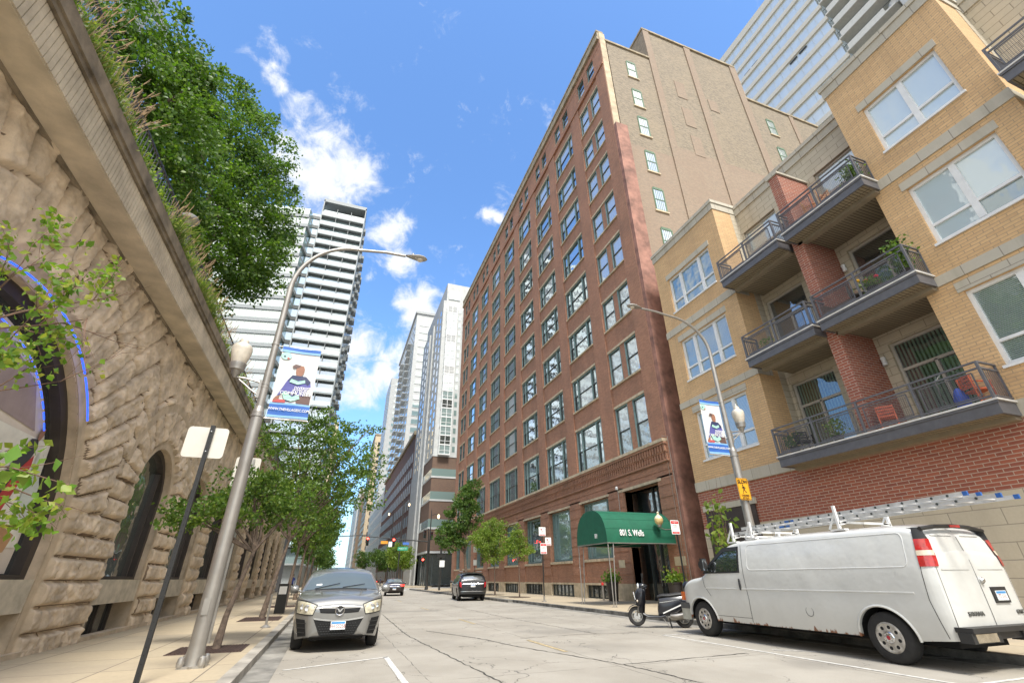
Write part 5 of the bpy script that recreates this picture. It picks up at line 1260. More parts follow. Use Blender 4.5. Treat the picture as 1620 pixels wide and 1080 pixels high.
def twig_tree():
    root = thing('sapling', 'sparse sapling with long bare twigs and pale lime leaves at the left edge', 'tree', (-3.0, 4.9, .13))
    m = MB(); rs = random.Random(4); tips = []
    t0 = [Vector((-3.75, 4.9, .12)), Vector((-3.75, 4.9, 1.6)), Vector((-3.65, 4.95, 2.6)), Vector((-3.45, 5.0, 3.4))]
    m.tube(t0, [.045, .038, .03, .024], 8)
    def br(p, d, L, r, lv):
        pts = [p]; q = p.copy(); dd = d.normalized(); n = 5
        for i in range(n):
            dd = (dd+Vector((rs.uniform(-1, 1), rs.uniform(-1, 1), rs.uniform(-.8, 1)))*.13).normalized(); q = q+dd*L/n; pts.append(q.copy())
        m.tube(pts, [r*(1-.75*i/n) for i in range(n+1)], 5 if lv < 2 else 4)
        if lv < 2:
            for i in range(2, n+1):
                if rs.random() < .9: br(pts[i], (dd+Vector((rs.uniform(-1, 1), rs.uniform(-.8, .8), rs.uniform(-.7, .7)))*.9), L*rs.uniform(.35, .6), r*.5, lv+1)
        if lv >= 1: tips.append((pts, lv))
    for p, d, L in ((t0[1], (1, .2, .55), 1.5), (t0[1], (.9, .1, .2), 1.3), (t0[2], (1, .1, .35), 1.45), (t0[2], (.8, -.2, .7), 1.2), (t0[3], (.7, .2, .8), 1.25), (t0[3], (.2, .1, 1), 1.3), (t0[3], (1, -.1, .25), 1.3), (t0[2], (.3, .1, 1), 1.5), (t0[1]+Vector((0, 0, .4)), (1, .3, .1), 1.5)):
        br(p, Vector(d), L*.78, .014, 0)
    m.build('trunk', M_BARKL, root, smooth=True)
    P = []; r2 = np.random.RandomState(3)
    for pts, lv in tips:
        for i in range(2, len(pts)):
            if r2.rand() < .9:
                for _ in range(r2.randint(2, 7)): P.append(np.array(pts[i])+r2.normal(size=3)*.05)
    P = np.array(P); P = P[P[:, 0]+.12*(P[:, 2]-3) < -2.45]; leaves('crown', P, np.tile([.3, -.2, .1], (len(P), 1)), .07, L_NEAR, root, 3, droop=.3)
    # low near branch with bigger leaves
    root2 = thing('leafy_branch', 'low leafy branch with large glossy leaves reaching in from the left edge', 'plant', (-1.9, 2.6, 0))
    m = MB(); b0 = Vector((-2.3, 2.55, 1.62)); 
    path = [Vector((-2.6, 2.5, .2)), Vector((-2.45, 2.5, 1.2)), b0, Vector((-1.75, 2.62, 1.83)), Vector((-1.42, 2.7, 1.86)), Vector((-1.2, 2.75, 1.80))]
    m.tube(path, [.014, .012, .009, .006, .004, .002], 6)
    p2 = [b0, Vector((-1.95, 2.5, 1.62)), Vector((-1.6, 2.5, 1.50))]; m.tube(p2, [.008, .005, .003], 5)
    m.build('stem', M_BARKL, root2, smooth=True)
    P = []
    for seg, n in ((path[2:], 60), (p2, 90)):
        for _ in range(n):
            k = r2.randint(0, len(seg)-1); f = r2.rand(); q = seg[k].lerp(seg[k+1], f); P.append(np.array(q)+r2.normal(size=3)*(.015 if seg is not p2 else .06))
    leaves('leaves', np.array(P), np.tile([.3, -.3, 0], (len(P), 1)), .075, L_NEAR2, root2, 9, droop=.7)
L_NEAR2 = leafmat('broad_leaf', (.06, .15, .025), (.13, .25, .03), (.28, .30, .05), .4, scale=6)
twig_tree()
def corner_shrub():
    root = thing('shrub', 'young broad leaved shrub growing up beside the yellow block, behind the van', 'shrub', (15.3, 16.5, .13))
    m = MB(); rs = random.Random(2); P = []
    for k in range(7):
        a = Vector((15.3+rs.uniform(-.2, .2), 16.5+rs.uniform(-.3, .3), .13)); e = a+Vector((rs.uniform(-.5, .5), rs.uniform(-.6, .6), rs.uniform(3.4, 5.2)))
        pts = [a.lerp(e, i/5)+Vector((rs.uniform(-.06, .06), rs.uniform(-.06, .06), 0)) for i in range(6)]; m.tube(pts, [.03, .025, .02, .015, .01, .005], 5)
        for p in pts[2:5 if k % 2 else 6]:
            for _ in range(9): P.append(np.array(p)+np.array([rs.gauss(0, .22), rs.gauss(0, .22), rs.gauss(-.1, .22)]))
    m.build('stems', M_BARKL, root, smooth=True); P = np.array(P); P = P[P[:, 2] < 4.6]
    leaves('foliage', P, np.tile([-.3, -.3, .1], (len(P), 1)), .26, L_LOC, root, 7)
corner_shrub()
# ================================================================== vehicles
M_TYRE = mat('tyre_rubber', (.022, .021, .020), .85, var=.2, scale=8, bump=.3, bscale=60)
M_RIM = mat('dull_alloy', (.36, .34, .31), .35, .8, var=.15, scale=6)
M_RIMV = mat('rusty_steel_rim', (.46, .42, .36), .5, .3, var=.3, scale=9, var2=(.50, .47, .42))
M_CHROME = mat('chrome', (.62, .62, .62), .2, 1, var=.02)
M_BLACKP = mat('black_plastic', (.022, .022, .022), .5, var=.15)
M_WELL = mat('wheel_well_black', (.008, .008, .008), .9, var=.1)
M_SEAM = mat('panel_gap', (.03, .03, .03), .7, var=.05)
M_PLATE = mat('plate_white', (.72, .73, .72), .5, var=.04)
G_CAR = glassmat('car_window_glass', (.012, .016, .015), .20, rough=.02, wav=.004)
G_CARW = glassmat('windscreen_glass', (.10, .115, .095), .04, rough=.03, wav=.01, var=.4)
def carpaint(name, col, metal=0.0, rough=.3, var=.04, coat=1.0, rust=False):
    m = mat(name, col, rough, metal, var=var, scale=1.5, coat=coat)
    return m
def rustpaint():
    """white van paint: rust creeping up from the sills and road film on the lower panels"""
    m = mat('rusty_white_paint', (.57, .57, .54), .32, 0, var=.03, scale=1.5, coat=.6); nt = m.node_tree; b = nt.nodes['Principled BSDF']
    base = b.inputs['Base Color'].links[0].from_socket
    tc = nd(nt, 'ShaderNodeTexCoord'); sp = nd(nt, 'ShaderNodeSeparateXYZ'); nt.links.new(tc.outputs['Object'], sp.inputs[0])
    mp = nd(nt, 'ShaderNodeMapping'); mp.inputs['Scale'].default_value = (1, 7, 2.2); nt.links.new(tc.outputs['Object'], mp.inputs[0])
    n1 = nd(nt, 'ShaderNodeTexNoise', in_Scale=1.6, in_Detail=8.0, in_Roughness=.7); nt.links.new(mp.outputs[0], n1.inputs['Vector'])
    n2 = nd(nt, 'ShaderNodeTexNoise', in_Scale=.9, in_Detail=3.0); nt.links.new(tc.outputs['Object'], n2.inputs['Vector'])
    h = mth(nt, 'MULTIPLY_ADD', sp.outputs[2], -6.0, 3.55)          # 1 near the sill, 0 above
    f = mth(nt, 'ADD', h, mth(nt, 'ADD', mth(nt, 'MULTIPLY_ADD', n1.outputs[0], 2.6, -1.75), mth(nt, 'MULTIPLY_ADD', n2.outputs[0], 2.0, -1.05)))
    mr = nd(nt, 'ShaderNodeMapRange', interpolation_type='SMOOTHSTEP'); nt.links.new(f, mr.inputs[0]); mr.inputs[1].default_value = .55; mr.inputs[2].default_value = .8
    dust = mth(nt, 'MULTIPLY', mth(nt, 'MULTIPLY_ADD', sp.outputs[2], -1.1, 1.0, clamp=True), .35)
    c = mixc(nt, dust, base, (.40, .36, .28))
    c = mixc(nt, mr.outputs[0], c, mixc(nt, n1.outputs[0], (.30, .11, .03), (.13, .05, .025)))
    nb = nd(nt, 'ShaderNodeTexNoise', in_Scale=1.7, in_Detail=3.0); nt.links.new(tc.outputs['Object'], nb.inputs['Vector']); bp = nd(nt, 'ShaderNodeBump'); bp.inputs['Strength'].default_value = .55; bp.inputs['Distance'].default_value = .05; nt.links.new(nb.outputs[0], bp.inputs['Height']); nt.links.new(bp.outputs[0], b.inputs['Normal'])
    nt.links.new(c, b.inputs['Base Color']); return m
def wheel(name, parent, pos, r, w, kind, side, mrim, seed=0):
    """side = -1 left, +1 right; wheel centre pos, local to parent"""
    root = bpy.data.objects.new(name, None); COL.objects.link(root); root.parent = parent; root.location = pos; root.empty_display_size = .1
    t = MB(); rr = r*(.60 if kind == 'van' else .70)
    prof = [(rr, -w/2+.02), (rr+.01, -w/2), (r-.05, -w/2-.005), (r-.015, -w/2+.02), (r, -w/2+.05), (r, w/2-.05), (r-.015, w/2-.02), (r-.05, w/2+.005), (rr+.01, w/2), (rr, w/2-.02)]
    t.lathe(prof, (0, 0, 0), 40, 'x', cap=False); t.build('tyre', M_TYRE, root, smooth=True, local=True, angle=50)
    q = MB(); s = side; o = s*(w/2)
    q.lathe([(rr+.012, o-s*.02), (rr-.02, o), (rr-.035, o-s*.03), (rr-.05, o-s*.09), (.0, o-s*.10)], (0, 0, 0), 40, 'x')
    if kind == 'van':
        q.lathe([(rr*.98, o-s*.012), (rr*.82, o-s*.05), (rr*.5, o-s*.035), (rr*.42, o-s*.02), (.0, o-s*.02)], (0, 0, 0), 40, 'x')
    elif kind == 'spoke5':
        for i in range(5):
            a = 2*math.pi*i/5+.3
            for da in (-.16, .16):
                p0 = Vector((o-s*.03, math.cos(a+da*.5)*.05, math.sin(a+da*.5)*.05)); p1 = Vector((o-s*.015, math.cos(a+da)*(rr-.02), math.sin(a+da)*(rr-.02))); q.bar(p0, p1, .035, .03)
        q.lathe([(.06, o-s*.05), (.06, o-s*.015), (0, o-s*.01)], (0, 0, 0), 16, 'x')
    else:
        for i in range(10):
            a = 2*math.pi*i/10; p0 = Vector((o-s*.03, math.cos(a)*.04, math.sin(a)*.04)); p1 = Vector((o-s*.015, math.cos(a)*(rr-.02), math.sin(a)*(rr-.02))); q.bar(p0, p1, .025, .03)
        q.lathe([(.055, o-s*.05), (.055, o-s*.01), (0, o-s*.01)], (0, 0, 0), 16, 'x')
    q.build('rim', mrim, root, smooth=True, local=True)
    if kind == 'van':
        h = MB()
        for i in range(8):
            a = 2*math.pi*i/8+.2; c = (o-s*.034, math.cos(a)*rr*.68, math.sin(a)*rr*.68)
            h.lathe([(.030, -s*.01), (.030, s*.022), (0, s*.023)], c, 14, 'x')
        h.build('hand_hole', M_WELL, root, local=True)
        h = MB(); h.lathe([(rr*.40, o-s*.03), (rr*.40, o+s*.005), (rr*.34, o+s*.022), (0, o+s*.028)], (0, 0, 0), 24, 'x')
        for i in range(8):
            a = 2*math.pi*i/8; h.lathe([(.017, 0), (.015, s*.03), (0, s*.034)], (o, math.cos(a)*rr*.29, math.sin(a)*rr*.29), 8, 'x')
        h.build('hub_cap', M_CHROME, root, smooth=True, local=True)
        h = MB(); h.lathe([(rr*.18, o+s*.024), (0, o+s*.031)], (0, 0, 0), 16, 'x'); h.build('red_centre_badge', mat('badge_red', (.35, .02, .03), .4), root, local=True)
    return root
class Car:
    zs = 1.0
    def __init__(c, name, label, cat, pos, heading, P, paint, group=None):
        c.P = P; c.root = thing(name, label, cat, (pos[0], pos[1], 0), heading, group); c.paint = paint
        c.body()
    def W(c, y):
        P = c.P; W = P['w']; f, r = P['yf'], P['yr']
        w = 1
        d = P.get('nose', .55)
        if y > f-d: t = (y-(f-d))/d; w = min(w, lerp(1, P.get('noseW', .70), 1-(1-min(t, 1)**P.get('np', 2.6))**(1/1.0)) if t < 1 else P.get('noseW', .70))
        d2 = P.get('tail', .35)
        if y < r+d2: t = ((r+d2)-y)/d2; w = min(w, lerp(1, P.get('tailW', .80), min(t, 1)**P.get('tp', 2.6)))
        return W*w
    def belt(c, y): return interp(y, c.P['belt'])
    def zt(c, y): return cinterp(y, c.P['top'])
    def zb(c, y):
        z = interp(y, c.P['bot'])
        for yc in c.P['wheels']:
            d = abs(y-yc); R_ = c.P['arch']
            if d < R_: z = max(z, c.P['r']*.98+math.sqrt(R_*R_-d*d)*1.0-.02)
        return z
    def wx(c, y, z):
        """half width at height z (side surface)"""
        P = c.P; b = min(c.belt(y), c.zt(y)); W = c.W(y)
        if z > b: return W-P['tum']*(z-b)-P.get('tum2', 0)*(z-b)**2
        t = (b-z)/max(b-.3, .1)
        return W*(1+P.get('bulge', .012)*math.sin(min(1, t)*math.pi)) - P.get('under', .05)*t*t
    def topz(c, x, y):
        zt = c.zt(y); w = c.wx(y, zt)-.02; return zt-c.P.get('crown', .05)*(x/w)**2
    def section(c, y):
        zb, zt = c.zb(y), c.zt(y); rc = min(c.P.get('rc', .09), (zt-zb)*.3); pts = []
        n = c.P.get('ns', 12)
        crown = c.P.get('crown', .05)
        pts.append((c.wx(y, zb)-.05, zb+.001)); 
        for i in range(n+1):
            z = zb+(zt-crown-rc-zb)*i/n; pts.append((c.wx(y, z), z))
        w1 = c.wx(y, zt-crown-rc); z1 = zt-crown-rc; w2 = c.wx(y, zt)-rc*.9
        for i in range(1, 5):
            a = math.pi/2*i/4; pts.append((w2+(w1-w2)*math.cos(a), z1+rc*math.sin(a)*.98))
        for i in range(1, 9):
            x = w2*(1-i/8); pts.append((x, zt-crown*(x/w2)**2*.98))
        full = pts+[(-x, z) for x, z in pts[-2::-1]]
        return full
    def body(c):
        P = c.P; ys = set(np.round(np.linspace(P['yr'], P['yf'], P.get('nst', 90)), 3).tolist())
        for yc in P['wheels']:
            for i in range(25): ys.add(round(yc-P['arch']+2*P['arch']*i/24, 3)); 
            ys.add(round(yc-P['arch']-.005, 3)); ys.add(round(yc+P['arch']+.005, 3))
        for e, s_ in ((P['yf'], -1), (P['yr'], 1)):
            for d in (.01, .03, .06, .1, .15): ys.add(round(e+s_*d, 3))
        ys = sorted(ys); m = MB(); secs = [c.section(y) for y in ys]; n = len(secs[0])
        for y, s in zip(ys, secs): m.v += [(x, y, z) for x, z in s]
        for i in range(len(ys)-1):
            for j in range(n-1): a = i*n+j; m.f.append((a, a+1, a+n+1, a+n)); m.m.append(0)
        for k, (y, s, o) in enumerate(((ys[0], secs[0], -1), (ys[-1], secs[-1], 1))):    # bulged end caps
            base = k*(len(ys)-1)*n; zc = sum(z for _, z in s)/n; prev = [base+j for j in range(n)]
            for t, bl in ((.97, .012), (.85, .03), (.5, .04), (.01, .042)):
                cur = []
                for x, z in s: cur.append(len(m.v)); m.v.append((x*t, y+o*bl*P.get('capb', 1), zc+(z-zc)*t))
                for j in range(n):
                    j2 = (j+1) % n; q = (prev[j], prev[j2], cur[j2], cur[j]); m.f.append(q if o < 0 else q[::-1]); m.m.append(0)
                prev = cur
        c.bodyo = m.build('body', c.paint, c.root, smooth=True, local=True, angle=48)
        w = MB()
        for yc in P['wheels']:
            R_ = P['arch']+.02
            for s in (-1, 1):
                x1 = s*(P['w']-.06); x0 = s*(P['w']-.42)
                for i in range(14):
                    a0, a1 = math.pi*i/14, math.pi*(i+1)/14
                    p = [(yc+math.cos(a)*R_, P['r']+math.sin(a)*R_-.02) for a in (a0, a1)]
                    w.quad((x1, *p[0]), (x1, *p[1]), (x0, *p[1]), (x0, *p[0]))
        w.build('wheel_well', M_WELL, c.root, local=True)
        u = MB(); u.box(-P['w']+.40, P['w']-.40, P['yr']+.25, P['yf']-.25, P.get('uz', .22), P.get('uz', .22)+.42)
        zs = interp(0, P['bot']); u.box(-P['w']+.1, P['w']-.1, P['wheels'][0]+P['arch']+.02, P['wheels'][1]-P['arch']-.02, zs+.01, zs+.1)
        u.build('underbody', M_WELL, c.root, local=True)
    def inside(c, x, y, z):
        P = c.P; crown = P.get('crown', .05); zb, zt = c.zb(y), c.zt(y); rc = min(P.get('rc', .09), (zt-zb)*.3)
        if z < zb or abs(x) > c.wx(y, z): return False
        z1 = zt-crown-rc
        if z <= z1: return True
        w1 = c.wx(y, z1); w2 = c.wx(y, zt)-rc*.9
        if abs(x) > w2: return ((abs(x)-w2)/max(w1-w2, 1e-3))**2+((z-z1)/(rc*.98))**2 <= 1
        return z <= zt-crown*(x/w2)**2*.98
    def end(c, x, z, which, off=0):
        """y on the front (+1) or rear (-1) skin"""
        P = c.P; f = P['yf'] if which > 0 else P['yr']
        if c.inside(x, f, z):
            zb, zt = c.zb(f), c.zt(f); zc = (zb+zt)/2-.02; t = max(abs(x)/c.W(f), abs(z-zc)/((zt-zb)/2))
            return f+which*(interp(t, [(0, .042), (.5, .04), (.85, .03), (.97, .012), (1, 0)])*P.get('capb', 1)+off)
        lo = 0.0; st = .02; y = f
        for k in range(90):
            if c.inside(x, f-which*(lo+st), z): break
            lo += st
        a, b = lo, lo+st
        for _ in range(6):
            m_ = (a+b)/2
            if c.inside(x, f-which*m_, z): b = m_
            else: a = m_
        return f-which*b+which*off*1.2
    def patch(c, name, m, tl, bl, tr, br, which, off=.006, nu=10, nv=4, cu=None, parent=None, thick=.0):
        """four-corner patch on the front or rear skin, corners (x, z)"""
        tl, bl, tr, br = [(p[0], p[1]*c.zs) for p in (tl, bl, tr, br)]
        q = MB()
        def fn(u, v):
            a = (lerp(tl[0], tr[0], u), lerp(tl[1], tr[1], u)); b = (lerp(bl[0], br[0], u), lerp(bl[1], br[1], u))
            bow = (cu or (0, 0)); a = (a[0], a[1]+bow[0]*math.sin(math.pi*u)); b = (b[0], b[1]+bow[1]*math.sin(math.pi*u))
            x = lerp(a[0], b[0], v); z = lerp(a[1], b[1], v)
            sx = min(1, c.wx(c.end(x, z, which), z)/max(c.W(c.end(x, z, which)), .01)); 
            return (x, c.end(x, z, which, off), z)
        q.grid(fn, [i/nu for i in range(nu+1)], [i/nv for i in range(nv+1)])
        return q.build(name, m, parent or c.root, smooth=True, local=True)
    def side(c, name, m, pts_top, pts_bot, off=.005, sides=(-1, 1), n=14, parent=None, nv=4):
        out = []
        for s in sides:
            q = MB(); y0 = max(pts_top[0][0], pts_bot[0][0]) if False else pts_top[0][0]; y1 = pts_top[-1][0]
            def fn(u, v):
                ya = lerp(pts_top[0][0], pts_top[-1][0], u); yb = lerp(pts_bot[0][0], pts_bot[-1][0], u)
                za = interp(ya, pts_top); zb_ = interp(yb, pts_bot); y = lerp(ya, yb, v); z = lerp(za, zb_, v)
                return (s*(c.wx(y, z)+off), y, z)
            q.grid(fn, [i/n for i in range(n+1)], [i/nv for i in range(nv+1)])
            out.append(q.build(name, m, parent or c.root, smooth=True, local=True))
        return out
    def top(c, name, m, y0, y1, wf0, wf1, off=.006, n=12, parent=None, edge=.10):
        """windscreen / rear window lying on the top surface; wf = fraction of the local half width"""
        q = MB()
        def fn(u, v):
            y = lerp(y0, y1, v); w = (c.wx(y, c.zt(y))-edge)*lerp(wf0, wf1, v); x = w*(2*u-1)
            return (x, y, c.topz(x, y)+off)
        q.grid(fn, [i/n for i in range(n+1)], [i/n for i in range(n+1)])
        return q.build(name, m, parent or c.root, smooth=True, local=True)
    def seam(c, pts, w=.012, sides=(-1, 1), m=None, name='panel_gap'):
        for s in sides:
            q = MB()
            for (a, b) in zip(pts, pts[1:]):
                k = 6; prev = None
                for i in range(k+1):
                    y = lerp(a[0], b[0], i/k); z = lerp(a[1], b[1], i/k); t = Vector((b[0]-a[0], b[1]-a[1])).normalized(); nx, nz = -t.y*w/2, t.x*w/2
                    p = (s*(c.wx(y+nx, z+nz)+.0035), y+nx, z+nz); r_ = (s*(c.wx(y-nx, z-nz)+.0035), y-nx, z-nz)
                    if prev: q.quad(prev[0], p, r_, prev[1])
                    prev = (p, r_)
            q.build(name, m or M_SEAM, c.root, local=True)
    def wheels(c, kind, mrim, w=.23):
        P = c.P; k = 0
        for yc in P['wheels']:
            for s in (-1, 1): wheel('wheel', c.root, (s*(P['w']-w/2-P.get('inset', .03)), yc, P['r']), P['r'], w, kind, s, mrim)
    def mirror(c, y, z, m=None, size=(.20, .14)):
        for s in (-1, 1):
            q = MB(); x = c.wx(y, z); q.tube([(s*x, y, z-.03), (s*(x+.08), y, z)], .022, 8)
            pr = [(s*(x+.06+size[0]*i/6), y-.02*abs(i-3)/3, z+.02) for i in range(7)]; rr = [size[1]*.5*(1-abs(2*i/6-1)**3)**.4+.01 for i in range(7)]
            q.tube(pr, rr, 14); q.build('wing_mirror', m or c.paint, c.root, smooth=True, local=True)
def platetext(c, s, x, y, z, w, h, face, txtcol=(.1, .12, .3), blue=True, parent=None):
    """licence plate facing +y or -y of the car (face = +1 front)"""
    q = MB(); q.box(x-w/2, x+w/2, y-.004, y+.004, z-h/2, z+h/2); p = q.build('licence_plate', M_PLATE, parent or c.root, local=True)
    f = face
    if blue: b = MB(); b.box(x-w/2+.015, x+w/2-.015, y+f*.005-.001, y+f*.005+.001, z+h*.2, z+h*.44); b.build('blue_band', mat('plate_blue', (.05, .25, .55), .5), p, local=True)
    M = frame((x, y+f*.0055, z-h*.10), (-f if f > 0 else 1, 0, 0), (0, 0, 1)); 
    if f > 0: M = frame((x, y+.0055, z-h*.1), (-1, 0, 0), (0, 0, 1))
    text('number', s, h*.62, mat('plate_ink', (.25, .05, .04), .6), p, M, .001, sx=.82)
    return p
# ---- silver crossover
def silver_suv():
    paint = carpaint('silver_grey_metallic', (.225, .22, .205), .45, .34, coat=1)
    # local front = +y ; heading pi so the nose points at the camera
    P = dict(w=.965, yf=2.30, yr=-2.35, wheels=(-1.42, 1.36), r=.365, arch=.44, tum=.33, tum2=.10, crown=.05, rc=.075, bulge=.02, under=.06, nose=.75, noseW=.66, np=2.4, tail=.5, tailW=.78,
             top=[(-2.35, .95), (-2.28, 1.25), (-2.1, 1.42), (-1.7, 1.60), (-1.0, 1.67), (-.2, 1.68), (.30, 1.62), (.62, 1.50), (1.12, 1.23), (1.22, 1.185), (1.6, 1.135), (2.0, 1.075), (2.2, 1.01), (2.30, .90)],
             belt=[(-2.35, 1.06), (-.5, 1.03), (1.2, 1.04), (2.3, .90)], bot=[(-2.35, .36), (-1.8, .24), (1.9, .24), (2.3, .30)], nst=110)
    Car.zs = 1.14
    c = Car('silver_car', 'silver grey crossover parked nose to the camera at the left kerb, hazy headlights', 'car', (.36, 14.65), math.pi+R(0), P, paint)
    ws = c.top('windscreen', G_CARW, .52, 1.17, .97, .99, edge=.05)
    c.top('sunroof', G_CAR, -.65, .02, .62, .62)
    c.side('side_window', G_CAR, [(-.35, 1.52), (.35, 1.50), (.98, 1.10)], [(-.35, 1.06), (1.0, 1.05)])
    c.side('rear_side_window', G_CAR, [(-1.75, 1.36), (-1.2, 1.50), (-.45, 1.53)], [(-1.75, 1.14), (-.45, 1.06)])
    # hood creases
    for s in (-1, 1):
        q = MB(); q.tube([(s*.50, 1.22, c.topz(.50, 1.22)), (s*.44, 1.7, c.topz(.44, 1.7)+.006), (s*.40, 2.05, c.topz(.40, 2.05)-.002)], [.010, .016, .006], 6); q.build('bonnet_crease', paint, c.root, smooth=True, local=True)
        c.patch('headlight', mat('hazy_headlight_lens', (.50, .46, .34), .18, var=.25, scale=14, coat=1), (s*.915, .86), (s*.90, .655), (s*.50, .775), (s*.56, .63), 1, off=.012, nu=12, nv=6, cu=(.02, -.005))
        c.patch('headlight_bezel', M_BLACKP, (s*.925, .885), (s*.91, .64), (s*.475, .79), (s*.55, .61), 1, off=.008, nu=12, nv=6, cu=(.02, -.005))
        q = MB(); q.lathe([(.062, 0), (.05, .012), (0, .004)], (s*.69, c.end(s*.69, .84, 1, .016), .838), 18, 'y'); q.lathe([(.05, 0), (.04, .01), (0, .004)], (s*.80, c.end(s*.80, .86, 1, .014), .858), 18, 'y'); q.build('headlamp_reflector', M_CHROME, c.root, smooth=True, local=True)
        c.patch('side_intake', M_WELL, (s*.90, .56), (s*.80, .26), (s*.70, .545), (s*.63, .285), 1, off=.007, nu=8, nv=6)
        for k in range(3):
            z = .33+k*.075; c.patch('intake_slat', M_BLACKP, (s*(.84+.02*k), z+.016), (s*(.84+.02*k), z-.002), (s*.67, z+.016), (s*.67, z-.002), 1, off=.016, nu=6, nv=2)
        c.patch('intake_trim', M_CHROME, (s*.918, .56), (s*.815, .255), (s*.903, .56), (s*.80, .255), 1, off=.013, nu=2, nv=8)
    c.patch('upper_grille', M_WELL, (-.44, .73), (-.40, .655), (.44, .73), (.40, .655), 1, off=.008, nu=16, nv=2, cu=(-.012, -.02))
    for k in range(2): c.patch('grille_bar', M_BLACKP, (-.42, .708-k*.022), (-.42, .700-k*.022), (.42, .708-k*.022), (.42, .700-k*.022), 1, off=.014, nu=14, nv=1, cu=(-.014, -.014))
    g = c.patch('lower_grille', M_WELL, (-.52, .55), (-.36, .285), (.52, .55), (.36, .285), 1, off=.007, nu=18, nv=6, cu=(-.045, -.02))
    q = MB()
    for i in range(16):
        for j in range(5):
            x = -.42+i*.056+(j % 2)*.028; z = .35+j*.046
            if abs(x) < .42-(.1 if j == 0 else 0): q.box(x-.017, x+.017, c.end(x, z, 1, .008), c.end(x, z, 1, .016), z-.004, z+.010)
    q.build('honeycomb', M_BLACKP, g, local=True)
    c.patch('chrome_bar', M_CHROME, (-.53, .580), (-.51, .548), (.53, .580), (.51, .548), 1, off=.018, nu=18, nv=2, cu=(-.05, -.045))
    e = MB(); Y = c.end(0, .787, 1, .025); e.lathe([(.098, 0), (.100, .018), (.092, .024), (.082, .02), (.078, .006)], (0, Y, .787), 28, 'y', cap=False); e.build('badge_ring', M_CHROME, c.root, smooth=True, local=True)
    e = MB(); e.lathe([(.08, .004), (0, .006)], (0, Y, .787), 28, 'y'); e.build('badge_disc', M_BLACKP, c.root, local=True)
    e = MB()
    for s in (-1, 1): e.poly([(0, .757), (s*.018, .759), (s*.055, .812), (s*.075, .822), (s*.06, .832), (s*.03, .819), (0, .787)], lambda u, v, d: (u, Y+.012+d, v), .006)
    e.build('badge_wing', M_CHROME, c.root, local=True)
    platetext(c, 'EH 55258', 0, c.end(0, .50, 1, .045), .505, .31, .155, 1)
    c.patch('lower_lip', M_BLACKP, (-.70, .265), (-.62, .215), (.70, .265), (.62, .215), 1, off=.012, nu=16, nv=2)
    w = MB()
    for a, b in ((-.62, -.05), (.02, .55)): w.tube([(-a, 1.17, c.topz(a, 1.17)+.02), (-b, 1.02, c.topz(b, 1.02)+.03)], .009, 5)
    w.build('wiper', M_BLACKP, c.root, local=True)
    q = MB(); q.tube([(-.6, 1.20, c.topz(.6, 1.2)+.004), (0, 1.235, c.topz(0, 1.235)+.004), (.6, 1.20, c.topz(.6, 1.2)+.004)], .022, 6); q.build('cowl', M_BLACKP, c.root, local=True)
    c.mirror(.92, 1.17, size=(.22, .16)); c.wheels('spoke5', M_RIM)
    s = MB(); s.box(.5, .62, 1.0, 1.001, 1.14, 1.2)
    st = MB(); 
    def fn(u, v): y = 1.03-.06*v; x = .60-.13*u; return (x, y, c.topz(x, y)+.0105)
    st.grid(fn, [0, 1], [0, 1]); st.build('windscreen_sticker', M_PLATE, ws, local=True)
    c.seam([(-.42, .35), (-.40, 1.04)]); c.seam([(1.0, .40), (1.08, .98)])
silver_suv()
Car.zs = 1.0
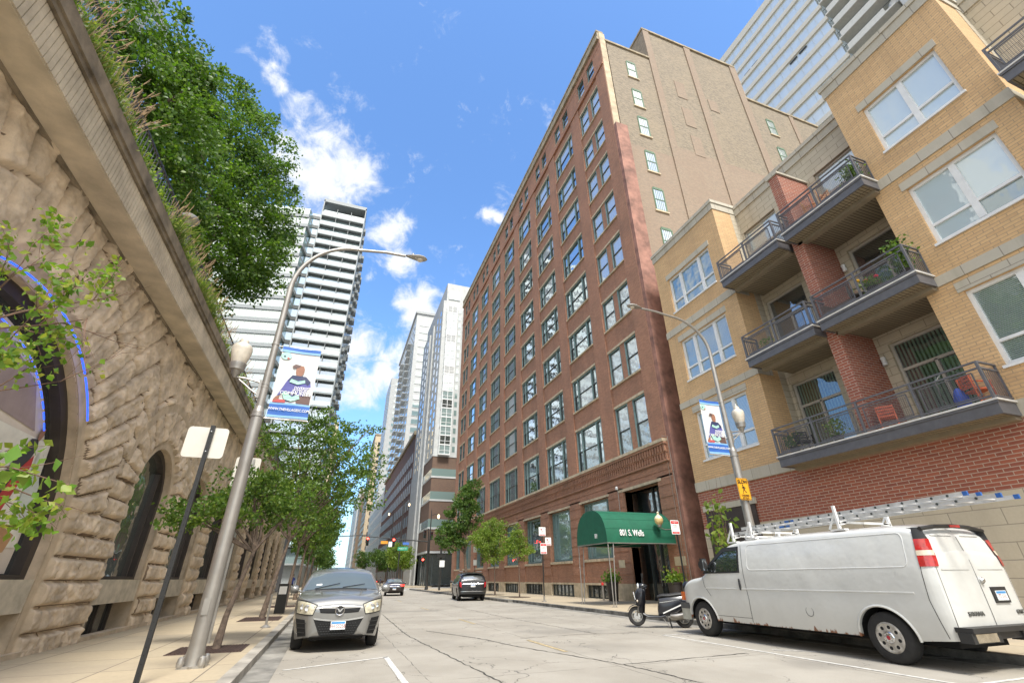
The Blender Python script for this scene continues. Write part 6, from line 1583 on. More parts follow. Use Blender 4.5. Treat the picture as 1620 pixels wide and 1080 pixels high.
# ---- white van
def van():
    paint = rustpaint()
    P = dict(w=1.045, yf=3.30, yr=-3.30, wheels=(-2.20, 2.50), r=.395, arch=.50, tum=.155, tum2=.10, crown=.07, rc=.11, bulge=.018, under=.05, nose=.5, noseW=.86, np=2.6, tail=.22, tailW=.93, tp=2.0, capb=.8,
             top=[(-3.30, 1.75), (-3.26, 2.02), (-3.12, 2.17), (-2.6, 2.235), (-1, 2.25), (.8, 2.235), (1.25, 2.17), (1.42, 2.10), (2.28, 1.475), (2.36, 1.44), (2.8, 1.38), (3.1, 1.27), (3.25, 1.13), (3.30, .98)],
             belt=[(-3.3, 1.44), (2.3, 1.44), (3.3, 1.1)], bot=[(-3.3, .44), (-2.6, .38), (1.9, .38), (3.0, .42), (3.3, .44)], nst=120, uz=.30, ns=14)
    c = Car('white_van', 'long white panel van with rusty sills and aluminium ladders on its roof rack', 'van', (10.50, 8.88), R(0), P, paint)
    c.top('windscreen', G_CARW, 1.46, 2.28, .97, .97, edge=.06)
    c.side('door_window', G_CAR, [(.98, 1.99), (1.45, 1.98), (1.98, 1.60), (2.10, 1.49)], [(.98, 1.49), (2.12, 1.47)], off=.012, n=20)
    c.side('window_seal', M_BLACKP, [(.93, 2.04), (1.47, 2.03), (2.06, 1.61), (2.2, 1.47)], [(.93, 1.45), (2.22, 1.44)], off=.006, n=20)
    c.side('window_visor', M_BLACKP, [(.95, 2.03), (1.47, 2.025), (1.95, 1.68)], [(.95, 1.95), (1.42, 1.94), (1.90, 1.64)], off=.022, n=16)
    c.seam([(.86, .42), (.80, .9), (.82, 1.4), (.86, 2.06)]); c.seam([(2.28, 1.42), (2.24, 1.15), (2.05, .92)]); c.seam([(.86, .50), (1.95, .50)], w=.008)
    c.seam([(-3.16, .46), (-3.10, 1.0), (-3.14, 1.5), (-3.2, 1.85)], w=.010)
    # pressed side panels
    def press(y0, y1, z0, z1):
        for s in (-1, 1):
            q = MB(); r = .10; pts = []
            for cx, cz, a0 in ((y1-r, z1-r, 0), (y0+r, z1-r, 90), (y0+r, z0+r, 180), (y1-r, z0+r, 270)):
                for k in range(5): a = R(a0+k*22.5); pts.append((cx+r*math.cos(a), cz+r*math.sin(a)))
            pts.append(pts[0]); q.tube([(s*(c.wx(y, z)-.004), y, z) for y, z in pts], .011, 6, cap=False); q.build('pressed_panel_edge', paint, c.root, smooth=True, local=True)
    press(-2.95, .68, 1.50, 2.05)
    for yy in [(-2.95, .72)]: pass
    q = MB(); 
    for s in (-1, 1): q.tube([(s*(c.wx(y, 1.10)-.012), y, 1.10) for y in np.linspace(-2.9, 2.2, 30)], .022, 6)
    q.build('waist_crease', paint, c.root, smooth=True, local=True)
    q = MB(); s = -1; q.tube([(-(c.wx(-.75, .72)+.001), -.75+.085*math.cos(t*math.pi/12), .72+.085*math.sin(t*math.pi/12)) for t in range(25)], .004, 5); q.build('fuel_cap', M_SEAM, c.root, local=True)
    for s in (-1, 1):
        q = MB(); q.tube([(s*(c.wx(.98, z)+.012), .98+.03*abs(z-1.2), z) for z in (1.08, 1.13, 1.2, 1.27, 1.32)], [.018, .026, .028, .026, .018], 8); q.build('door_handle', M_BLACKP, c.root, smooth=True, local=True)
    # arch lips
    for yc in P['wheels']:
        for s in (-1, 1):
            q = MB(); pts = []
            for i in range(21):
                a = math.pi*(i/20)*1.0; y = yc+math.cos(a)*(P['arch']+.015); z = P['r']+math.sin(a)*(P['arch']+.01)-.02; pts.append((s*(c.wx(y, max(z, .4))+.002), y, z))
            q.tube(pts, .022, 6); q.build('arch_lip', paint, c.root, smooth=True, local=True)
    # rear doors
    yb = P['yr']
    c.patch('door_gap', M_SEAM, (-.006, 2.08), (-.006, .62), (.006, 2.08), (.006, .62), -1, off=.004, nu=1, nv=12)
    for s in (-1, 1):
        c.patch('rear_door_edge', M_SEAM, (s*.93, 1.62), (s*.955, .62), (s*.921, 1.62), (s*.945, .62), -1, off=.004, nu=1, nv=8)
        for (x0, z0, x1, z1) in ((.12, 2.0, .66, 2.0), (.12, 1.46, .84, 1.46)): c.patch('door_panel_edge', paint, (s*x0, z0+.012), (s*x0, z0-.012), (s*x1, z1+.012), (s*x1, z1-.012), -1, off=.012, nu=8, nv=1)
        # black corner trim and stacked tail light
        def corner(name, m, z0, z1, off, wide=.17, parent=None):
            q = MB()
            def fn(u, v):
                z = lerp(z0, z1, v); 
                k = u*wide*1.5
                y = yb+.17-k*1.0 if k < .17 else yb+.0
                if k < .17: x = c.wx(y, z)+off*.8; return (s*x, y-off*.4, z)
                xx = c.wx(yb, z)-(k-.17); return (s*xx, c.end(xx, z, -1, off), z)
            q.grid(fn, [i/10 for i in range(11)], [i/5 for i in range(6)]); return q.build(name, m, parent or c.root, smooth=True, local=True)
        corner('corner_trim', M_BLACKP, 1.93, 2.12, .010)
        tl = corner('tail_light', mat('red_lens', (.42, .02, .02), .15, var=.2, scale=12, coat=1), 1.50, 1.93, .016)
        corner('reversing_lens', mat('clear_lens', (.62, .52, .40), .2, coat=1), 1.67, 1.75, .021, parent=tl)
    q = MB(); q.tube([(-.88, yb+.04, 2.09), (-.5, yb+.02, 2.135), (0, yb+.01, 2.15), (.5, yb+.02, 2.135), (.88, yb+.04, 2.09)], .035, 8); q.build('roof_edge_trim', M_BLACKP, c.root, smooth=True, local=True)
    q = MB(); q.box(-.14, .14, yb-.03, yb+.02, 2.125, 2.165); q.build('high_brake_light', MATS['red_lens'], c.root, local=True)
    q = MB(); q.lathe([(.045, 0), (.05, -.03), (.03, -.055), (0, -.06)], (.07, yb-.03, 1.28), 16, 'y'); q.build('rear_handle', M_CHROME, c.root, smooth=True, local=True)
    q = MB(); q.box(.22, .62, yb-.055, yb-.03, .94, 1.18); q.build('plate_frame', M_BLACKP, c.root, local=True)
    platetext(c, '77 111', .42, yb-.062, 1.05, .29, .145, -1, blue=True)
    MT = frame((-.42, yb-.038, .80), (1, 0, 0), (0, 0, 1)); text('savana_lettering', 'SAVANA', .085, mat('badge_grey', (.10, .10, .09), .4), c.root, MT, .006, sx=1.25, bold=.002)
    text('maker_lettering', 'GMC', .085, MATS['badge_grey'], c.root, frame((.80, yb-.036, .80), (1, 0, 0), (0, 0, 1)), .006, sx=1.2, bold=.002)
    # rear bumper
    b = MB(); b.box(-1.0, 1.0, yb-.22, yb+.03, .56, .63); b.box(-1.02, -.30, yb-.19, yb+.0, .42, .559); b.box(.30, 1.02, yb-.19, yb, .42, .559); b.box(-.3, .3, yb-.16, yb, .46, .559)
    b.build('rear_bumper', M_BLACKP, c.root, local=True)
    b = MB()
    for s in (-1, 1): b.box(s*.95, s*.42, yb-.205, yb-.19, .435, .55)
    b.build('bumper_chrome', mat('dull_chrome', (.55, .52, .45), .25, .9, var=.2, scale=6), c.root, local=True)
    b = MB(); b.box(-.98, .98, 3.12, 3.42, .60, .74); b.box(-1.04, -.98, 2.98, 3.36, .60, .74); b.box(.98, 1.04, 2.98, 3.36, .60, .74); b.build('front_bumper_pad', mat('grey_bumper_rubber', (.07, .07, .07), .6), c.root, local=True)
    b = MB(); b.box(-.97, .97, 3.15, 3.40, .34, .60); b.box(-1.03, -.97, 3.0, 3.35, .34, .60); b.box(.97, 1.03, 3.0, 3.35, .34, .60); b.build('front_bumper', mat('tarnished_bumper', (.45, .46, .42), .35, .6, var=.2), c.root, local=True)
    for s in (-1, 1):
        q = MB(); q.box(s*.90, s*1.015, 3.19, 3.30, .80, 1.0); q.build('side_marker', mat('amber_lens', (.65, .15, .03), .2, coat=1), c.root, local=True)
    c.mirror(2.02, 1.62, M_BLACKP, size=(.16, .26))
    for s in (-1, 1):
        q = MB(); x = c.wx(2.0, 1.62); q.box(s*(x+.08), s*(x+.22), 1.965, 2.05, 1.50, 1.80); q.build('mirror_housing', M_BLACKP, c.root, local=True)
        q = MB(); q.box(s*(x+.09), s*(x+.21), 1.955, 1.964, 1.52, 1.78); q.build('mirror_glass', G_REFL, c.root, local=True)
    w = MB()
    c.wheels('van', M_RIMV, w=.26)
    ax = MB(); ax.tube([(-.8, -2.2, .38), (.8, -2.2, .38)], .07, 8); ax.tube([(-.3, -2.6, .33), (-.3, 2, .36)], .04, 8); ax.build('axle', M_WELL, c.root, local=True)
    # rack
    rk = []
    for y in (-1.75, 1.15, .55):
        q = MB(); zt = c.zt(y); wd = c.wx(y, zt)-.08
        q.bar((-wd, y, zt+.10), (wd, y, zt+.10), .05, .04)
        for s in (-1, 1):
            q.bar((s*wd, y, zt-.02), (s*wd, y, zt+.42 if y != .55 else zt+.34), .05, .05); q.bar((s*wd, y, zt+.06), (s*(wd-.22), y, zt+.10), .05, .05)
            q.bar((s*wd, y, zt+.30), (s*wd, y+.22*(1 if y > 0 else 1), zt-.02), .03, .03)
            q.box(s*wd-.06, s*wd+.06, y-.14, y+.16, zt-.06, zt-.03)
        q.build('rack_bow', M_WFRAME, c.root, local=True)
    return c
VAN = van()
def ladder(label, x0, x1, ya, za, yb, zb, m, tip=True, npair=20):
    root = thing('ladder', label, 'ladder', ((x0+x1)/2, (ya+yb)/2, (za+zb)/2), group='ladders on the van roof'); 
    for x in (x0, x1):
        q = MB(); a = Vector((x, ya, za)); b = Vector((x, yb, zb)); d = (b-a).normalized(); u = Vector((0, -d.z, d.y))
        q.bar(a, b, .022, .06); s = .012; q.bar(a+u*.027, b+u*.027, .036, .010); q.bar(a-u*.027, b-u*.027, .036, .010); q.build('side_rail', m, root)
    for i in range(1, npair):
        f = i/npair; y, z = lerp(ya, yb, f), lerp(za, zb, f); q = MB(); q.tube([(x0-.02, y, z), (x1+.02, y, z)], .017, 6); q.mi = 1; q.lathe([(.022, 0), (.02, -.012), (0, -.012)], (x0-.024, y, z), 8, 'x'); q.build('rung', [m, M_DFRAME], root)
    for x in (x0, x1):
        q = MB(); q.box(x-.02, x+.02, ya-.04, ya+.03, za-.035, za+.035); q.build('end_cap', mat('blue_plastic', (.03, .12, .38), .5), root)
    q = MB(); q.box(x0-.0165, x0-.0145, lerp(ya, yb, .68), lerp(ya, yb, .73), lerp(za, zb, .7)-.03, lerp(za, zb, .7)+.03); q.build('blue_sticker', MATS['blue_plastic'], root)
M_ALU = mat('ladder_aluminium', (.62, .62, .61), .4, .3, var=.12, scale=6)
ladder('upper aluminium extension ladder on the van roof, its blue end caps reaching past the rear', 10.02, 10.40, 4.95, 2.60, 10.0, 2.47, M_ALU)
ladder('lower, longer aluminium ladder section on the van roof rack, directly under the other', 9.97, 10.45, 4.50, 2.50, 10.35, 2.36, M_ALU)
# ---- black suv
def black_suv():
    paint = carpaint('black_metallic', (.010, .010, .011), .0, .25, coat=.3)
    P = dict(w=.98, yf=2.5, yr=-2.5, wheels=(-1.45, 1.42), r=.39, arch=.46, tum=.40, tum2=.1, crown=.06, rc=.10, bulge=.02, under=.06, nose=.6, noseW=.75, tail=.35, tailW=.86,
             top=[(-2.5, 1.10), (-2.44, 1.30), (-2.15, 1.62), (-1.9, 1.72), (-.8, 1.78), (.2, 1.76), (.75, 1.62), (1.40, 1.22), (1.6, 1.16), (2.2, 1.08), (2.42, .98), (2.5, .8)],
             belt=[(-2.5, 1.12), (1.4, 1.08), (2.5, .85)], bot=[(-2.5, .42), (-2, .26), (2, .26), (2.5, .32)], nst=70)
    c = Car('black_suv', 'shiny black family suv parked at the right kerb, seen from behind', 'car', (9.75, 36.6), R(-7), P, paint)
    c.top('rear_window', G_CAR, -2.40, -2.10, .93, .93); c.top('windscreen', G_CARW, .72, 1.40, .97, .97, edge=.05)
    c.side('side_window', G_CAR, [(-1.85, 1.50), (-1.2, 1.58), (.5, 1.58), (1.2, 1.15)], [(-1.95, 1.14), (1.22, 1.11)], n=20)
    c.side('window_trim', M_CHROME, [(-2.0, 1.13), (1.25, 1.10)], [(-2.0, 1.105), (1.25, 1.075)], off=.009)
    for s in (-1, 1):
        c.patch('tail_light', mat('red_tail_lens', (.40, .015, .02), .15, coat=1), (s*.93, 1.16), (s*.90, .88), (s*.80, 1.13), (s*.78, .80), -1, off=.012)
        q = MB(); q.bar((s*.66, -1.9, 1.79), (s*.66, .3, 1.83), .035); q.build('roof_rail', M_CHROME, c.root, local=True)
    c.patch('chrome_strip', M_CHROME, (-.72, 1.05), (-.70, 1.01), (.72, 1.05), (.70, 1.01), -1, off=.02, cu=(.03, .03))
    c.patch('bumper_strip', M_CHROME, (-.85, .60), (-.84, .565), (.85, .60), (.84, .565), -1, off=.014)
    c.patch('lower_valance', M_BLACKP, (-.84, .52), (-.78, .38), (.84, .52), (.78, .38), -1, off=.012)
    platetext(c, 'CK 4410', 0, c.end(0, .92, -1, .02), .92, .31, .15, -1); c.mirror(1.12, 1.14, M_BLACKP); c.wheels('spoke10', M_RIM, .25)
    c.seam([(-.35, .35), (-.30, 1.08)]); c.seam([(.75, .35), (.85, 1.08)])
    q = MB(); q.box(-.7, .7, -2.30, -2.05, 1.66, 1.70); q.build('roof_spoiler', paint, c.root, local=True)
black_suv()
def sedan():
    paint = carpaint('dark_brown_metallic', (.020, .014, .012), .1, .3, coat=.3)
    P = dict(w=.90, yf=2.32, yr=-2.32, wheels=(-1.36, 1.36), r=.33, arch=.39, tum=.55, tum2=.1, crown=.06, rc=.10, bulge=.02, under=.06, nose=.7, noseW=.68, tail=.5, tailW=.80,
             top=[(-2.32, .80), (-2.26, .98), (-2.1, 1.06), (-1.75, 1.10), (-1.0, 1.34), (-.3, 1.44), (.3, 1.42), (1.05, 1.02), (1.2, .96), (1.9, .86), (2.2, .78), (2.32, .62)],
             belt=[(-2.32, .96), (1.1, .90), (2.32, .7)], bot=[(-2.32, .36), (-1.8, .22), (1.9, .20), (2.32, .24)], nst=70)
    c = Car('dark_sedan', 'dark brown compact sedan driving away at the junction with glowing red tail lights', 'car', (6.1, 50.3), R(-6), P, paint)
    c.top('rear_window', G_CARW, -1.72, -.85, .92, .9, edge=.05); c.top('windscreen', G_CARW, .3, 1.05, .97, .97, edge=.05)
    c.side('side_window', G_CAR, [(-1.5, 1.02), (-.9, 1.24), (.2, 1.30), (.95, .97)], [(-1.6, .97), (.98, .93)], n=20)
    for s in (-1, 1):
        c.patch('tail_light', mat('lit_red_tail_light', (.6, .02, .02), .2, emit=(1, .03, .02), estr=2.2), (s*.86, .93), (s*.84, .78), (s*.52, .90), (s*.60, .76), -1, off=.012)
    c.patch('blue_bumper_reflection', mat('dark_blue_panel', (.01, .03, .13), .3), (-.42, .86), (-.42, .74), (.42, .86), (.42, .74), -1, off=.009)  # blue reflection on the tail, painted on as a flat patch
    c.patch('high_brake_light', MATS['lit_red_tail_light'], (-.12, 1.055), (-.12, 1.035), (.12, 1.055), (.12, 1.035), -1, off=.02) if False else None
    platetext(c, 'BN 2071', 0, c.end(0, .56, -1, .02), .56, .3, .14, -1); c.mirror(.85, .98); c.wheels('spoke5', M_RIM, .21); c.seam([(-.2, .3), (-.15, .92)])
sedan()
def far_car():
    paint = MATS['black_metallic']
    P = dict(w=.9, yf=2.3, yr=-2.3, wheels=(-1.36, 1.36), r=.35, arch=.4, tum=.45, tum2=.1, crown=.06, rc=.1, nose=.6, noseW=.7, tail=.5, tailW=.8,
             top=[(-2.3, .9), (-2.2, 1.2), (-1.8, 1.5), (-.5, 1.6), (.3, 1.55), (1.1, 1.1), (2.1, .95), (2.3, .7)], belt=[(-2.3, 1.02), (2.3, .8)], bot=[(-2.3, .36), (2.3, .25)], nst=40)
    c = Car('distant_car', 'small dark car far ahead in the middle of the street past the junction', 'car', (8.2, 104), R(0), P, paint)
    c.top('rear_window', G_CAR, -2.2, -1.8, .9, .9); c.side('side_window', G_CAR, [(-1.8, 1.36), (.3, 1.4), (1.0, 1.1)], [(-1.9, 1.08), (1.0, 1.0)])
    for s in (-1, 1): c.patch('tail_light', MATS['lit_red_tail_light'], (s*.8, 1.02), (s*.8, .85), (s*.55, 1.02), (s*.58, .85), -1, off=.012)
    c.wheels('spoke5', M_RIM, .21); platetext(c, 'DM 318', 0, c.end(0, .7, -1, .02), .7, .3, .14, -1)
far_car()
# parked cars far up the left kerb, behind the silver car
def parked(name, label, y, col, x=.15):
    paint = carpaint(name+'_paint', col, .3, .3)
    P = dict(w=.9, yf=2.25, yr=-2.25, wheels=(-1.36, 1.36), r=.34, arch=.4, tum=.5, tum2=.1, crown=.06, rc=.1, nose=.6, noseW=.7, tail=.5, tailW=.8,
             top=[(-2.25, .9), (-2.1, 1.1), (-1.5, 1.38), (-.3, 1.48), (.3, 1.42), (1.1, 1.0), (2.1, .88), (2.25, .65)], belt=[(-2.25, .98), (2.25, .75)], bot=[(-2.25, .34), (2.25, .24)], nst=40)
    c = Car('parked_car', label, 'car', (x, y), math.pi, P, paint); c.top('windscreen', G_CARW, .35, 1.08, .97, .97, edge=.05); c.side('side_window', G_CAR, [(-1.5, 1.2), (.3, 1.3), (.95, 1.0)], [(-1.6, 1.0), (.98, .95)])
    for s in (-1, 1): c.patch('headlight', MATS['hazy_headlight_lens'], (s*.82, .72), (s*.82, .6), (s*.5, .72), (s*.55, .6), 1, off=.012)
    c.wheels('spoke5', M_RIM, .21)
def scooter():
    MP = carpaint('black_scooter_paint', (.014, .015, .02), .0, .28, coat=.25); MS = mat('black_vinyl_seat', (.02, .02, .02), .55, bump=.4, bscale=30); MST = mat('steel_engine', (.35, .33, .30), .35, .9, var=.2)
    root = thing('scooter', 'black and white step-through scooter on its centre stand in front of the white van', 'scooter', (9.80, 13.72, 0), math.atan2(.52, -.85)-math.pi/2)
    root.scale = (1.08, 1.08, 1.08)
    # local: y forward
    def wh(y, z):
        w = bpy.data.objects.new('wheel', None); COL.objects.link(w); w.parent = root; w.location = (0, y, z); w.empty_display_size = .1
        t = MB(); t.lathe([(.15, -.035), (.19, -.05), (.225, -.045), (.245, -.015), (.245, .015), (.225, .045), (.19, .05), (.15, .035)], (0, 0, 0), 32, 'x', cap=False); t.build('tyre', M_TYRE, w, smooth=True, local=True)
        r = MB(); r.lathe([(.155, -.03), (.145, 0), (.155, .03), (.135, .03), (.13, 0), (.135, -.03), (.155, -.03)], (0, 0, 0), 28, 'x', cap=False)
        for i in range(5): a = 2*math.pi*i/5; r.bar((0, 0, 0), (0, math.cos(a)*.145, math.sin(a)*.145), .03, .02)
        r.lathe([(.0, -.05), (.035, -.05), (.035, .05), (0, .05)], (0, 0, 0), 12, 'x'); r.build('rim', MST, w, smooth=True, local=True); return w
    fw = wh(.66, .285); wh(-.62, .245)
    d = MB(); d.lathe([(.09, -.055), (.09, -.050), (.03, -.05)], (0, 0, 0), 20, 'x'); d.build('brake_disc', M_CHROME, fw, local=True)
    q = MB(); q.tube([(0, .66, .285), (0, .56, .62), (0, .47, .92)], [.035, .04, .035], 8); q.tube([(-.06, .66, .285), (-.06, .585, .55)], .02, 6); q.tube([(.06, .66, .285), (.06, .585, .55)], .02, 6); q.build('fork', MST, root, smooth=True, local=True)
    def loft(name, secs, m, n=12):
        """secs: (y, zc, halfw, halfh)"""
        g = MB()
        for (y, z, a, b) in secs:
            for i in range(n):
                t = 2*math.pi*i/n; cx, cz = math.cos(t), math.sin(t); g.v.append((a*abs(cx)**.8*(1 if cx > 0 else -1), y, z+b*abs(cz)**.8*(1 if cz > 0 else -1)))
        k = len(secs)
        for j in range(k-1):
            for i in range(n): a_ = j*n+i; b_ = j*n+(i+1) % n; g.f.append((a_, b_, b_+n, a_+n)); g.m.append(0)
        g.f.append(tuple(range(n))[::-1]); g.f.append(tuple((k-1)*n+i for i in range(n))); g.m += [0, 0]
        return g.build(name, m, root, smooth=True, local=True)
    q = MB(); q.grid(lambda u, v: (.09*math.cos(u), .66+.27*math.cos(v), .285+.27*math.sin(v)+.02*math.sin(u)), [math.pi*i/6 for i in range(7)], [R(25+i*13) for i in range(9)]); q.build('front_mudguard', MP, root, smooth=True, local=True)
    # leg shield: tall curved panel
    q = MB()
    def shield(u, v):
        z = lerp(.36, .98, v); w = lerp(.15, .25, math.sin(v*math.pi)**.7) if v < .95 else .12; y = .52-.10*v+.06*math.cos(u*math.pi/2)*1.0-.02; return (w*u, y+(.035 if abs(u) < .5 else 0), z)
    q.grid(shield, [-1+i/6 for i in range(13)], [i/10 for i in range(11)]); q.grid(lambda u, v: (shield(u, v)[0]*.97, shield(u, v)[1]-.06, shield(u, v)[2]), [-1+i/6 for i in range(13)], [i/10 for i in range(11)])
    q.build('leg_shield', MP, root, smooth=True, local=True)
    loft('front_panel', [(.68, .68, .03, .06), (.65, .70, .10, .16), (.56, .76, .15, .23), (.44, .78, .15, .25), (.38, .80, .10, .2)], MP)
    loft('footboard', [(.48, .34, .12, .05), (.36, .27, .16, .035), (.0, .27, .17, .035), (-.12, .30, .16, .06)], MP)
    loft('body_shell', [(.06, .36, .13, .10), (.0, .50, .15, .24), (-.22, .53, .175, .26), (-.45, .56, .18, .25), (-.70, .64, .15, .17), (-.90, .71, .08, .08)], MP)
    loft('seat', [(.03, .76, .09, .035), (-.08, .79, .13, .05), (-.30, .79, .14, .055), (-.55, .82, .145, .06), (-.72, .83, .12, .05), (-.78, .82, .06, .03)], MS)
    for s in (-1, 1):
        q = MB(); q.bar((s*.168, -.06, .36), (s*.172, -.72, .62), .012, .03); q.build('white_stripe', M_WFRAME, root, local=True)
        q = MB(); q.bar((s*.150, .0, .62), (s*.168, -.62, .70), .01, .014); q.build('chrome_line', M_CHROME, root, local=True)
    loft('headlamp_cowl', [(.53, 1.02, .07, .06), (.47, 1.03, .10, .085), (.38, 1.03, .10, .08), (.30, 1.02, .06, .05)], MP)
    q = MB(); q.lathe([(.085, 0), (.085, .03), (.06, .05), (0, .055)], (0, .52, 1.03), 20, 'y'); q.build('headlamp', mat('headlamp_glass', (.6, .62, .6), .08, .3, coat=1), root, smooth=True, local=True)
    q = MB(); q.tube([(-.34, .30, 1.06), (-.2, .38, 1.06), (0, .42, 1.05), (.2, .38, 1.06), (.34, .30, 1.06)], .014, 8); q.tube([(-.34, .38, 1.05), (-.2, .44, 1.05)], .007, 5); q.tube([(.34, .38, 1.05), (.2, .44, 1.05)], .007, 5); q.build('handlebar', M_BLACKP, root, smooth=True, local=True)
    for s in (-1, 1):
        q = MB(); q.tube([(s*.2, .38, 1.06), (s*.28, .40, 1.18), (s*.33, .38, 1.27)], .007, 6); q.lathe([(0, -.012), (.05, -.010), (.062, 0), (.05, .010), (0, .012)], (s*.34, .38, 1.31), 16, 'y'); q.build('mirror', M_BLACKP, root, smooth=True, local=True)
        q = MB(); q.lathe([(0, 0), (.03, .01), (.035, .03), (.02, .05), (0, .055)], (s*.12, .58, .66), 12, 'y'); q.build('indicator', mat('pale_indicator', (.6, .5, .4), .2), root, smooth=True, local=True)
    q = MB(); 
    for x in (-.10, .10): q.bar((x, .66, .70), (x, .69, .88), .014)
    for k in range(4): q.bar((-.10, .66+.01*k, .70+.06*k), (.10, .66+.01*k, .70+.06*k), .014)
    q.bar((0, .66, .70), (0, .69, .88), .012); q.build('front_rack', M_WFRAME, root, local=True)
    loft('engine_case', [(-.18, .26, .07, .09), (-.35, .27, .10, .11), (-.55, .28, .10, .09), (-.66, .27, .07, .07)], MST)
    q = MB(); q.tube([(.13, -.20, .30), (.15, -.38, .28), (.16, -.72, .34)], [.03, .065, .055], 12); q.tube([(-.13, -.25, .30), (-.15, -.42, .29), (-.16, -.78, .35)], [.04, .07, .055], 12); q.build('exhaust', MST, root, smooth=True, local=True)
    loft('tail_light', [(-.84, .70, .06, .04), (-.90, .70, .05, .035), (-.92, .70, .03, .02)], mat('scooter_tail_lens', (.5, .12, .03), .2))
    q = MB(); q.grid(lambda u, v: (.08*u, -.62-.27*math.cos(v), .245+.28*math.sin(v)), [-1, 0, 1], [R(10+i*12) for i in range(9)]); q.build('rear_mudguard', MP, root, smooth=True, local=True)
    q = MB(); q.tube([(-.1, -.72, .86), (-.12, -.84, .92), (0, -.95, .95), (.12, -.84, .92), (.1, -.72, .86)], .012, 8); q.tube([(-.10, -.70, .80), (-.12, -.92, .82), (.12, -.92, .82), (.10, -.70, .80)], .011, 8); q.build('grab_rail', M_WFRAME, root, smooth=True, local=True)
    q = MB()
    for s in (-1, 1): q.tube([(s*.08, -.22, .24), (s*.14, -.26, .02)], .014, 6)
    q.tube([(-.16, -.26, .015), (.16, -.26, .015)], .014, 6); q.build('centre_stand', M_BLACKP, root, local=True)
    q = MB(); q.tube([(-.14, -.05, .24), (-.22, -.20, .03)], .010, 6); q.build('side_stand', M_CHROME, root, local=True)
    hb = thing('top_box', 'rounded black helmet box behind the scooter seat', 'top box', (10.56, 13.2, .92))
    g = MB(); g.lathe([(0, 0), (.13, 0), (.15, .05), (.155, .16), (.14, .25), (.09, .31), (0, .33)], (10.56, 13.2, .92), 20); g.build('box_shell', MP, hb, smooth=True)
    g = MB(); g.bar((10.5, 13.22, .93), (10.35, 13.35, .88), .03); g.build('bracket', M_BLACKP, hb)
scooter()
# ================================================================== street furniture
M_GALV = mat('brushed_lamp_steel', (.34, .32, .29), .38, .55, var=.12, scale=2)
M_SIGNB = mat('sign_back_aluminium', (.60, .57, .50), .5, .15, var=.06)
M_SIGNW = mat('sign_white', (.78, .78, .76), .5, var=.03)
M_RED = mat('sign_red', (.60, .03, .03), .5, var=.04)
M_BLK = mat('sign_black', (.015, .015, .015), .5)
M_GRATE = mat('rusty_tree_grate', (.075, .045, .035), .8, var=.3, scale=10, bump=.4)
M_FROST = mat('frosted_acorn_globe', (.62, .56, .46), .3, var=.15, scale=5, coat=.6)
M_FROSTY = mat('warm_acorn_globe', (.62, .45, .20), .35, var=.15, scale=4, coat=.5)
def plate(name, m, w, h, x, y, z, parent, face=-1, r=.04, t=.004, rot=0.0):
    """rounded rectangular sign, vertical, facing -y (face=-1); rot about z"""
    q = MB(); pts = []
    for cx, cz, a0 in ((w/2-r, h/2-r, 0), (-w/2+r, h/2-r, 90), (-w/2+r, -h/2+r, 180), (w/2-r, -h/2+r, 270)):
        for k in range(5): a = R(a0+k*22.5); pts.append((cx+r*math.cos(a), cz+r*math.sin(a)))
    c, s = math.cos(rot), math.sin(rot)
    q.poly(pts, lambda u, v, d: (x+u*c-d*s, y+u*s+d*c, z+v), t); return q.build(name, m, parent)
def stext(name, s, size, m, parent, x, y, z, sx=1.0, rot=0.0, align='CENTER', bold=0.0):
    o = wloc(parent); c, sn = math.cos(rot), math.sin(rot)
    return text(name, s, size, m, parent, frame(Vector((x+.004*sn, y-.004*c, z))-o, (c, sn, 0), (0, 0, 1)), .0015, align=align, sx=sx, bold=bold)
def post(name, m, x, y, z0, z1, w, parent, holes=True):
    q = MB(); q.box(x-w/2, x+w/2, y-w/2, y+w/2, z0, z1); p = q.build(name, m, parent)
    if holes:
        q = MB(); 
        for k in range(int((z1-z0)/.1)): q.lathe([(.007, 0), (0, -.001)], (x, y-w/2-.001, z0+.05+k*.1), 8, 'y')
        q.build('bolt_holes', M_WELL, p)
    return p
r = thing('sign_post', 'black square sign post with the blank back of a pale sign, nearest the camera', 'sign', (-2.26, 8.95, .13))
post('post', M_BLK, -2.26, 8.95, .13, 3.78, .062, r)
plate('sign_back', M_SIGNB, .62, .52, -2.32, 9.0, 3.50, r, r=.06)
q = MB()
for z in (3.33, 3.67): q.lathe([(.014, 0), (.012, -.012), (0, -.014)], (-2.26, 8.915, z), 8, 'y')
q.build('bolt', M_CHROME, r)
r = thing('sign_post', 'slender post behind the tall lamp, carrying a pale rectangular sign back', 'sign', (-2.35, 13.9, .13))
post('post', M_GALV, -2.35, 13.95, .13, 4.3, .05, r, False); plate('sign_back', M_SIGNB, .60, .78, -2.48, 14.0, 3.95, r, r=.06)
def tree_grate(x0, x1, y0, y1, lab):
    r = thing('tree_grate', lab, 'grate', ((x0+x1)/2, (y0+y1)/2, .13), group='tree grates in the left pavement')
    q = MB(); q.box(x0, x1, y0, y1, .131, .139); q.build('frame', M_GRATE, r)
    q = MB()
    for x in np.arange(x0+.04, x1-.03, .06): q.box(x, x+.03, y0+.05, y1-.05, .139, .150)
    q.build('bars', M_GRATE, r)
tree_grate(-2.75, -1.42, 12.1, 13.35, 'rusty brown tree grate behind the foot of the lamp post')
tree_grate(-2.75, -1.42, 20.4, 22.5, 'second rusty tree grate, farther along the left pavement')
tree_grate(-2.75, -1.42, 29.6, 31.4, 'third tree grate, beside the parked silver car')
